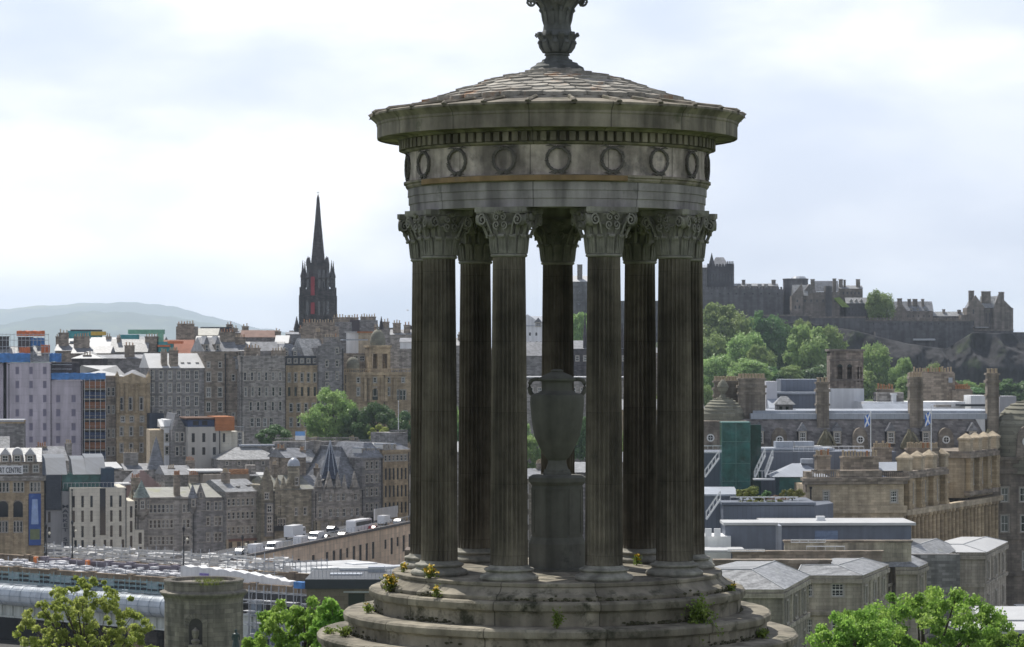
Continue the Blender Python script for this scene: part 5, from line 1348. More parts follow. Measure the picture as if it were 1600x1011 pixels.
# far parapet scaffolding
def scaf(label, name='scaffold'):
    t = thing(name, label, 'scaffold', BR.root.location, BR.rz); return t
t = scaf('long low tube scaffold with white boards along the far side of the bridge')
q = MB(); lattice(q, 4, 62, 20.4, 22.6, zl(60.6), zl(64.9), 2.1, 1.05); q.build('tube_frame', STEEL, t)
q = MB(); rb = random.Random(8)
for x in np.arange(4, 62, 2.1):
    for z in (61.5, 62.1, 62.7, 63.3, 63.9, 64.5):
        if rb.random() < .8: q.box(x + .05, x + 2.05, 20.28, 20.33, zl(z), zl(z + rb.uniform(.16, .5)))
q.build('toe_board', mat('pale_boards', (.66, .64, .60), var=.3, scale=1.2), t)
t = scaf('cluttered scaffold walkway with pale boards along the near side of the bridge')
q = MB(); lattice(q, 0, 60, 1.2, 6.4, zl(61.4), zl(63.2), 2.4, .9, rnd=random.Random(5)); q.build('tube_frame', STEEL, t)
q = MB()
for x in np.arange(0, 60, 1.5):
    for yy in (1.4, 2.6, 3.8, 5.2, 6.6, 8.0):
        if rb.random() < .95: z = 61.9 + rb.uniform(0, 1.1); q.box(x, x + rb.uniform(.8, 1.5), yy, yy + rb.uniform(.5, 1.4), zl(z), zl(z + .08 + rb.random() * .25))
q.build('deck_board', mat('pale_grey_boards', (.58, .58, .60), var=.45, scale=1.0), t)
q = MB(); rc_ = random.Random(23)          # added sheets, tilted to catch the sun as bright specks on the scaffold
for k in range(330):
    x = rc_.uniform(3, 60); yy = rc_.choice((20.3, 21.2, 22.2)); z = rc_.uniform(61.6, 64.6); ww, dd = rc_.uniform(.3, 2.4), rc_.uniform(.18, .5)
    q.add([(x, yy, zl(z)), (x + ww, yy, zl(z)), (x + ww, yy + dd, zl(z + dd * .45)), (x, yy + dd, zl(z + dd * .45)), (x, yy, zl(z - .05)), (x + ww, yy, zl(z - .05)), (x + ww, yy + dd, zl(z + dd * .45 - .05)), (x, yy + dd, zl(z + dd * .45 - .05))],
          [(0, 1, 2, 3), (7, 6, 5, 4), (0, 4, 5, 1), (1, 5, 6, 2), (2, 6, 7, 3), (3, 7, 4, 0)])
o = tag(q.build('sun_catching_sheeting', mat('mottled_pale_sheeting', (.52, .52, .52), var=.4, scale=.9), None), 'added white sheets tilted to catch the sun over the bridge scaffold', 'sheeting', kind='stuff'); o.location = BR.root.location; o.rotation_euler = BR.root.rotation_euler
# mid-deck barrier with barrels
q = MB(); q.box(14, 55, 10, 10.5, zl(61.31), zl(62.9)); q.box(14, 55, 9.85, 10.65, zl(62.904), zl(63.35))
for x in np.arange(14, 55, 5.2): q.box(x, x + 1.3, 9.7, 10.8, zl(61.31), zl(63.6))
o = q.build('site_barrier', mat('purple_grey_steel', (.19, .17, .20), var=.2, scale=.6), None); o.location = BR.root.location; o.rotation_euler = BR.root.rotation_euler; tag(o, 'long purple grey site barrier running down the middle of the bridge deck', 'barrier')
OBAR = mat('orange_plastic', (.62, .19, .05), var=.15, scale=2, rough=.5)
for i, px in enumerate((56, 137)):
    X, Yd = BR.lx(px, 9.0); p = BR.A + BR.u * X + BR.n * 9.0
    t = thing('traffic_barrel', ('orange barrel standing at the bridge barrier nearer the left edge of the photo', 'orange barrel standing at the bridge barrier below the cream hotel')[i], 'barrel', (p.x, p.y, 62.3), 0, 'orange barrels on the bridge')
    q = MB(); q.lathe([(.42, 0), (.42, .3), (.38, .34), (.42, .38), (.42, .75), (.38, .79), (.42, .83), (.42, 1.2), (.36, 1.25)], 14); q.build('drum', OBAR, t, smooth=35)
    q = MB(); q.lathe([(.5, -.99), (.5, 0), (.5, .08)], 10); q.build('foot', BLACK, t)
# sheeted walkway slung outside the bridge
t = scaf('scaffold walkway wrapped in a long pale blue sheet slung below the bridge parapet', 'sheeted_scaffold')
q = MB()
prof = [(-.9, 59.75), (-2.0, 59.5), (-2.7, 58.9), (-2.95, 58.1), (-2.8, 57.2), (-2.2, 56.5), (-1.2, 56.2), (-.5, 56.3), (-.5, 59.5)]
n = len(prof); xsn = list(np.arange(-15, 58, 2.5)); vs = []
for x in xsn: vs += [(x, a + rb.uniform(-.05, .05), zl(z) + rb.uniform(-.05, .05)) for a, z in prof]
q.add(vs, [(i * n + j, i * n + (j + 1) % n, (i + 1) * n + (j + 1) % n, (i + 1) * n + j) for i in range(len(xsn) - 1) for j in range(n)] + [tuple(range(n)), tuple((len(xsn) - 1) * n + j for j in range(n))])
q.build('sheet', BSHEET, t, smooth=45)
q = MB(); lattice(q, -15, 58, -2.3, -.8, zl(59.9), zl(62.0), 2.5, .75, rnd=random.Random(6), diag=False); q.build('tube_frame', mat('teal_tube', (.22, .33, .36), var=.2, rough=.45), t)
q = MB(); 
for x in np.arange(-15, 56, 2.5):
    if rb.random() < .8: q.box(x, x + 2.4, -2.42, -2.36, zl(60.0), zl(60.35))
    if rb.random() < .6: q.box(x, x + 2.3, -.75, -.7, zl(60.6), zl(61.5))
q.build('walkway_toe_board', mat('grey_teal_boards', (.28, .34, .37), var=.25), t)  # upright toe boards and side boards along the walkway
q = MB()
for z in (59.2, 58.0, 57.0): 
    for x0_ in np.arange(-15, 55, 5): q.bar((x0_, -2.99 if z > 57.5 else -2.82, zl(z)), (x0_ + 5, -2.99 if z > 57.5 else -2.82, zl(z)), .035)
for x in np.arange(-15, 57, 2.5): q.path([(x, a - .03, zl(z)) for a, z in prof[:7]], .035, 4)
q.build('sheet_rope', mat('grey_rope', (.2, .26, .32)), t)
# scaffold tower with hoarding right of the mausoleum
t = scaf('tall silver tube scaffold tower with grey panels between the round mausoleum and brown block', 'scaffold_tower')
x0_, x1_ = BR.lx(380, -3)[0], BR.lx(482, -3)[0]
q = MB(); lattice(q, x0_, x1_, -3.4, -1.6, 0, zl(62.4), 1.55, 1.75, .05, random.Random(3)); q.build('tube_frame', STEEL, t)
q = MB()
for z in np.arange(51.5, 62, 1.75):
    for x in np.arange(x0_, x1_ - 1, 1.55):
        if rb.random() < .6: q.box(x, x + 1.5, -3.2, -1.8, zl(z), zl(z) + .07)
        if rb.random() < .35: q.box(x, x + 1.5, -3.52, -3.47, zl(z), zl(z) + .22)
q.build('deck_board', mat('pale_silver_boards', (.52, .53, .55), var=.3), t)
q = MB()
for x, z, ww, hh in ((x0_ + .4, 49, 3.0, 2.2), (x0_ + .3, 53.2, 3.4, 2.4), (x0_ + 4.0, 46.5, 4.2, 9.0), (x0_ + .3, 57.6, 2.2, 2.4)): q.box(x, x + ww, -1.5, -1.42, zl(z), zl(z + hh))
q.build('sheet', mat('grey_blue_sheet', (.22, .26, .31), var=.3, scale=.6, streak=.2), t)
t = scaf('long white sheeted hoarding with a small purple mark above the scaffold tower', 'hoarding')
q = MB(); xa, xb = BR.lx(282, .6)[0], BR.lx(452, .6)[0]; vs = []; m_ = 30
for i in range(m_ + 1):
    x = xa + (xb - xa) * i / m_; zt_ = 64.5 - 1.7 * max(0, (i / m_ - .1)) ** 2 + .12 * sin(i * 1.7) + .08 * sin(i * 3.1)
    vs += [(x, .60 + .06 * sin(i * 2.2), zl(62.56)), (x, .60 + .07 * sin(i * 1.3), zl(zt_)), (x, 2.2, zl(zt_) + .05), (x, 2.2, zl(62.56))]
q.add(vs, [(i * 4 + j, i * 4 + (j + 1) % 4, (i + 1) * 4 + (j + 1) % 4, (i + 1) * 4 + j) for i in range(m_) for j in range(4)] + [(0, 1, 2, 3), (m_ * 4, m_ * 4 + 3, m_ * 4 + 2, m_ * 4 + 1)])
q.build('sheet', WSHEET, t, smooth=40)
q = MB(); x = BR.lx(312, .5)[0]; q.box(x, x + 2.0, .44, .5, zl(63.2), zl(63.6)); q.box(x + .2, x + 1.7, .44, .5, zl(62.8), zl(63.05)); q.build('printed_mark', mat('purple_print', (.25, .20, .48)), t)
q = MB(); q.box(BR.lx(460, -2)[0], BR.lx(474, -2)[0], -2.2, -1.0, zl(62.5), zl(63.5)); o = q.build('water_tank', BTARP, None); o.location = BR.root.location; o.rotation_euler = BR.root.rotation_euler; tag(o, 'bright blue tank on top of the scaffold tower beside the white hoarding', 'tank')
# station concourse; dark wall colour stands in for shade under the bridge
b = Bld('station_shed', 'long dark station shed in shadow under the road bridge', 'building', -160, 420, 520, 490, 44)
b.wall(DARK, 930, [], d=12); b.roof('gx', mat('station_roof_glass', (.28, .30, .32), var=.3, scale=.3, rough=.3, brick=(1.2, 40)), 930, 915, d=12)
# --- tan station range with the street deck on top
ST = Bld('station_range', 'long salmon stone station wall with small dark windows below the parked vans', 'building', 322, 655, 489, 592, 45)
ST.zt = 61.7; zr = lambda x: 61.75 + 1.3 * x / ST.w - ST.zb
STREET = -0.85
ops = []; mb = MB()
rs = random.Random(12)
for i in range(30):
    x = 2.5 + i * 3.55
    tall = rs.random() < .65; hh = 3.4 if tall else 1.9; ww = 1.5 if tall else 1.3
    if rs.random() < .88 and x + ww < ST.w - .5: ops.append((x, x + ww, zr(x) - 5.6 + (0 if tall else 1.4), zr(x) - 5.6 + (0 if tall else 1.4) + hh))
ST.facade(mb, 0, ST.w, 0, 0, zr(0) - .6, ops)
mb.add([(0, 0, zr(0) - .6), (ST.w, 0, zr(0) - .6), (ST.w, 0, zr(ST.w))], [(0, 1, 2)]); mb.add([(0, 0, zr(0) - .6), (ST.w, 0, zr(ST.w)), (0, 0, zr(0))], [(0, 1, 2)])
mb.add([(0, 0, 0), (0, 15, 0), (0, 15, zr(0) + STREET), (0, 0, zr(0)), (ST.w, 0, 0), (ST.w, 15, 0), (ST.w, 15, zr(ST.w) + STREET), (ST.w, 0, zr(ST.w))], [(0, 3, 2, 1), (4, 5, 6, 7), (1, 2, 6, 5)])
mb.build('wall', SALMON, ST.root)
for o_ in ops:
    fm, pm = win_mesh(round(o_[1] - o_[0], 2), round(o_[3] - o_[2], 2), 'p'); f = link('window', fm, ST.root, (o_[0], .14, o_[2])); link('pane', pm, f)
q = MB(); q.add([(0, -.3, zr(0) + .01), (ST.w, -.3, zr(ST.w) + .01), (ST.w, 0.3, zr(ST.w) + .01), (0, .3, zr(0) + .01), (0, -.3, zr(0) + .5), (ST.w, -.3, zr(ST.w) + .5), (ST.w, .3, zr(ST.w) + .5), (0, .3, zr(0) + .5)], [(3, 2, 1, 0), (4, 5, 6, 7), (0, 1, 5, 4), (1, 2, 6, 5), (2, 3, 7, 6), (3, 0, 4, 7)])
q.build('coping', mat('dark_coping', (.13, .12, .115), var=.2), ST.root)
q = MB()
for i in range(60): x = i * ST.w / 60; q.box(x - .03, x + .03, -.25, -.19, zr(x) + .5, zr(x) + 1.6)
q.add([(0, -.25, zr(0) + 1.55), (ST.w, -.25, zr(ST.w) + 1.55), (ST.w, -.19, zr(ST.w) + 1.62), (0, -.19, zr(0) + 1.62)], [(0, 1, 2, 3)]); q.build('railing', STEEL, ST.root)
q = MB(); q.add([(0, .302, zr(0) + STREET), (ST.w, .302, zr(ST.w) + STREET), (ST.w, 15, zr(ST.w) + STREET), (0, 15, zr(0) + STREET)], [(0, 1, 2, 3)])
o = q.build('street', ASPH, None); o.location = ST.root.location; o.rotation_euler = ST.root.rotation_euler; tag(o, kind='structure')
VPAINT = {}
def paint(n, c): return mat('car_paint_' + n, c, var=.04, scale=.5, rough=.28, spec=.5)
def vehicle(kind, paintm, label, px, off, rev=False, cat='car', group='vehicles parked on the street above the station'):
    X, Yd = ST.lx(px, off); p = ST.A + ST.u * X + ST.n * off
    L, Wd, prof, cab = {
        'van': (5.4, 2.0, [(0, .35), (5.4, .35), (5.4, 1.0), (5.0, 1.25), (4.35, 2.15), (4.0, 2.35), (.1, 2.4), (0, 2.2)], (4.1, 4.85, 1.3, 2.1)),
        'car': (4.3, 1.75, [(0, .3), (4.3, .3), (4.3, .75), (4.1, .9), (3.2, 1.0), (2.5, 1.45), (1.0, 1.48), (.3, 1.05), (0, .95)], (.8, 2.8, 1.0, 1.38)),
        'lorry': (8.2, 2.4, [(0, .6), (6.0, .6), (6.0, 3.3), (0, 3.3)], (6.6, 7.9, 1.7, 2.5)),
        'coach': (11.5, 2.5, [(0, .4), (11.5, .4), (11.5, 1.6), (11.2, 3.2), (10.9, 3.35), (.2, 3.35), (0, 3.0)], (.6, 11.2, 1.9, 2.9))}[kind]
    t = thing({'van': 'parked_van', 'car': 'parked_car', 'lorry': 'box_lorry', 'coach': 'parked_coach'}[kind], label, cat, (p.x, p.y, zr(X) + ST.zb + STREET + .01), ST.rz + (pi if rev else 0), group)
    q = MB(); q.exty([(x - L / 2, z) for x, z in prof], -Wd / 2, Wd / 2); bd = q.build('body', paintm, t)
    if kind == 'lorry':
        q = MB(); q.exty([(x - L / 2, z) for x, z in ((6.1, .5), (8.2, .5), (8.2, 1.5), (7.8, 2.7), (6.1, 2.7))], -Wd / 2 + .05, Wd / 2 - .05); q.build('cab', paintm, t)
    q = MB(); a, c, z0, z1 = cab
    sl_ = .35 if kind != 'coach' else .05
    q.exty([(a - L / 2, z0), (c - L / 2, z0), (c - sl_ - L / 2, z1), (a + sl_ * .7 - L / 2, z1)], -Wd / 2 - .012, Wd / 2 + .012); q.build('side_window', GLASS, t)
    if kind in ('van', 'car'):
        q = MB()
        if kind == 'van': q.exty([(4.98 - L / 2, 1.3), (4.38 - L / 2, 2.12), (4.42 - L / 2, 2.14), (5.03 - L / 2, 1.32)], -Wd / 2 + .1, Wd / 2 - .1)
        else: q.exty([(3.15 - L / 2, 1.03), (2.53 - L / 2, 1.43), (2.58 - L / 2, 1.45), (3.2 - L / 2, 1.05)], -Wd / 2 + .12, Wd / 2 - .12)
        q.build('windscreen', GLASS, t)
    t.scale = (.82, .82, .82)
    rw_ = .5 if kind in ('lorry', 'coach') else .33
    for x in (.18 * L, .82 * L):
        for sg in (-1, 1):
            q = MB(); n = 14
            q.exty([(x - L / 2 + rw_ * cos(2 * pi * i / n), rw_ + rw_ * sin(2 * pi * i / n)) for i in range(n)], sg * Wd / 2 - .12, sg * Wd / 2 + .06); w_ = q.build('wheel', BLACK, t)
            q = MB(); q.exty([(x - L / 2 + rw_ * .6 * cos(2 * pi * i / n), rw_ + rw_ * .6 * sin(2 * pi * i / n)) for i in range(n)], sg * (Wd / 2 + .065) - .01, sg * (Wd / 2 + .065) + .01); q.build('rim', STEEL, w_)
    return t
WP, DP, RP, SP = paint('white', (.78, .78, .79)), paint('dark', (.03, .035, .05)), paint('red', (.38, .03, .03)), paint('silver', (.42, .44, .46))
vehicle('van', WP, 'white van leftmost of those parked above the salmon station wall', 401, 5, cat='van')
vehicle('van', WP, 'white van second from the left in the row above the salmon wall', 428, 3.5, True, cat='van')
vehicle('lorry', WP, 'white box lorry parked behind the vans above the salmon wall', 461, 12, cat='lorry')
vehicle('van', WP, 'white van in front of the white box lorry', 471, 4, cat='van')
vehicle('van', WP, 'white van between the box lorry and the dark cars', 494, 5, True, cat='van')
vehicle('car', DP, 'dark car beside the white vans above the station', 509, 4)
vehicle('car', DP, 'dark car parked behind the other dark cars below the gabled corner building', 520, 11)
vehicle('car', DP, 'dark car just left of the long white coach', 537, 3)
vehicle('coach', WP, 'long white coach parked above the salmon station wall', 561, 5, cat='coach')
vehicle('car', RP, 'red car right of the long white coach', 584, 3.2)
vehicle('van', WP, 'white van near the monument beyond the red car', 601, 8, cat='van')
vehicle('car', SP, 'silver car nearest the left columns of the monument above the station wall', 624, 5)
vehicle('car', SP, 'silver car at the left end of the row before the flat fronted house', 378, 7)
# people too small to model are absent; low white hoarding beyond the cars
q = MB(); X0, X1 = ST.lx(586, 14)[0], ST.lx(645, 14)[0]; q.box(X0, X1, 14, 14.3, zr(X0) + STREET, zr(X0) + 1.6); o = q.build('site_hoarding', WSHEET, None); o.location = ST.root.location; o.rotation_euler = ST.root.rotation_euler; tag(o, 'low white site hoarding across the street beside the tall bay building', 'hoarding')
b = Bld('station_platform_roof', 'pale flat station roof at the left foot of the salmon wall', 'roof', 300, 395, 478, 480, 45)
b.wall(GREY2, 893, [], d=16); b.roof('flat', WROOF, 892, 890, d=17)
b = Bld('station_canopy', 'cluttered pale station canopies and white cabins between the bridge and salmon wall', 'building', 395, 660, 462, 480, 45)
b.wall(GREY2, 900, [], d=22); b.roof('flat', mat('canopy_grey_roof', (.42, .43, .44), var=.3, scale=.25), 899, 897, d=24)
for x0_, x1_, y0_, y1_, o_ in ((552, 590, 893, 881, 14), (500, 530, 898, 888, 4), (598, 640, 897, 886, 2), (420, 470, 897, 890, 6)):
    q = MB(); q.box(b.lx(x0_, o_)[0], b.lx(x1_, o_)[0], o_, o_ + 3, b.lz(y0_ + 3, x0_, o_), b.lz(y1_, x0_, o_)); q.build('roof_cabin', WSTEEL if x0_ < 590 else STEEL, b.root)
q = MB(); lattice(q, b.lx(400)[0], b.lx(520)[0], 1, 3, b.lz(899, 450), b.lz(880, 450), 2.0, .8, diag=False); q.build('tube_frame', STEEL, b.root)
# brown tiled block
b = Bld('brown_tiled_block', 'brown tiled modern block with a dark fascia just left of the monument steps', 'building', 479, 690, 300, 300, 58)
b.wall(mat('brown_tile_wall', (.15, .125, .095), brick=(1.0, .45), var=.15, bvar=.15, scale=.4), 920, [(937, 20, 26, 'p', [557])], d=12)
q = MB(); q.box(b.lx(552)[0] - 1.05, b.lx(572)[0] + 0.3, -.06, 0.02, b.lz(926, 557), b.lz(924, 557)); q.build('window_surround', STEEL, b.root)
q = MB(); q.box(-.15, b.w + .2, -.2, 12.2, b.lz(920, 480) + .002, b.lz(905, 480)); q.build('fascia', DARK, b.root)
b.rail(STEEL, 905, 888, 486, 640, 2, 26, 'roof_railing')
for x0_, x1_, y0_, y1_, o_ in ((515, 565, 905, 897, 5), (530, 575, 899, 890, 11), (575, 600, 903, 886, 9)):
    q = MB(); q.box(b.lx(x0_, o_)[0], b.lx(x1_, o_)[0], o_, o_ + 2, b.lz(905, x0_, 0) - .02, b.lz(y1_, x0_, o_)); q.build('vent_box', LEAD, b.root)
q = MB(); q.box(b.lx(632, 0)[0], b.lx(660, 0)[0], .5, 5, b.lz(905, 640), b.lz(860, 640)); q.build('plant_box', mat('brown_louvre', (.14, .11, .09), var=.15), b.root)
# ---------------------------------------------------------------- street lamps
def lamp(label, px, Y, ybot, ytop, cat='street lamp'):
    z0 = EYE + (HOR - ybot) * Y / F; z1 = EYE + (HOR - ytop) * Y / F; h = z1 - z0
    t = thing('street_lamp', label, cat, ((px - CXP) * Y / F, Y, z0), 0, 'street lamps along the bridge')
    q = MB(); q.lathe([(.2, 0), (.2, .5), (.12, .7), (.1, h * .6), (.07, h - 1.0), (.12, h - .9)], 8); q.path([(0, 0, h * .72), (.45, 0, h * .78), (.6, 0, h * .74)], .04, 5); q.build('post', BLACK, t, smooth=True)
    q = MB(); q.lathe([(.14, h - .9), (.26, h - .35), (.24, h - .3), (.05, h)], 8); q.build('lantern', BLACK, t)
    q = MB(); q.lathe([(.06, h * .74 - .5), (.22, h * .74 - .35), (.2, h * .74 - .1), (.05, h * .74)], 8, 0, .6, 0); q.build('lamp_globe', mat('cream_lamp_glass', (.66, .62, .5), var=.05, rough=.3), t, smooth=True)
lamp('dark street lamp in front of the blue banner on the arts building', 72, 500, 868, 818)
lamp('dark street lamp in front of the lettered hotel wall', 113, 493, 872, 812)
lamp('dark street lamp in front of the turreted grey tenement', 287, 470, 893, 822)
lamp('dark street lamp below the flat fronted house with the cream shop', 379, 480, 884, 836)

# ---------------------------------------------------------------- round mausoleum, statue
mp = at(318.5, 925, 262)
t = thing('round_mausoleum', 'round roofless stone mausoleum tower with an arched niche and weeds growing on its top', 'mausoleum', (mp.x, mp.y, 64))
RM = 122 / 2 * 262 / F; zq = lambda y: EYE + (HOR - y) * (262 - RM * .9) / F - 64
MAU = mat('dark_coursed_rubble', (.20, .182, .15), joint=(1.1, .42, 3.6), bvar=.25, var=.25, scale=1.2, streak=.35, bump=.3)
q = MB(); q.lathe([(RM - .7, -1), (RM, -1), (RM, zq(941)), (RM - .7, zq(941))], 64, closed=True); q.build('wall', MAU, t, smooth=30)
q = MB(); q.lathe([(RM - .6, zq(940.8)), (RM + .05, zq(940.8)), (RM + .12, zq(936)), (RM + .42, zq(931)), (RM + .46, zq(928)), (RM + .1, zq(926)), (RM + .02, zq(925)), (RM + .02, zq(913)), (RM + .1, zq(912)), (RM + .08, zq(909.5)), (RM - .6, zq(909.5))], 64, closed=True, jit=lambda j, a, J=jitter(.02, 40): J(j, a) if j > 5 else 0); q.build('cornice', MAU, t, smooth=30)
q = MB(); q.lathe([(.01, zq(914)), (RM - .55, zq(914.5))], 32); q.build('cap', MAU, t)
q = MB(); xm = (313 - 318.5) * 262 / F; ym = -sqrt(RM ** 2 - xm ** 2); w_ = 10.5 * 258 / F; n = 10
arch_ = [(xm + w_ * cos(pi * i / n), zq(976) + w_ * sin(pi * i / n)) for i in range(n + 1)]
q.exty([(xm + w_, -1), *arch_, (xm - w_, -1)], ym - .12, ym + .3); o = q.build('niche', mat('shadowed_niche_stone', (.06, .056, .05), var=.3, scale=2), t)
q = MB()
for i in range(n):
    a0, a1 = pi * i / n, pi * (i + 1) / n - .05
    q.exty([(xm + (w_ + k) * cos(a), zq(976) + (w_ + k) * sin(a)) for k, a in ((0, a0), (0, a1), (.5, a1), (.5, a0))], ym - .2, ym + .3)
for sg in (-1, 1): q.box(min(xm + sg * w_, xm + sg * (w_ + .4)), max(xm + sg * w_, xm + sg * (w_ + .4)), ym - .2, ym + .3, -1, zq(976))
q.build('surround', MAU, o)
q = MB(); q.lathe([(.3, zq(1030)), (.3, zq(1004)), (.4, zq(1002)), (.4, zq(999)), (.2, zq(997)), (.32, zq(990)), (.34, zq(984)), (.12, zq(981)), (.05, zq(979))], 12, 0, xm, ym - .45); q.box(xm - .6, xm + .6, ym - .95, ym, -1, zq(1006)); q.build('niche_urn', MAU, o)
def grass_tuft(label, x, y, z, w, n, h, seed, m=None, cat='plant'):
    r = random.Random(seed); b_ = MB()
    for i in range(n):
        a = r.uniform(0, 6.28); d = w * sqrt(r.random()); p = Vector((d * cos(a), d * sin(a), 0)); hh = h * r.uniform(.3, 1)
        tp = p + Vector((r.gauss(0, .25) * hh, r.gauss(0, .25) * hh, hh)); s_ = Vector((cos(a + 1.6), sin(a + 1.6), 0)) * .05 * max(1, h)
        b_.add([p - s_, p + s_, tp], [(0, 1, 2)])
    o_ = link('grass_tuft', b_.mesh('grass_tuft', m or WEED, fix=False)); o_.location = (x, y, z); tag(o_, label, cat)
grass_tuft('weedy grass growing on top of the round mausoleum', mp.x + .8, mp.y - 2.4, 64 + zq(914), 1.6, 260, .75, 5)
t = thing('bronze_statue', 'small dark green bronze statue of a standing figure right of the mausoleum', 'statue', ((368.5 - CXP) * 235 / F, 235, EYE + (HOR - 1013) * 235 / F), .4)
BRZ = mat('verdigris_bronze', (.035, .06, .058), var=.4, scale=4, rough=.5)
q = MB(); q.lathe([(.34, 0), (.30, .3), (.24, .6), (.20, .8), (.23, .95), (.27, 1.12), (.25, 1.22), (.12, 1.29), (.075, 1.33), (.085, 1.38), (.115, 1.45), (.11, 1.53), (.06, 1.59)], 14)
for sg in (-1, 1): q.path([(sg * .24, 0, 1.18), (sg * .32, -.02, .92), (sg * .28, -.14, .70)], [.075, .06, .045], 8)
q.build('figure', BRZ, t, smooth=True)
q = MB(); q.box(-.5, .5, -.5, .5, -1.6, -.15); q.box(-.6, .6, -.6, .6, -.15, 0); q.build('plinth', GREY, t)

# trees left
tree('large pale green flowering tree in front of the domed bank', 521, 655, 602, 690, 112, 'mid', 1)
tree('dark green tree between the large pale tree and the monument', 590, 652, 626, 692, 84, 'middark', 2)
tree('deep green tree partly hidden behind the leftmost column', 632, 660, 640, 695, 50, 'middark', 3)
tree('small yellow green tree before the tall bay building', 591, 642, 662, 690, 36, 'midyel', 4)
tree('low dark green tree at the foot of the twin roofed tenement', 428, 655, 662, 695, 62, 'middark', 5)
tree('bushy green tree right of the large pale tree beside its trunk', 556, 650, 636, 690, 56, 'middark', 6)
# ================================================================ skyline of the old town
def sky(label, x0, x1, ytop, Y, wall, roof=None, chims=(), rows=(), cat='building', name='tenement', d=9):
    b_ = Bld(name, label, cat, x0, x1, Y, Y, 73)
    b_.wall(wall, ytop, rows, d=d)
    if roof: b_.roof(roof[0], roof[1], ytop, roof[2], d=d, inset=roof[3] if len(roof) > 3 else None)
    for c in chims: b_.chim(c[0], c[1], c[2], c[3], c[4] if len(c) > 4 else 3, 1.2, BROWN, max(2, int(c[1] / 4)))
    return b_
def net(b_, m, x0, x1, y0, y1, off=1.0):
    q = MB(); q.box(b_.lx(x0, off)[0], b_.lx(x1, off)[0], off, off + 2.5, b_.lz(y1, x0, off), b_.lz(y0, x0, off)); q.build('debris_net', m, b_.root)
sky('brown chimneyed house left of the teal netted roof', 86, 112, 548, 770, BROWN, ('gx', SLATE, 538), [(99, 15, 521, 550), (91, 8, 527, 550, 6)])
b = sky('house under teal and yellow scaffold netting on the left skyline', 105, 165, 536, 830, GREY, ('gx', SLATE, 526))
net(b, TNET, 106, 158, 517, 529, -1); net(b, mat('yellow_net', (.62, .42, .08), var=.2), 142, 164, 518, 524, -2); net(b, DARK, 110, 158, 515, 517.5, -1)
sky('brown gable fronted house with a broad chimney wall below the teal netting', 112, 172, 552, 740, BROWN, ('gx', SLATE, 541), [(127, 24, 527, 555)])
sky('house with pale slate roof right of the broad chimney wall on the left skyline', 140, 178, 541, 790, GREY, ('gx', WROOF, 527), [(169, 7, 527, 545)])
sky('dark stepped roof block above the white hipped roof', 112, 160, 560, 725, SOOT, ('hip', WROOF, 549, 5), [(136, 12, 556, 570, 1)])
sky('dark low block with chimney between the two pale slate roofs', 150, 232, 560, 735, GREY2, ('gx', SLATE, 554), [(202, 15, 541, 575, 1)])
sky('house with long grey slate roof under the green netting', 172, 230, 550, 760, GREY2, ('gx', SLATEP, 530), [(237, 21, 527, 560), (185, 5, 529, 545)])
b = sky('house topped by pale green scaffold netting on the left skyline', 198, 256, 532, 840, GREY, ('gx', SLATE, 526))
net(b, GNET, 200, 256, 515, 522, -1); net(b, TNET, 188, 216, 523, 531, -2)
b = sky('house with orange sheeted roof and teal scaffold beside the brown tower block', 245, 300, 552, 765, GREY, ('gx', mat('red_orange_roof', (.40, .18, .12), var=.2, scale=.6), 531))
net(b, TNET, 245, 270, 534, 550, -2); net(b, OTARP, 262, 285, 533, 537, -2.2); net(b, GNET, 246, 254, 521, 534, -2); net(b, OTARP, 246, 266, 539, 542, -2.3)
sky('squat brown chimneyed tower block on the left skyline', 275, 304, 510, 790, BROWN, None, [(290, 26, 507, 520, 2)])
sky('house with moss green roof beside the dark slab on the skyline', 303, 340, 524, 800, GREY, ('gx', SLATEM, 513))
sky('house with pale steep dormers below the moss green roof', 305, 345, 540, 745, GREY2, ('gx', SLATEP, 525))
sky('long dark flat block with brown chimney end on the skyline', 313, 362, 511, 830, DARK, None, [(358, 9, 508, 530, 2)])
sky('long dark roofed house with a row of brown chimneys', 360, 402, 520, 815, BROWN, ('gx', SLATE, 515), [(366, 10, 514, 530, 1), (383, 10, 511, 530, 1)])
sky('house with rusty red ridge left of the small black spire', 376, 432, 527, 800, SLATEB, ('gx', mat('rust_red_roof', (.21, .135, .11), var=.25, scale=.6), 516), [(434, 9, 519, 540, 1)])
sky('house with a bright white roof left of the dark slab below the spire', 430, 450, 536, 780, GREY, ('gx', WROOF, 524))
sky('house with pale slate roof under the twin roofs skyline', 366, 442, 551, 750, GREY2, ('gx', SLATE, 534), [(375, 16, 528, 548)])
sky('wide dark slab roof directly below the black church tower', 446, 500, 522, 790, SLATE, ('gx', SLATE, 519), [(474, 14, 514, 530, 1), (486, 18, 510, 530, 2)])
sky('broad grey chimney wall crowned with pots below the black church tower', 470, 527, 510, 780, BROWN, None, [(498, 50, 505, 512, 1)])
sky('grey house with a row of pots right of the black church tower', 519, 547, 503, 800, GREY2, None, [(533, 26, 497, 506, 1)])
sky('plum dark block with pot rows on the skyline left of the monument', 543, 565, 500, 820, mat('plum_stone', (.10, .085, .095), var=.2, scale=.4), None, [(552, 16, 497, 505, 1)])
sky('grey block with long pot row on the skyline left of the monument', 562, 588, 500, 815, GREY2, None, [(575, 24, 496, 505, 1)])
sky('small white walled roof terrace house below the skyline pots', 541, 563, 520, 770, WHITEW, ('flat', WROOF, 519))
sky('tan terrace house with planted roof edge above the domed bank', 560, 592, 520, 765, TAN2, ('flat', ORANGE, 519), [(588, 7, 512, 530, 1)])
b = sky('chimneyed grey house with a thin dark spike above the domed bank', 592, 616, 512, 800, GREY, None, [(601, 14, 504, 520, 1)])
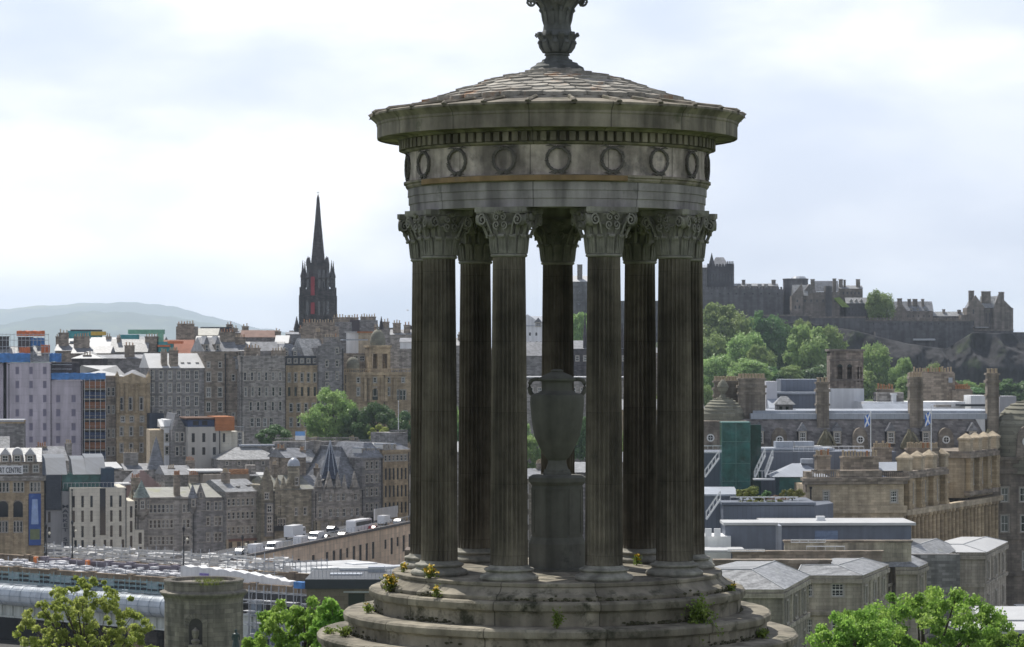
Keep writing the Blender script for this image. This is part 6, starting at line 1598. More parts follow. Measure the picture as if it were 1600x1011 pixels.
q = MB(); q.lathe([(.7, b.lz(515, 596)), (.5, b.lz(507, 596)), (.05, b.lz(494, 596))], 8, 0, b.lx(596)[0], -1); q.build('spike', SOOT, b.root)
sky('pale grey house on the skyline touching the leftmost column', 610, 650, 523, 775, GREY, ('gx', SLATEP, 515), [(620, 12, 506, 530, 1), (636, 10, 509, 530, 1)])
sky('white walled house directly left of the leftmost column', 625, 660, 534, 760, WHITEW, ('gx', SLATE, 528))
sky('dark flat topped slab on the skyline behind the leftmost column', 636, 700, 509, 830, SOOT, None)
sky('grey house behind the two leftmost columns', 690, 760, 540, 790, GREY, ('gx', SLATEP, 528), [(719, 8, 524, 545)])
# ---------------------------------------------------------------- black church tower with spire
HY = 1000
t = thing('church_spire', 'soot black gothic church tower with a tall needle spire and red banners on the skyline', 'church', ((497 - CXP) * HY / F, HY, 74))
hz = lambda y: EYE + (HOR - y) * HY / F - 74
hx = lambda px: (px - 497) * HY / F
q = MB(); hw = hx(521)
q.box(-hw, hw, -hw, hw, 0, hz(452)); q.box(-hw * .70, hw * .70, -hw * .70, hw * .70, hz(452) + .01, hz(411))
for z in (470, 455, 436): q.box(-hw - .15, hw + .15, -hw - .15, hw + .15, hz(z), hz(z) + .5)
q.build('tower', SOOT, t)
q = MB()
for sx in (-1, 1):
    for sy in (-1, 1):
        for dx, dy in ((0, 1), (1, 0)):
            cx, cy = sx * (hw * (1 - .14 * dy)), sy * (hw * (1 - .14 * dx))
        q.box(sx * hw - .9, sx * hw + .9, sy * hw - .9, sy * hw + .9, 0, hz(462)); q.box(sx * hw - .7, sx * hw + .7, sy * hw - .7, sy * hw + .7, hz(462), hz(449))
for k in (-.35, .35):
    for s_ in (-1, 1): q.box(k * hw - .35, k * hw + .35, s_ * hw - .5, s_ * hw + .5, 0, hz(440))
q.build('buttress', SOOT, t)
for sx in (-1, 1):
    for sy in (-1, 1):
        q = MB(); q.lathe([(.75, 0), (.72, 3.4), (.9, 3.5), (.9, 3.8), (.42, 5.8), (.05, hz(407) - hz(449))], 8); q.build('pinnacle', SOOT, t, loc=(sx * hw * .93, sy * hw * .93, hz(449)))
    for k in (-.5, 0, .5):
        q = MB(); q.lathe([(.4, 0), (.4, .8), (.05, 2.6)], 6); q.build('pinnacle', SOOT, t, loc=(k * hw * 1.2, sx * hw * .66, hz(412)))
    q = MB(); q.lathe([(.75, 0), (.8, 1.6), (.4, 3.0), (.05, hz(404) - hz(416))], 8); q.build('pinnacle', SOOT, t, loc=(sx * hw * .60, -hw * .6, hz(416)))
q = MB(); q.lathe([(hx(509.5), hz(420)), (hx(508.5), hz(410)), (hx(504.6), hz(370)), (hx(502.2), hz(345)), (.5, hz(309)), (.12, hz(304))], 8, a0=pi / 8); sp2 = q.build('spire', SOOT, t)
q = MB(); q.box(-.06, .06, -.06, .06, hz(305), hz(298)); q.box(-.6, .6, -.05, .05, hz(301.5), hz(300.9)); q.build('weather_vane', BLACK, sp2)
RED = mat('red_banner_cloth', (.30, .045, .06), var=.2, scale=1)
for y0, y1 in ((433, 462), (473, 491)):
    q = MB(); q.box(hx(487.5), hx(493.5), -hw - .72, -hw - .55, hz(y1), hz(y0)); q.build('banner', RED, t)
for px in (482, 500, 507, 514):
    for y0, y1 in ((436, 458), (470, 492)):
        q = MB(); q.box(hx(px) - .45, hx(px) + .45, -hw * (.70 if y0 < 450 else 1) - .03, -hw * (.70 if y0 < 450 else 1) + .1, hz(min(y1, 451) if y0 < 450 else y1), hz(y0 - (14 if y0 < 450 else 0))); q.build('lancet', GLASS, t)
q = MB(); q.box(hx(446), hx(540), hw, hw + 26, 0, hz(528)); q.extx([(hw, hz(528)), (hw + 26, hz(528)), (hw + 13, hz(516))], hx(446), hx(540)); q.build('nave', SOOT, t)
q = MB(); q.lathe([(.9, hz(535)), (.9, hz(516)), (1.15, hz(515)), (.5, hz(503)), (.05, hz(494))], 8, 0, hx(464.5), -3); q.build('side_spirelet', SOOT, t)

# ================================================================ seen between the columns
b = Bld('white_gabled_block', 'white building with steep gables and rows of tiny windows seen between the middle columns', 'building', 800, 850, 900, 900, 76)
b.wall(WHITEW, 508, [(522, 5, 3, 'p', [815, 828, 838]), (536, 5, 3, 'p', [815, 829, 839, 845])], d=12, gable=(491, .6, 824)); b.roof('gx', LEAD, 509, 494, d=12)
b.dormer(841, 12, 510, 504, 496, -.1, WHITEW, SLATE, dep=3)
b = Bld('slate_gabled_house', 'grey slate gabled house below the white gabled building between the columns', 'building', 800, 848, 760, 760, 74)
b.wall(GREY2, 556, [], d=10); b.roof('gx', SLATE, 556, 534, d=10)
b = Bld('white_roofed_gallery', 'long low building with a white roof line behind the urn', 'building', 770, 1000, 700, 700, 70)
b.wall(GREY, 592, [(610, 9, 6, 's', (16, 790, 990))], d=14); b.roof('flat', WROOF, 591, 588, d=14)
b = Bld('dark_pinnacled_college', 'dark college building with pinnacles between the fourth and fifth front columns', 'building', 880, 985, 820, 820, 76)
b.wall(SOOT, 545, [(560, 8, 5, 's', (8, 890, 975))], d=12); b.turret(914, 6, 545, 528, 488, .5, SOOT, SOOT, corbel=False, nw=0, name='pinnacle'); b.roof('gx', SLATE, 545, 532, d=12); b.turret(972, 6, 545, 530, 505, .5, SOOT, SOOT, corbel=False, nw=0, name='pinnacle')
for i, (x0, x1, yt, Y, w, lab) in enumerate(((655, 760, 706, 600, GREY, 'grey station side building behind the left pair of columns'), (740, 860, 748, 560, BUFF, 'buff building low behind the pedestal to its left'), (850, 960, 738, 540, GREY2, 'blue grey building low behind the pedestal to its right'), (940, 1110, 722, 520, BROWN, 'brown building behind the right front column'), (960, 1100, 640, 650, TAN, 'tan building high behind the right front column'))):
    b = Bld('stone_building', lab, 'building', x0, x1, Y, Y, 44)
    n_ = (x1 - x0) // 14
    b.wall(w, yt, [(yt + 16 + 24 * k, 13, 6, 's', (n_, x0 + 8, x1 - 8)) for k in range(4)], d=14); b.roof('gx', SLATE if i % 2 else SLATEP, yt, yt - 16, d=14); b.chim(x1 - 18, 8, yt - 22, yt, 6, 1.2, BROWN, 3)
    b.chim(x0 + 20, 10, yt - 24, yt, 5, 1.2, GREY, 3)
for i, (x0, x1, yt, Y, w, lab) in enumerate(((690, 742, 548, 860, BROWN, 'brown gabled house on the skyline behind the second column from the left'), (742, 800, 556, 840, GREY, 'grey gabled house on the skyline behind the front left column'), (845, 900, 566, 850, GREY2, 'blue grey house on the skyline behind the back centre column'), (985, 1040, 556, 880, BROWN, 'brown gabled house on the skyline behind the back right column'), (1035, 1095, 570, 860, GREY, 'grey house on the skyline behind the front right column'))):
    b = Bld('gabled_house', lab, 'building', x0, x1, Y, Y, 74)
    b.wall(w, yt, [(yt + 10 + 17 * k, 9, 4, 's', (4, x0 + 8, x1 - 8)) for k in range(2)], d=10, gable=(yt - 14, .5, x0 + 14)); b.roof('gx', SLATE, yt, yt - 13, d=10); b.chim(x1 - 6, 8, yt - 20, yt, 3, 1.2, BROWN, 3)
for i, (px, Y, yt, yb, w, k, lab) in enumerate(((700, 690, 618, 690, 74, 'far1', 'green park tree behind the second column from the left'), (760, 720, 612, 676, 80, 'far3', 'green park tree behind the front left column'), (860, 740, 604, 668, 70, 'fardark1', 'dark park tree behind the urn'), (945, 700, 610, 690, 84, 'far2', 'green park tree behind the front right of centre column'), (1010, 740, 604, 664, 70, 'far1', 'green park tree behind the back right column'), (1070, 610, 640, 716, 76, 'fardark22', 'dark park tree behind the front right column'), (720, 640, 660, 720, 60, 'fardark1', 'dark park tree low behind the second column from the left'), (800, 660, 640, 712, 70, 'far1', 'green park tree just left of the urn'), (990, 620, 668, 726, 56, 'far3', 'green park tree low behind the back right column'))):
    tree(lab, px, Y, yt, yb, w, k, 80 + i, group='park trees behind the monument')
tree('bright green tree between the columns right of the back centre column', 906, 1000, 487, 545, 46, 'far1', 8)
tree('green tree low between the columns left of the pedestal', 822, 600, 672, 735, 60, 'far2', 9)
tree('dark green tree behind the pedestal on its right', 915, 620, 650, 716, 70, 'fardark1', 10)

# ================================================================ castle on its rock
CY = 1250
CW = mat('castle_curtain_stone', (.115, .112, .118), brick=(2.2, 1.1), streak=.35, var=.35, scale=.12, bvar=.2, col2=(.07, .075, .06), amt2=.35, scale2=.06)
CW2 = mat('castle_building_stone', (.20, .175, .155), brick=(1.6, .8), streak=.35, var=.3, scale=.15, bvar=.2)
CWD = mat('castle_dark_stone', (.075, .072, .08), brick=(1.6, .8), streak=.35, var=.3, scale=.15, bvar=.2)
def castle_rock():
    top = [(930, 560), (1040, 530), (1100, 505), (1250, 505), (1330, 520), (1400, 538), (1460, 545), (1500, 520), (1560, 522), (1585, 545), (1640, 570), (1760, 590), (1900, 600)]
    px = [p[0] for p in top]; py = [p[1] for p in top]; nx, ny = 420, 44; v = []; f = []
    import mathutils
    for j in range(ny + 1):
        t = j / ny
        for i in range(nx + 1):
            p = 930 + 970 * i / nx
            Y = CY - 50 + 20 * t if t < .8 else CY - 34 + (t - .8) * 5 * 140
            X = (p - CXP) * CY / F
            zt_ = EYE + (HOR - np.interp(p, px, py)) * CY / F
            prof = min(1, (t / .72)) ** .6
            z = 80 + (zt_ - 80) * prof
            n_ = mathutils.noise.ridged_multi_fractal(Vector((X * .03, Y * .02, z * .022)), .85, 2.2, 6, 1.0, 2.0) * 6.5 - 7 + mathutils.noise.noise(Vector((X * .16, z * .05, 3.1))) * 3.2
            k = sin(pi * min(1, t / .8)) if t < .8 else 0
            v.append((X + n_ * .3 * k, Y - n_ * k, z + n_ * .2 * k - (3 if t > .8 else 0)))
    n = nx + 1
    for j in range(ny):
        for i in range(nx): f.append((j * n + i, j * n + i + 1, (j + 1) * n + i + 1, (j + 1) * n + i))
    q = MB(); q.add(v, f)
    m = mat('basalt_crag', (.042, .041, .044), var=.45, scale=.12, streak=.45, col2=(.075, .11, .035), amt2=.5, scale2=.035, bump=.6, rough=.95)
    tag(q.build('castle_rock', m, None, smooth=50), kind='structure')
castle_rock()
def cas(label, x0, x1, ytop, ybot, wall=CW, off=0.0, d=8, cat='castle building', name='castle_building', **k):
    zb = EYE + (HOR - ybot) * (CY + off) / F
    b_ = Bld(name, label, cat, x0, x1, CY + off, CY + off, zb)
    b_.wall(wall, ytop, k.get('rows', ()), d=d, gable=k.get('gable'))
    if 'roof' in k: b_.roof(k['roof'][0], k['roof'][1], ytop, k['roof'][2], d=d, inset=k['roof'][3] if len(k['roof']) > 3 else None)
    for c in k.get('chims', ()): b_.chim(c[0], c[1], c[2], ytop + 4, 2, 1.6, CW2, 0)
    return b_
def crenel(b_, x0, x1, y, n, off=0, m=None, hh=1.1):
    X0, X1 = b_.lx(x0, off)[0], b_.lx(x1, off)[0]; z = b_.lz(y, x0, off); q = MB()
    for i in range(n): a = X0 + (X1 - X0) * i / n; q.box(a, a + (X1 - X0) / n * .6, off - .05, off + .9, z, z + hh)
    q.build('battlement', m or CW, b_.root)
pd = lambda y, h, w, xs: (y, h, w, 'p', xs)
b = cas('long dark curtain wall of the castle with small gun loops above the pale trees', 1085, 1224, 452, 530, CW, 0, 10, 'castle wall', 'castle_wall', rows=[pd(459, 2.2, 2.5, (9, 1112, 1215))]); crenel(b, 1085, 1224, 452, 30)
b = cas('dark memorial hall with a pointed roof and battlements at the left of the castle', 1105, 1147, 416, 456, CWD, 16, 12, rows=[pd(434, 12, 2, (8, 1110, 1143))]); crenel(b, 1105, 1147, 416, 9, 0, CWD)
b.roof('hip', SLATE, 415, 402, x0=1113, x1=1138, off=2, d=9, inset=2); b.turret(1112, 9, 420, 414, 395, 1.5, CWD, CWD, corbel=False, nw=0, n=8, name='corner_turret'); b.wall(CWD, 412, [], x0=1136, x1=1147, off=.5, d=8, name='parapet_tower'); crenel(b, 1136, 1147, 412, 4, .5, CWD)
cas('tall grey castle block partly hidden by the right column', 1088, 1104, 418, 470, CW, 10, 10, roof=('gx', LEAD, 414))
b = cas('low barrack range with pale roof and dormers behind the castle curtain wall', 1148, 1216, 447, 462, CW2, 14, 9, roof=('gx', SLATEP, 443), chims=[(1162, 5, 438), (1209, 6, 438)])
for x in (1155, 1171, 1187, 1197): b.dormer(x, 5, 450, 446, 444, -.3, CW2, SLATE, kind='flat', dep=3)
b = Bld('half_moon_tower', 'round dark half moon tower at the centre of the castle', 'castle tower', 1224, 1262, CY + 4, CY + 4, 105)
q = MB(); X, Yd = b.lx(1243, 6); q.lathe([(5.6, 0), (5.6, b.lz(437, 1243, 0)), (5.8, b.lz(437, 1243, 0)), (5.8, b.lz(435, 1243, 0))], 28, 0, X, 6); q.build('wall', CW, b.root, smooth=30); q = MB(); q.lathe([(3.6, b.lz(435, 1243)), (2.6, b.lz(431.5, 1243)), (1.0, b.lz(431, 1243))], 12, 0, X + 1.5, 6); q.build('roof', LEAD, b.root)
b = cas('castle gatehouse with a pale lit gable roof slope beside the half moon tower', 1237, 1256, 462, 500, CW2, -6, 8, rows=[pd(480, 5, 2.5, [1243, 1249]), pd(470, 4, 2.5, [1246])], gable=(443, .6, 1253)); b.roof('gx', SLATEP, 462, 445, x0=1240, x1=1262, off=1, d=9)
b = cas('broad brown castle block above the central rock', 1252, 1312, 456, 512, CW2, -3, 14, rows=[pd(470, 4, 3, (6, 1258, 1305))], chims=[(1270, 6, 437), (1304, 5, 436)]); b.roof('gx', SLATE, 455, 439, x0=1274, x1=1310, off=5, d=8); b.roof('gy', SLATEB, 458, 444, x0=1254, x1=1276, off=0, d=10); b.wall(CW, 447, [], x0=1290, x1=1300, off=-.3, d=6, name='turret')
b = cas('tan castle house with two tall chimneys right of the broad brown block', 1312, 1348, 451, 500, CW2, 6, 10, rows=[pd(458, 4, 2.5, (5, 1318, 1342))], roof=('gx', SLATEP, 446), chims=[(1314, 6, 437), (1341, 6, 437), (1320, 3, 438)])
b = cas('dark terrace house with a row of windows below the tan castle house', 1322, 1362, 474, 505, CWD, -2, 8, rows=[pd(483, 4, 2.5, (7, 1327, 1357)), pd(491, 4, 2.5, (7, 1327, 1357))]); b.roof('gx', SLATEP, 474, 465, d=8)
for x in (1330, 1338, 1346): b.dormer(x, 4, 474, 470, 467, .4, CWD, SLATE, dep=2)
grassm = mat('castle_grass_bank', (.16, .22, .05), var=.3, scale=.2)
q = MB(); p0, p1, p2, p3 = [at(a, y, CY + o) for a, y, o in ((1302, 466, -4), (1316, 480, -5), (1328, 480, -5), (1312, 464, -3))]
q.add([p0, p1, p2, p3, p0 + Vector((0, 6, 0)), p1 + Vector((0, 6, 0)), p2 + Vector((0, 6, 0)), p3 + Vector((0, 6, 0))], [(0, 1, 2, 3), (7, 6, 5, 4), (0, 4, 5, 1), (1, 5, 6, 2), (2, 6, 7, 3), (3, 7, 4, 0)]); tag(q.build('grass_bank', grassm), kind='structure')
b = cas('high dark lower wall of the castle running behind the tree tops', 1265, 1352, 495, 560, CW, -16, 10, 'castle wall', 'castle_wall'); b.band(CW2, 497, .15, .7); 
b = cas('dark zigzag castle wall with a pale coping above the trees left of centre', 1190, 1268, 492, 540, CW, -14, 8, 'castle wall', 'castle_wall'); b.band(CW2, 494, .15, .7)
b = cas('gabled castle house with a row of four chimneys right of the round tree', 1396, 1458, 486, 505, CW2, 4, 10, rows=[pd(494, 3, 2, (7, 1402, 1452))], roof=('gx', SLATE, 471), chims=[(1406, 7, 467), (1421, 5, 468), (1430, 7, 468), (1442, 4, 468)]); b.wall(CW2, 488, [], x0=1396, x1=1418, off=-.4, d=7, gable=(471, .6), name='gable_wall')
for x in (1424, 1434, 1447): b.dormer(x, 4, 487, 483, 480, .2, CW2, SLATEP, dep=2)
b = cas('low castle range with pale roof and one chimney between the gabled house and the hospital', 1420, 1506, 494, 508, CW, 6, 8, roof=('gx', SLATEP, 487), chims=[(1475, 4, 484), (1499, 5, 485)])
b = cas('long battlemented castle wall with a pale capped top on the right', 1350, 1520, 501, 575, CW, -12, 10, 'castle wall', 'castle_wall', rows=[pd(506, 2, 2, (14, 1365, 1512))]); b.band(CW2, 502, .2, .7); crenel(b, 1350, 1520, 499, 34, 0, CW2, .7)
b = cas('lower terrace wall of the castle with a pale lean-to roof', 1368, 1466, 518, 575, CW, -22, 9, 'castle wall', 'castle_wall'); b.band(CW, 518, .15, .5); b.roof('mono', WROOF, 532, 526, x0=1428, x1=1461, off=-1.5, d=4)
b = cas('tall castle hospital block with twin gables and thin windows on the right skyline', 1512, 1583, 481, 530, CW2, 0, 13, rows=[pd(497, 16, 1.6, [1541, 1546, 1555, 1562, 1569, 1575, 1580]), pd(480, 5, 2, [1522])], chims=[(1518, 8, 455), (1541, 14, 456), (1565, 8, 457)])
b.wall(CW2, 481, [pd(487, 7, 2, [1521]), pd(505, 8, 2, [1521])], x0=1511, x1=1539, off=-1.5, d=12, gable=(461, .7, 1524), name='gable_wall'); b.roof('gy', SLATE, 481, 463, x0=1513, x1=1538, off=-.8, d=11, over=0, xr=1524)
b.wall(CW2, 483, [], x0=1552, x1=1583, off=-1.2, d=12, gable=(460, .7, 1560), name='gable_wall'); b.roof('gy', SLATE, 483, 462, x0=1553, x1=1582, off=-.6, d=11, over=0, xr=1560); b.roof('gx', SLATEP, 481, 463, x0=1536, x1=1556, d=12)
b.wall(CW2, 492, [], x0=1502, x1=1514, off=-2, d=8, name='lean_to'); b.roof('flat', WROOF, 512, 510, x0=1525, x1=1543, off=-5, d=3)
b = cas('massive dark castle wall under the hospital block', 1508, 1583, 516, 580, CW, -10, 10, 'castle wall', 'castle_wall'); b.band(CW2, 517, .2, .6)
cas('stepped outer castle wall at the right edge of the photo', 1580, 1660, 519, 580, CW, -4, 9, 'castle wall', 'castle_wall')
b = cas('tall pale castle palace block with a chimney seen between the fourth and fifth front columns', 880, 962, 440, 520, CW, 10, 14, rows=[pd(455, 5, 3, (5, 890, 950)), pd(475, 5, 3, (5, 890, 950))], roof=('gx', WROOF, 431), chims=[(906, 8, 414), (945, 8, 418)])
cas('dark castle wall below the palace block between the columns', 940, 1090, 470, 540, CW, -2, 12, 'castle wall', 'castle_wall')
# castle trees
G1 = 'trees below the castle'
tree('tall round green tree standing alone on the castle wall', 1375, CY - 6, 450, 505, 46, 'round', 21, rz=.3)
TR = [('leafy tree at the crag foot left of the long brown pot row', 1425, 1060, 588, 625, 50, 'far3'),
      ('bushy tree at the crag foot behind the long brown pot row', 1475, 1050, 592, 628, 70, 'fardark1'),
      ('wide dark bush at the crag foot between two tall chimneys', 1515, 1040, 606, 632, 80, 'fardark22'),
      ('dark bush at the right edge below the crag', 1582, 1050, 594, 636, 76, 'fardark1'),
      ('green tree behind the belvedere and its white block', 1345, 1060, 580, 625, 60, 'far1'),
      ('large pale green tree nearest the right column below the curtain wall', 1132, 1150, 474, 545, 74, 'far1'),
      ('pale tree beside the right column halfway down the slope', 1112, 1120, 520, 590, 60, 'far2'),
      ('light green tree in the middle of the left castle group', 1165, 1100, 518, 580, 62, 'far3'),
      ('dark green tree left of the deep gap between the castle trees', 1192, 1170, 487, 560, 66, 'fardark1'),
      ('dark green tree touching the deep shadowed gap', 1222, 1180, 494, 590, 56, 'fardark22'),
      ('small bright tree at the foot of the left castle group', 1190, 1060, 540, 590, 40, 'far1'),
      ('wide pale tree low on the left beside the right column', 1120, 1040, 555, 615, 76, 'far3'),
      ('low spreading tree above the chimney cluster', 1170, 1030, 560, 600, 70, 'far2'),
      ('small light tree between the dark pair and the big right tree', 1254, 1180, 499, 540, 34, 'far2'),
      ('big bright conical tree in the right castle group', 1262, 1110, 508, 592, 74, 'far1'),
      ('green tree behind the big bright conical tree on its right', 1298, 1170, 508, 570, 46, 'far3'),
      ('low bush tree at the foot of the big conical tree', 1236, 1040, 572, 596, 40, 'far2'),
      ('dark green tree right of the stone belvedere', 1362, 1100, 535, 612, 58, 'far3'),
      ('rounded green tree in front of the castle lower wall', 1409, 1090, 560, 612, 40, 'far1'),
      ('pale tree top just above the long brown pot row', 1459, 1080, 567, 612, 42, 'far2'),
      ('dark filler tree low behind the belvedere', 1320, 1120, 560, 615, 60, 'fardark1'),
      ('dark tree at the base of the castle crag left of the belvedere', 1280, 1060, 570, 612, 70, 'fardark22'),
      ('small bright tree at the foot of the castle crag on the right', 1535, 1080, 600, 620, 24, 'far1'),
      ('small green bush on the right slope of the crag', 1512, 1080, 596, 622, 30, 'far3'),
      ('bright bush at the right column above the ribbed dome', 1104, 900, 602, 640, 30, 'far2'),
      ('dark green tree low behind the chimney cluster', 1200, 1045, 575, 615, 70, 'fardark1')]
for i, (lab, px, Y, yt, yb, w, k) in enumerate(TR): tree(lab, px, Y, yt - 3, yb, w * 1.2, k, 40 + i, group=G1, zg=80)
# ================================================================ RIGHT: long mansarded post office range
GY = 430
b = Bld('mansarded_office_range', 'long brown stone office range with dormered slate mansard, tall chimneys and round headed windows', 'building', 1096, 1720, GY, GY, 44)
PO = mat('brown_office_stone', (.23, .20, .165), brick=(.9, .4), streak=.4, var=.3, scale=.3, bvar=.2)
pw = [(y, 22, 11, 's', [1566, 1596, 1630]) for y in (681, 773)] + [(y, 24, 11, 's', [1572, 1602, 1634]) for y in (815, )] + [(876, 30, 12, 's', [1570, 1604, 1636])]
b.wall(PO, 722, [(773, 22, 11, 's', [1570, 1599, 1632]), (818, 26, 12, 's', [1570, 1601, 1634]), (876, 28, 12, 's', [1604, 1640])], d=22, bands=[(740, .35, .8), (843, .25, .6), (900, .3, .6)])
b.band(PO, 724, .4, 1.0)
b.roof('man', SLATEB, 722, 655, x0=1100, x1=1560, off=.4, d=20, inset=3.2)
q = MB(); X0, X1 = b.lx(1172, 4)[0], b.lx(1560, 4)[0]; z = b.lz(655, 1350, 4); q.box(X0, X1, 3.0, 19, z + .02, z + .9); q.box(X0 + .5, X1 - .5, 4.5, 18, z + .9, z + 1.3); q.build('lead_flat', LEAD, b.root)
for px in (1187, 1254, 1308, 1392, 1447, 1520): b.dormer(px, 15, 694, 674, 660, .9, mat('black_dormer_timber', (.025, .027, .03), var=.1), SLATE, st='g', dep=3.2, wf=.62)
def oculus(bb, px, y, r_, off):
    X, Yd = bb.lx(px, off); R0 = r_ * Yd / F; z = bb.lz(y, px, off)
    q = MB(); n = 24
    q.exty([(X + R0 * 1.9 * cos(pi * i / 12), z + R0 * .6 + R0 * 2.5 * sin(pi * i / 12)) for i in range(13)] + [(X - R0 * 2.2, z - R0 * 3), (X + R0 * 2.2, z - R0 * 3)], off - .25, off + 2.8); o = q.build('oculus_gable', PO, bb.root)
    q = MB()
    for i in range(n):
        a0, a1 = 2 * pi * i / n, 2 * pi * (i + 1) / n
        q.exty([(X + R0 * k * cos(a), z + R0 * k * sin(a)) for k, a in ((.68, a0), (.68, a1), (1, a1), (1, a0))], off - .36, off - .24)
    q.box(X - R0 * .06, X + R0 * .06, off - .33, off - .25, z - R0 * .7, z + R0 * .7); q.box(X - R0 * .7, X + R0 * .7, off - .33, off - .25, z - R0 * .06, z + R0 * .06)
    q.build('round_window', FRAME, o)
    q = MB(); q.exty([(X + R0 * .7 * cos(2 * pi * i / n), z + R0 * .7 * sin(2 * pi * i / n)) for i in range(n)], off - .30, off - .26); q.build('pane', GLASS, o)
for px in (1218, 1344, 1478): oculus(b, px, 687, 6, .7)
oculus(b, 1605, 690, 8, -.6)
def bigchim(px, w, yt, yb, off):
    X, Yd = b.lx(px, off); wd = w * Yd / F / 2; z0, z1 = b.lz(yb, px, off), b.lz(yt, px, off)
    q = MB(); q.box(X - wd, X + wd, off, off + 2.2, z0, z1 - 1.2); q.box(X - wd - .2, X + wd + .2, off - .2, off + 2.4, z1 - 1.2, z1 - .8); q.box(X - wd * .95, X + wd * .95, off, off + 2.2, z1 - .8, z1)
    q.box(X - wd - .15, X + wd + .15, off - .15, off + 2.35, z1, z1 + .3); q.box(X - wd - .15, X + wd + .15, off - .15, off + 2.35, z0 + (z1 - z0) * .66, z0 + (z1 - z0) * .66 + .3)
    o = q.build('chimney', PO, b.root); n = max(3, int(w / 5))
    for i in range(n):
        p = MB(); p.lathe([(.24, 0), (.2, .55), (.26, .6), (.22, .7)], 8); p.build('chimney_pot', POTS, o, smooth=True, loc=(X - wd + 2 * wd * (i + .5) / n, off + 1, z1 + .3))
for a in ((1286, 19, 600, 700, 2.6), (1432, 21, 592, 690, 2.6), (1552, 18, 586, 685, 2.6), (1136, 40, 598, 665, 8), (1175, 42, 594, 660, 5)): bigchim(*a)
for px in (1421, 1545, 1290):      # carved cartouche ornaments on the mansard foot
    X, Yd = b.lx(px, 1.2); z = b.lz(695, px, 1.2); q = MB()
    q.lathe([(1.5, z - .6), (1.3, z), (.8, z + .9), (.45, z + 1.7), (.2, z + 2.4)], 10, 0, X, 1.4); 
    for s_ in (-1, 0, 1): q.path([(X + s_ * .3, .3, z + 2.0), (X + s_ * .9, -.2, z + 1.0), (X + s_ * 1.5, -.1, z - .3)], [.16, .2, .2], 6)
    q.build('cartouche', mat('mossy_carving', (.19, .175, .12), var=.4, scale=2), b.root)
def dome(px, w, yb, yt, off, ball=True, yball=605):
    X, Yd = b.lx(px, off); R0 = w * Yd / F / 2; z0, z1 = b.lz(yb, px, off), b.lz(yt, px, off); q = MB(); pr = [(R0 * 1.06, z0 - 5), (R0 * 1.06, z0)]
    for i in range(9):
        a = i / 8 * pi / 2 * .93; r = R0 * cos(a); zz_ = z0 + (z1 - z0) * sin(a); pr += [(r + .08, zz_), (r + .1, zz_ + .18)]
    q.lathe(pr, 28, 0, X, off + R0)
    if ball: q.lathe([(.7, z1 - .2), (.35, z1 + .6), (.75, z1 + 1.2), (.9, z1 + 1.7), (.65, z1 + 2.3), (.2, z1 + 2.8)], 12, 0, X, off + R0)
    q.build('dome', COPPER, b.root, smooth=25)
dome(1132, 66, 655, 622, 2); dome(1612, 104, 690, 628, -.5, False)
b.wall(PO, 658, [], x0=1092, x1=1168, off=-.5, d=8, name='pavilion_wall')
oculus(b, 1110, 684, 6, -.9)
# behind the range
b = Bld('belvedere_tower', 'square stone belvedere tower with arched openings standing on a white block', 'tower', 1296, 1350, 470, 470, 60)
b.wall(WHITEW, 607, [], d=6, name='base_block')
X0, X1 = b.lx(1297)[0], b.lx(1349)[0]; z0, z1 = b.lz(607, 1322), b.lz(549, 1322); q = MB()
ops = [(b.lx(x)[0] - .42, b.lx(x)[0] + .42, b.lz(592, x), b.lz(573, x)) for x in (1312.5, 1327.5)] + [(b.lx(x)[0] - .12, b.lx(x)[0] + .12, b.lz(597, x), b.lz(573, x)) for x in (1341, 1345.5)]
b.facade(q, X0, X1 - X0, 0, z0, z1, ops, rd=.6); b.facade(q, X0, X1 - X0, 5, z0, z1, [], rd=.1)
q.box(X0, X0 + .3, .01, 5, z0, z1); q.box(X1 - .3, X1, .01, 5, z0, z1); q.box(X0, X1, .01, 5, z1 - .3, z1 - .01); q.box(X0 + .3, X1 - .3, 1.2, 1.4, z0, z1 - .31)
o = q.build('belvedere', mat('streaked_brown_stone', (.23, .195, .165), brick=(.8, .4), streak=.5, var=.3, scale=.5), b.root)
q = MB(); q.box(X0 - .25, X1 + .25, -.25, 5.2, z1 + .002, z1 + .35); q.box(X0 - .12, X1 + .12, -.12, -.002, z0 + 1.3, z0 + 1.6); q.box(X0 - .12, X1 + .12, -.12, -.002, z1 - 1.6, z1 - 1.3); q.build('cornice', CW2, b.root)
for x in (1312.5, 1327.5):
    X = b.lx(x)[0]; q = MB(); zt2 = b.lz(573, x); q.exty([(X + .42 * cos(pi * i / 8), zt2 + .42 * sin(pi * i / 8)) for i in range(9)], -.03, .02); q.build('arch_head', GLASS, b.root)
b = Bld('slate_blue_penthouse', 'flat slate blue penthouse box behind the office range left of the belvedere', 'building', 1216, 1286, 455, 455, 60)
b.wall(ZINC, 593, [], x0=1220, x1=1282, off=4, d=8); b.wall(ZINC, 616, [], x0=1216, x1=1286, d=4, name='lower_wall'); b.roof('flat', LEAD, 616, 615, x0=1214, x1=1288, d=3.5)
b = Bld('pale_gabled_party_wall', 'pale grey stepped party wall beside the chimney cluster', 'building', 1196, 1222, 452, 452, 60)
b.wall(mat('pale_grey_wall', (.5, .5, .53), var=.1, scale=.4), 596, [], x0=1197, x1=1214, d=4); b.roof('mono', LEAD, 640, 622, x0=1203, x1=1224, off=-3, d=3)
b = Bld('hipped_roof_lantern', 'tiny slate hipped lantern house on the roof of the office range', 'building', 1210, 1241, 440, 440, 70)
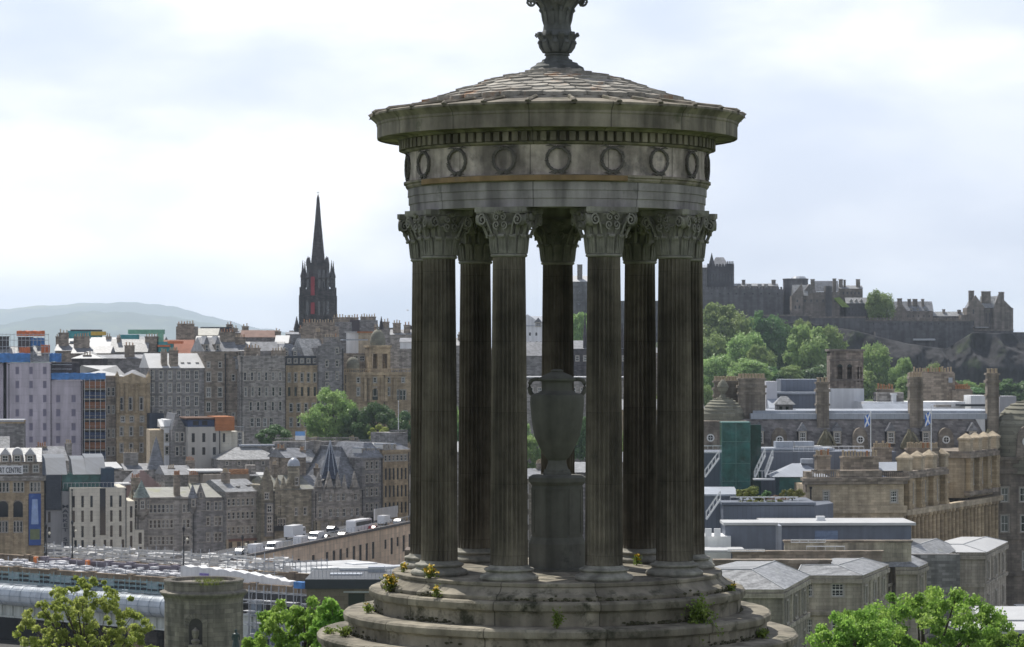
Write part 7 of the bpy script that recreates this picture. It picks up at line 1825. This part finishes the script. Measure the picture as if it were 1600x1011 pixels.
b.wall(GREY2, 632, [(638, 6, 5, 'p', [1220, 1230])], x0=1213, x1=1239, d=2.6); b.roof('hip', SLATEP, 632, 619, x0=1211, x1=1241, d=2.6, inset=1.2)
b = Bld('brown_chimney_gable', 'broad brown stone gable house crowned by a long row of pots', 'building', 1426, 1545, 485, 485, 58)
b.wall(BROWN, 583, [], x0=1427, x1=1492, d=7); b.chim(1458, 62, 583, 590, 1, 1.5, BROWN, 14); b.wall(BROWN, 610, [], x0=1488, x1=1520, off=-1, d=2.5, name='low_wall'); b.chim(1505, 24, 610, 615, -.8, 1.2, BROWN, 7, TERRA)
q = MB(); X0, X1 = b.lx(1476)[0], b.lx(1520)[0]; q.exty([(X0, b.lz(584, 1480)), (X1, b.lz(614, 1515)), (X0, b.lz(614, 1480))], .3, 6); q.build('tiled_roof', mat('old_red_tile', (.28, .19, .14), slate=(.4, .3), var=.3), b.root)
q = MB(); q.box(b.lx(1482)[0], b.lx(1488)[0], -.2, 1, b.lz(598, 1485), b.lz(590, 1485)); q.build('skylight', LEAD, b.root)
b = Bld('white_flat_block', 'long white flat topped block behind the right half of the office range', 'building', 1350, 1600, 462, 464, 60)
b.wall(WHITEW, 628, [], x0=1350, x1=1508, d=8); b.wall(GREY, 613, [], x0=1370, x1=1412, off=2, d=3, name='chimney_wall'); b.chim(1384, 26, 610, 615, 2.5, 1, BROWN, 6, TERRA)
b.wall(WHITEW, 618, [], x0=1517, x1=1544, off=1, d=5, name='end_wall'); b.roof('gx', LEAD, 640, 631, x0=1350, x1=1425, off=-3, d=3); b.roof('gx', LEAD, 642, 631, x0=1432, x1=1462, off=-3, d=3)
b.wall(mat('grey_plant_room', (.36, .36, .38), var=.1), 619, [], x0=1562, x1=1588, off=0, d=4, name='plant_room'); b.roof('flat', DARK, 635, 632, x0=1504, x1=1550, off=-4, d=3); b.chim(1397, 7, 617, 632, 1, 1, WHITEW, 0); b.roof('flat', GREY, 636, 634, x0=1465, x1=1482, off=-4, d=1)
# ---------------------------------------------------------------- glass tower, sheds, roof garden
b = Bld('glass_lift_tower', 'dark green glass lift tower with slim mullions in front of the office range', 'tower', 1128, 1192, 397, 397, 50)
x0, x1 = b.lx(1128)[0], b.lx(1172)[0]; z1 = b.lz(661, 1150); q = MB(); q.box(x0, x1, 0, 4, 0, z1); q.build('glass_shaft', TEAL, b.root)
q = MB(); q.box(x1 + .02, b.lx(1190)[0], .8, 4.4, 0, b.lz(664, 1180)); q.build('glass_return', mat('shaded_green_glass', (.012, .042, .045), rough=.12, spec=.6, var=.4), b.root)  # side return: its shade is put into a darker glass colour
q = MB()
for x in (x0, (x0 + x1) / 2, x1): q.box(x - .04, x + .04, -.06, .0 - .002, 0, z1 + .05)
for y in (690, 724, 752): z = b.lz(y, 1150); q.box(x0, x1, -.05, -.002, z - .04, z + .04)
q.box(x0 - .05, x1 + .05, -.06, 4, z1, z1 + .12); q.build('mullion', mat('green_grey_metal', (.10, .20, .19)), b.root)
b = Bld('zinc_roof_range', 'long blue grey zinc roof range with white railings below the office dormers', 'building', 1100, 1420, 404, 406, 50)
b.wall(ZINC, 706, [], x0=1096, x1=1400, d=9); b.roof('flat', LEAD, 704, 702, x0=1190, x1=1300, off=2, d=5); b.rail(WSTEEL, 706, 697, 1240, 1350, .3, 14, 'roof_railing'); b.rail(WSTEEL, 708, 696, 1098, 1130, -1, 4, 'roof_railing')
for x0_, x1_, y in ((1212, 1240, 690), (1242, 1272, 690), (1248, 1285, 697)): q = MB(); q.box(b.lx(x0_, 3)[0], b.lx(x1_, 3)[0], 3, 5, b.lz(704, x0_, 3), b.lz(y, x0_, 3)); q.build('plant_box', LEAD if y < 695 else WSTEEL, b.root)
def stair(label, px0, py0, px1, py1, Y, wid=1.1):
    p0, p1 = at(px0, py0, Y), at(px1, py1, Y); t_ = thing('roof_stair', label, 'stair', p0); q = MB(); d_ = p1 - p0
    for k in (0, wid):
        q.bar((0, k, 0), (d_.x, k, d_.z), .10); q.bar((0, k, 1.0), (d_.x, k, d_.z + 1.0), .05)
        for i in range(5): u = i / 4; q.bar((d_.x * u, k, d_.z * u), (d_.x * u, k, d_.z * u + 1.0), .04)
    q.build('balustrade', WSTEEL, t_); q = MB()
    for i in range(12): u = (i + .5) / 12; q.box(d_.x * u - .14, d_.x * u + .14, .05, wid - .05, d_.z * u - .03, d_.z * u + .03)
    q.build('tread', STEEL, t_)
stair('white steel roof stair left of the glass lift tower', 1102, 746, 1124, 716, 393)
stair('white steel roof stair right of the glass lift tower', 1180, 746, 1196, 712, 393)
stair('second white steel stair beside the hipped pavilion', 1196, 746, 1208, 714, 392)
stair('white steel stair at the left end of the roof garden', 1104, 812, 1126, 780, 371)
q = MB(); p = at(1178, 748, 391); q.box(0, 2.9, 0, 2, -.2, 0); 
for i in range(6): q.box(i * .56, i * .56 + .05, 0, .05, 0, 1.1)
q.box(0, 2.9, 0, .05, 1.05, 1.12); o = q.build('stair_landing', WSTEEL); o.location = p; tag(o, 'white steel landing with railing under the two right hand stairs', 'landing')
b = Bld('hipped_glass_pavilion', 'teal glazed pavilion with a pale hipped metal roof beside the roof garden', 'pavilion', 1206, 1296, 393, 393, 50)
b.wall(TEAL, 746, [], x0=1218, x1=1256, d=6); b.wall(TEAL, 746, [], x0=1256.2, x1=1290, off=.2, d=6, name='rear_wall'); b.roof('hip', LEAD, 745, 724, x0=1208, x1=1294, d=7, inset=3.2); q = MB(); q.box(b.lx(1255)[0], b.lx(1274)[0], 2.6, 4.2, b.lz(724, 1262, 3), b.lz(717, 1262, 3)); q.build('roof_lantern', LEAD, b.root)
b = Bld('roof_garden_block', 'blue grey zinc block carrying the railed roof garden', 'building', 1128, 1312, 373, 373, 50)
b.wall(ZINC, 790, [], x0=1130, x1=1272, d=13); b.roof('flat', ZINC, 789, 787.5, x0=1132, x1=1270, d=12)
q = MB(); X0, X1 = b.lx(1272)[0] + .02, b.lx(1310)[0]; q.add([(X0, 0, 0), (X1, 6, 0), (X1, 12, 0), (X0, 12, 0), (X0, 0, b.lz(790, 1200)), (X1, 6, b.lz(790, 1200)), (X1, 12, b.lz(790, 1200)), (X0, 12, b.lz(790, 1200))], [(3, 2, 1, 0), (4, 5, 6, 7), (0, 1, 5, 4), (1, 2, 6, 5), (2, 3, 7, 6), (3, 0, 4, 7)]); q.build('angled_wall', ZINC, b.root)
b.rail(WSTEEL, 789, 776, 1141, 1247, .4, 6, 'roof_railing')
b.wall(ZINC, 775, [], x0=1098, x1=1150, off=6, d=7, name='shed_wall'); b.roof('mono', LEAD, 775, 761, x0=1098, x1=1152, off=6, d=7)
GB = [('clipped yellow green shrub at the left of the roof garden', 1161, 777, 22, 12), ('larger round yellow green shrub in the roof garden', 1172, 779, 34, 18), ('dark round shrub in the middle of the roof garden', 1197, 777, 16, 10), ('wide yellow green shrub at the right of the roof garden', 1238, 778, 40, 13), ('low blue green shrub behind the railing of the roof garden', 1186, 786, 16, 8)]
SHR = leaf_mat('clipped_shrub_leaf', (.11, .13, .02), (.17, .19, .03), (.25, .26, .05), .25, 1.5)
shr_me = {}
for i, (lab, px, yb, w, h) in enumerate(GB):
    Y = 377 + i % 2; ww, hh = w * Y / F, h * Y / F
    me, cen = crown(60 + i, ww, 2.2, hh * 1.15, 16, 2600, .13, SHR if i != 2 else LEAF_DARK, clr=(.22, .4))
    t_ = thing('garden_shrub', lab, 'shrub', ((px - CXP) * Y / F, Y, EYE + (HOR - yb) * Y / F - .1), 0, 'shrubs in the roof garden'); link('foliage', me, t_)
    q = MB(); q.path([(0, 0, -1.2), (0, 0, hh * .5)], .08, 5); q.build('stem', BARK, t_)
me, cen = crown(71, 6.4, 1.2, .75, 30, 4200, .12, SHR, clr=(.08, .12)); o = link('clipped_hedge', me); o.location = at(1195, 792, 374.4); o.scale = (1.25, 1, 1.3); tag(o, 'long low clipped hedge along the railing of the roof garden', 'hedge')
me, cen = crown(72, 3.6, 1.4, .9, 14, 1500, .12, leaf_mat('copper_leaf', (.14, .06, .03), (.2, .09, .04), (.25, .13, .06), .2, 1), clr=(.2, .35)); o = link('copper_shrub', me); o.location = at(1212, 784, 379.5); tag(o, 'rust coloured low shrubs between the green shrubs of the roof garden', 'shrub')
# ---------------------------------------------------------------- tan building with colonnaded side
b = Bld('tan_balustraded_building', 'tan stone building with roof balustrade and chimney pedestals right of the roof garden', 'building', 1261, 1412, 386, 388, 50)
b.wall(TAN2, 757, [(775, 15, 9, 'g', [1291]), (776, 18, 10, 'g', [1397])], d=13, bands=[(802, .4, 1.0), (836, .25, .5)])
b.band(BROWN, 757, .45, .9); b.rail(BROWN, 748, 734, 1268, 1312, .3, 12, 'balustrade', True); b.wall(BROWN, 735, [], x0=1312, x1=1378, off=.2, d=2, name='attic_wall'); b.rail(BLACK, 747, 736, 1379, 1411, .3, 10, 'roof_railing'); b.wall(BROWN, 737, [], x0=1260, x1=1270, off=.1, d=2, name='corner_pedestal')
b.roof('gx', LEAD, 748, 722, x0=1378, x1=1414, off=2, d=9)
def stack(px, w, yt, yb, off, mt=BROWN, n=6):
    b.chim(px, w, yt, yb, off, 1.4, mt, n)
stack(1287, 22, 714, 740, 5); stack(1345, 58, 716, 742, 4, BROWN, 12); stack(1380, 28, 702, 740, 12, BROWN, 8); stack(1443, 50, 703, 742, 14, BROWN, 14)
# receding colonnaded facade
b = Bld('colonnaded_side_facade', 'receding tan facade with two pillared attic pavilions topped by rows of chimney pedestals', 'building', 1412.6, 1560, 388.3, 427, 50)
b.wall(TAN2, 806, [], d=12, pxz=1413)
def pav(px0, px1, ytop, ybot, npil):
    X0, X1 = b.lx(px0)[0], b.lx(px1)[0]; z0, z1 = b.lz(ybot, px0), b.lz(ytop, px0)
    q = MB(); q.box(X0, X1, .5, 9, z0 - 1, z1); q.build('attic_wall', TAN2, b.root)
    q = MB(); q.box(X0 - .4, X1 + .4, -.5, 9.3, z1 + .002, z1 + .7); q.box(X0 - .2, X1 + .2, -.3, 9.1, z1 + .7, z1 + 1.0); q.box(X0 - .3, X1 + .3, -.5, .5, z0 - .6, z0); q.build('cornice', BROWN, b.root)
    for i in range(npil):
        x = X0 + (X1 - X0) * (i + .1) / (npil - .8)
        q = MB(); q.box(x, x + 1.5, -.25, .49, z0, z1); q.box(x - .1, x + 1.6, -.35, .5, z0, z0 + .5); q.box(x - .1, x + 1.6, -.35, .5, z1 - .5, z1 - .002); q.build('pilaster', TAN, b.root)
        q = MB(); q.box(x - .1, x + 1.6, -.2, 1.5, z1 + 1.0, z1 + 2.6); q.box(x - .25, x + 1.75, -.35, 1.65, z1 + 2.6, z1 + 2.9); q.add([(x - .2, -.3, z1 + 2.9), (x + 1.7, -.3, z1 + 2.9), (x + 1.7, 1.6, z1 + 2.9), (x - .2, 1.6, z1 + 2.9), (x + .75, .65, z1 + 3.7)], [(0, 1, 4), (1, 2, 4), (2, 3, 4), (3, 0, 4)]); o = q.build('pedestal', TAN2, b.root)
        fm, pm = win_mesh(1.3, round((z1 - z0) * .62, 2), 's')
        if i < npil - 1: f_ = link('window', fm, b.root, (x + 1.9, .43, z0 + (z1 - z0) * .2)); link('pane', pm, f_)
pav(1416, 1476, 748, 797, 4); pav(1512, 1556, 716, 768, 4)
b.rail(TAN, 800, 789, 1478, 1510, .2, 9, 'balustrade', True)
z = b.lz(803, 1414)
q = MB(); q.box(-.4, b.w + .3, -.7, .3, z - .2, z + .55); q.build('cornice', TAN2, b.root)
for i in range(24):
    x = 1.2 + i * (b.w - 2) / 24; q = MB(); q.lathe([(.42, z - 6.2), (.36, z - .7), (.5, z - .55), (.5, z - .2)], 10, 0, x, -.35); q.build('column', TAN, b.root, smooth=True)
q = MB(); q.box(-.3, b.w + .3, -.9, .2, z - 7.4, z - 6.2); q.build('plinth_course', BROWN, b.root)
b.roof('gx', LEAD, 752, 735, x0=1478, x1=1512, off=3, d=7); b.wall(BROWN, 756, [], x0=1478, x1=1512, off=4, d=5, name='attic_link')
# flags
flagpole(1360.5, 392, 716, 644, 'white flagpole with a hanging blue flag above the tan balustraded building', r=.08)
flag('blue and white flag hanging on the left flagpole at right of the monument', 1360.5, 392, 646, .75, 1.6, saltire('limp_flag_cloth'), lean=.25)
flagpole(1455, 400, 708, 634, 'white flagpole with a hanging blue flag beyond the chimney pedestals', r=.08)
flag('blue and white flag hanging on the right flagpole near the chimney pedestals', 1455, 400, 642, .75, 1.75, saltire('hanging_flag_cloth'), lean=.3)
# ---------------------------------------------------------------- plant boxes and parapets
b = Bld('grey_plant_box', 'large blue grey metal plant box with a white rim roof below the roof garden', 'plant room', 1132, 1230, 353, 353, 55)
BG = mat('blue_grey_metal', (.13, .148, .185), var=.15, scale=.5, rough=.5, streak=.15)
b.wall(BG, 822, [], x0=1133, x1=1212, d=6); b.roof('flat', WROOF, 821, 817.5, x0=1133, x1=1213, d=6, over=.05); q = MB(); q.box(b.lx(1212)[0] + .02, b.lx(1222)[0], .6, 6, 0, b.lz(822, 1212)); q.build('side_panel', LEAD, b.root)
b = Bld('long_plant_room', 'long blue grey plant room with a bright white roof and small vent behind the plant box', 'plant room', 1196, 1430, 361.5, 362, 55)
b.wall(BG, 822, [], d=9, x0=1215, x1=1424); b.roof('flat', WROOF, 821, 819, x0=1200, x1=1426, d=9.5); q = MB(); X0, X1 = b.lx(1277, 3)[0], b.lx(1292, 3)[0]; z = b.lz(819, 1285, 3); q.box(X0, X1, 4, 5.2, z, z + .5); q.box(X0 + .1, X1 - .1, 4.1, 5.1, z + .5, z + .95); q.build('roof_vent', WSTEEL, b.root)
q = MB(); X0, X1 = b.lx(1273)[0], b.lx(1309)[0]; q.box(X0, X1, -.06, .02, b.lz(851, 1290), b.lz(829, 1290)); q.build('louvre', mat('blue_louvre', (.17, .22, .32), brick=(4, .12), bvar=.15), b.root)
b = Bld('cream_parapet_wall', 'weathered cream roof parapet walls with a white rail below the plant rooms', 'wall', 1140, 1426, 344, 344, 55)
CP = mat('weathered_cream_stone', (.40, .36, .28), var=.3, scale=.5, streak=.5, brick=(1.2, .5), bvar=.12)
b.wall(CP, 847, [], x0=1226, x1=1424, off=2, d=.8, zb=b.lz(885, 1300)); b.wall(BROWN, 864, [], x0=1145, x1=1378, d=.8, name='low_parapet'); b.band(BROWN, 865, .15, .35, x0=1145, x1=1378, d=.9, name='coping'); b.band(BROWN, 848, .12, .3, x0=1226, x1=1424, off=2, d=.9, name='coping')
b.rail(WSTEEL, 862, 858, 1137, 1195, -.5, 5, 'guard_rail'); b.rail(WSTEEL, 848, 843, 1236, 1290, 1, 4, 'guard_rail'); b.rail(WSTEEL, 866, 853, 1260, 1320, 1, 4, 'guard_rail')
b.wall(WHITEW, 838, [], x0=1095, x1=1142, off=8, d=6, name='white_terrace'); b.roof('flat', WROOF, 864, 862, x0=1090, x1=1160, off=1, d=5)
for i in range(2): q = MB(); X = b.lx(1102 + i * 14, 7)[0]; q.box(X, X + .8, 7, 7.5, b.lz(838, 1105, 7), b.lz(826, 1105, 7)); q.build('air_unit', WSTEEL, b.root)
# ================================================================ terrace of pavilions in front (right)
def pavilion(label, x0, xc, x1, Y, dY, yev, roofy, m=GREY, front=True, rows=(), srows=(), rx=None, zb=56):
    """front wall x0..xc at depth Y; right-hand facade xc..x1 receding by dY"""
    b1 = Bld('stone_pavilion', label, 'building', x0, xc, Y, Y, zb)
    b1.wall(m, yev, rows, d=10)
    A = b1.lx(xc)[0]
    H = b1.lz(yev, xc)
    return b1
def sidefacade(bb, label_unused, px1, dY, yev_at_corner, m, wins, nst=2, bandm=None, d=9):
    """receding facade added to pavilion bb as its right-hand wall"""
    return None
ASH = mat('grey_terrace_ashlar', (.39, .35, .285), brick=(1.1, .42), streak=.4, var=.25, scale=.4, bvar=.14)
def block(label, x0, xc, Y0, x1, Y1, ytop, roof_rows, nwin, rows=(), name='terrace_pavilion', roofm=SLATEP, frontm=None, depth=9, hip=True, wh=2.0, sill=(1.2, 5.6, 10.0)):
    # receding facade: local x runs from (xc,Y0) to (x1,Y1)
    b_ = Bld(name, label, 'building', xc, x1, Y0, Y1, 54)
    H = b_.lz(ytop, xc); w = b_.w; ops = []; mb = MB()
    ww = min(1.3, w / nwin * .48)
    for i in range(nwin):
        cx = w * (i + .5) / nwin
        for k, sl_ in enumerate(sill):
            z0 = H - sl_ - wh - .3
            if z0 < .3: continue
            ops.append((cx - ww / 2, cx + ww / 2, z0, z0 + wh))
            fm, pm = win_mesh(round(ww, 2), wh, 's' if k else 's'); f = link('window', fm, b_.root, (cx - ww / 2, .06, z0)); link('pane', pm, f)
    b_.facade(mb, 0, w, 0, 0, H, ops)
    # square front wall, facing the camera, from the corner to the left
    Xl = (x0 - CXP) * Y0 / F; Xc = (xc - CXP) * Y0 / F; L = Xc - Xl
    c, s_ = cos(-b_.rz), sin(-b_.rz)
    def loc(dx, dy, z): return (dx * c - dy * s_, dx * s_ + dy * c, z)     # world offset from the corner -> local
    fo = []
    for (px, yc, wpx, hpx) in rows:
        dx = (px - xc) * Y0 / F; W2, H2 = wpx * Y0 / F, hpx * Y0 / F; zc = EYE + (HOR - yc) * Y0 / F - 54
        fo.append((dx - W2 / 2, dx + W2 / 2, zc - H2 / 2, zc + H2 / 2))
    tmp = MB(); b_.facade(tmp, -L, L, 0, 0, H, fo); mb.add([loc(*p) for p in tmp.v], tmp.f)
    for o_ in fo:
        fm, pm = win_mesh(round(o_[1] - o_[0], 2), round(o_[3] - o_[2], 2), 'g'); f = link('window', fm, b_.root, loc(o_[0], .18, o_[2]), -b_.rz); link('pane', pm, f)
    e = b_.B - b_.A
    P = [(0, 0), (e.x, e.y), (e.x - L * .9, e.y + 1), (-L, e.y + 1), (-L, 0)]
    mb.add([loc(x, y, z) for z in (0, H) for x, y in P], [(5, 6, 7, 8, 9), (1, 2, 7, 6), (2, 3, 8, 7), (3, 4, 9, 8)])
    mb.build('wall', frontm or ASH, b_.root)
    q = MB()
    for z, pr, hh in ((H - .9, .35, .5), (H - .35, .2, .35), (H - 4.6, .3, .45), (H - 9.2, .25, .4)):
        if z < 0: continue
        PP = [(-L - .1, -pr), (pr * .6, -pr), (e.x + pr, e.y - pr * .3), (e.x, e.y + .3), (0, .1), (-L - .1, .1)]
        q.add([loc(x, y, zz_) for zz_ in (z, z + hh) for x, y in PP], [(5, 4, 3, 2, 1, 0), (6, 7, 8, 9, 10, 11)] + [(i, (i + 1) % 6, 6 + (i + 1) % 6, 6 + i) for i in range(6)])
    for i in range(nwin + 1):        # pilaster strips
        x = w * i / nwin; q.box(max(.02, x - .25), min(w, x + .25), -.14, -.002, H - 4.1, H - .92)
    q.build('cornice', ASH, b_.root)
    if hip:
        q = MB(); hz_ = (HOR - roof_rows) * (Y0 + (Y1 - Y0) * .5) / F + EYE - 54
        L = max(L, 7.5)
        P = [(-L, -.25), (.25, -.25), (e.x + .25, e.y), (e.x - L, e.y + .3)]
        i_ = min(L, e.y) * .42
        T = [(-L + i_ * .3, i_), (-i_ * .75, i_), (e.x - i_ * 1.0, e.y - i_ * .6), (e.x - L + i_ * .3, e.y - i_ * .6)]
        q.add([loc(x, y, H + .02) for x, y in P] + [loc(x, y, hz_) for x, y in T], [(3, 2, 1, 0), (4, 5, 6, 7), (0, 1, 5, 4), (1, 2, 6, 5), (2, 3, 7, 6), (3, 0, 4, 7)])
        o = q.build('roof', roofm, b_.root)
        q = MB()
        for a, c_ in ((1, 1), (2, 2), (0, 0)): q.bar(loc(*P[a], H + .03), loc(*T[c_], hz_ + .03), .07)
        for a, c_ in ((0, 1), (1, 2)): q.bar(loc(*T[a], hz_ + .02), loc(*T[c_], hz_ + .02), .08)
        q.build('ridge_flashing', WROOF, o)
    return b_, H, loc, e
block('dark stone pavilion with a broad pale hipped slate roof beside the monument steps', 1085, 1222, 300, 1262, 318, 921, 884, 3, name='hip_roofed_pavilion', frontm=mat('dark_tan_ashlar', (.27, .245, .20), brick=(1.1, .42), streak=.45, var=.3, scale=.4, bvar=.15), wh=2.3)  # front wall in a darker tan with vertical streaks
block('grey stone pavilion with two many paned windows on its front', 1258, 1345, 325, 1386, 341, 899, 878, 3, rows=[(1309, 922, 19, 20), (1309, 978, 19, 22), (1265, 922, 9, 20), (1265, 978, 9, 22)], wh=1.9)
block('third grey pavilion of the terrace with five windows and a pale roof', 1400, 1432, 345, 1497, 376, 886, 853, 5, wh=2.0)
block('far grey pavilion of the terrace with a white hipped roof', 1500, 1538, 372, 1572, 392, 863, 845, 3, roofm=WROOF, wh=2.2)
b = Bld('linking_parapet', 'low balustraded link with sloping slate roof between the second and third pavilions', 'wall', 1387, 1432, 342, 362, 54)
b.wall(ASH, 931, [], d=5, pxz=1390); b.rail(ASH, 931, 914, 1388, 1431, .1, 9, 'balustrade', True); b.roof('mono', SLATE, 922, 872, x0=1380, x1=1425, off=1.5, d=8)
b = Bld('linking_parapet', 'low balustraded link with slate roof between the third and far pavilions', 'wall', 1498, 1538, 377, 392, 54)
b.wall(ASH, 897, [], d=5, pxz=1500); b.rail(ASH, 897, 884, 1499, 1537, .1, 8, 'balustrade', True); b.roof('mono', SLATE, 893, 868, x0=1496, x1=1530, off=1.5, d=7)
b = Bld('dark_party_walls', 'dark mossy party walls rising between the terrace roofs', 'wall', 1120, 1330, 330, 330, 54)
b.wall(BROWN, 881, [], x0=1118, x1=1296, d=1.2); b.band(BROWN, 881, .2, .5, x0=1118, x1=1296, d=1.3, name='coping'); b.wall(GREY2, 866, [], x0=1424, x1=1500, off=22, d=1.0, name='rear_wall'); b.wall(CP, 870, [], x0=1296, x1=1395, off=18, d=1, name='cream_wall')
b = Bld('white_roof_lodge', 'small lodge with bright white sloping roof and dark wall at the bottom right', 'building', 1508, 1680, 250, 250, 60)
b.wall(DARK, 990, [], d=8); b.roof('flat', WROOF, 990, 984, d=7); b.wall(GREY, 968, [], x0=1565, x1=1690, off=8.5, d=6, name='rear_wall'); b.roof('mono', WROOF, 972, 948, x0=1535, x1=1620, off=8.4, d=5); b.wall(DARK, 950, [], x0=1595, x1=1680, off=14, d=4, name='parapet')

# ================================================================ near trees on the hill
def near_tree(label, px, Y, ytop, ybot, wpx, seed, ncl, nleaf, leaf, m, clr, name='broadleaf_tree', r0=.22, nl=14, shell=.7, d=None):
    w = wpx * Y / F; h = (ybot - ytop) * Y / F; zb = EYE + (HOR - ybot) * Y / F; x = (px - CXP) * Y / F
    me, cen = crown(seed, w, d or w * .8, h, ncl, nleaf, leaf, m, clr=clr, shell=shell, wild=1.1)
    t_ = thing(name, label, 'tree', (x, Y, zb)); link('crown', me, t_)
    link('trunk', trunk_mesh(cen, max(.5, zb - ground_z(x, Y)), r0, seed, nl), t_)
near_tree('large bright green leafy tree in the lower right corner before the terrace', 1440, 118, 925, 1130, 310, 101, 380, 70000, .105, LEAF_NEAR, (.04, .10), r0=.3, nl=30)
near_tree('bright green tree at the bottom right rising left of the larger tree', 1335, 112, 955, 1120, 140, 102, 140, 26000, .10, LEAF_NEAR, (.07, .14))
near_tree('leafy green tree top in the extreme lower right corner', 1585, 116, 990, 1120, 120, 103, 110, 18000, .10, LEAF_NEAR, (.07, .14))
near_tree('sparse yellow green young tree with visible branches at the lower left', 135, 104, 905, 1110, 212, 104, 360, 46000, .072, LEAF_YEL, (.025, .065), r0=.12, nl=60, shell=.3)
near_tree('bright green bush tree just left of the monument steps', 475, 80, 942, 1080, 190, 105, 260, 40000, .075, LEAF_NEAR, (.05, .11), r0=.12, nl=20)
near_tree('bright green bush top rising beside the second step of the monument', 528, 72, 938, 1060, 80, 106, 100, 17000, .07, LEAF_NEAR, (.08, .15), r0=.08)
# gull
t = thing('flying_gull', 'small pale gull flying left of the leftmost column', 'bird', at(637, 485, 620), .5)
q = MB(); q.lathe([(.01, -.28), (.07, -.12), (.085, .02), (.05, .2), (.01, .3)], 8); q.v = [(z, y, x) for x, y, z in q.v]; q.build('body', WSTEEL, t, smooth=True)
for s_ in (-1, 1):
    q = MB(); q.add([(-.1, 0, 0), (.12, 0, 0), (.06, s_ * .35, .16), (-.08, s_ * .35, .16), (-.14, s_ * .75, .06), (-.1, 0, .03), (.12, 0, .03), (.06, s_ * .35, .185), (-.08, s_ * .35, .185), (-.14, s_ * .75, .07)],
      [(0, 1, 2, 3), (3, 2, 4), (8, 7, 6, 5), (9, 7, 8), (0, 5, 6, 1), (1, 6, 7, 2), (2, 7, 9, 4), (4, 9, 8, 3), (3, 8, 5, 0)]); q.build('wing', WSTEEL, t)
# ================================================================ air
q = MB(); q.box(-8000, 8000, -320, 23200, 40, 480)
m, tt, bs = nodes_of('haze_air'); tt.nodes.remove(bs)
pv = tt.nodes.new('ShaderNodeVolumePrincipled'); pv.inputs['Color'].default_value = (.72, .85, 1.0, 1); pv.inputs['Density'].default_value = 0.00006; pv.inputs['Anisotropy'].default_value = 0.4
tt.links.new(pv.outputs[0], tt.nodes['Material Output'].inputs['Volume'])
o = q.build('haze', m); tag(o, kind='stuff')
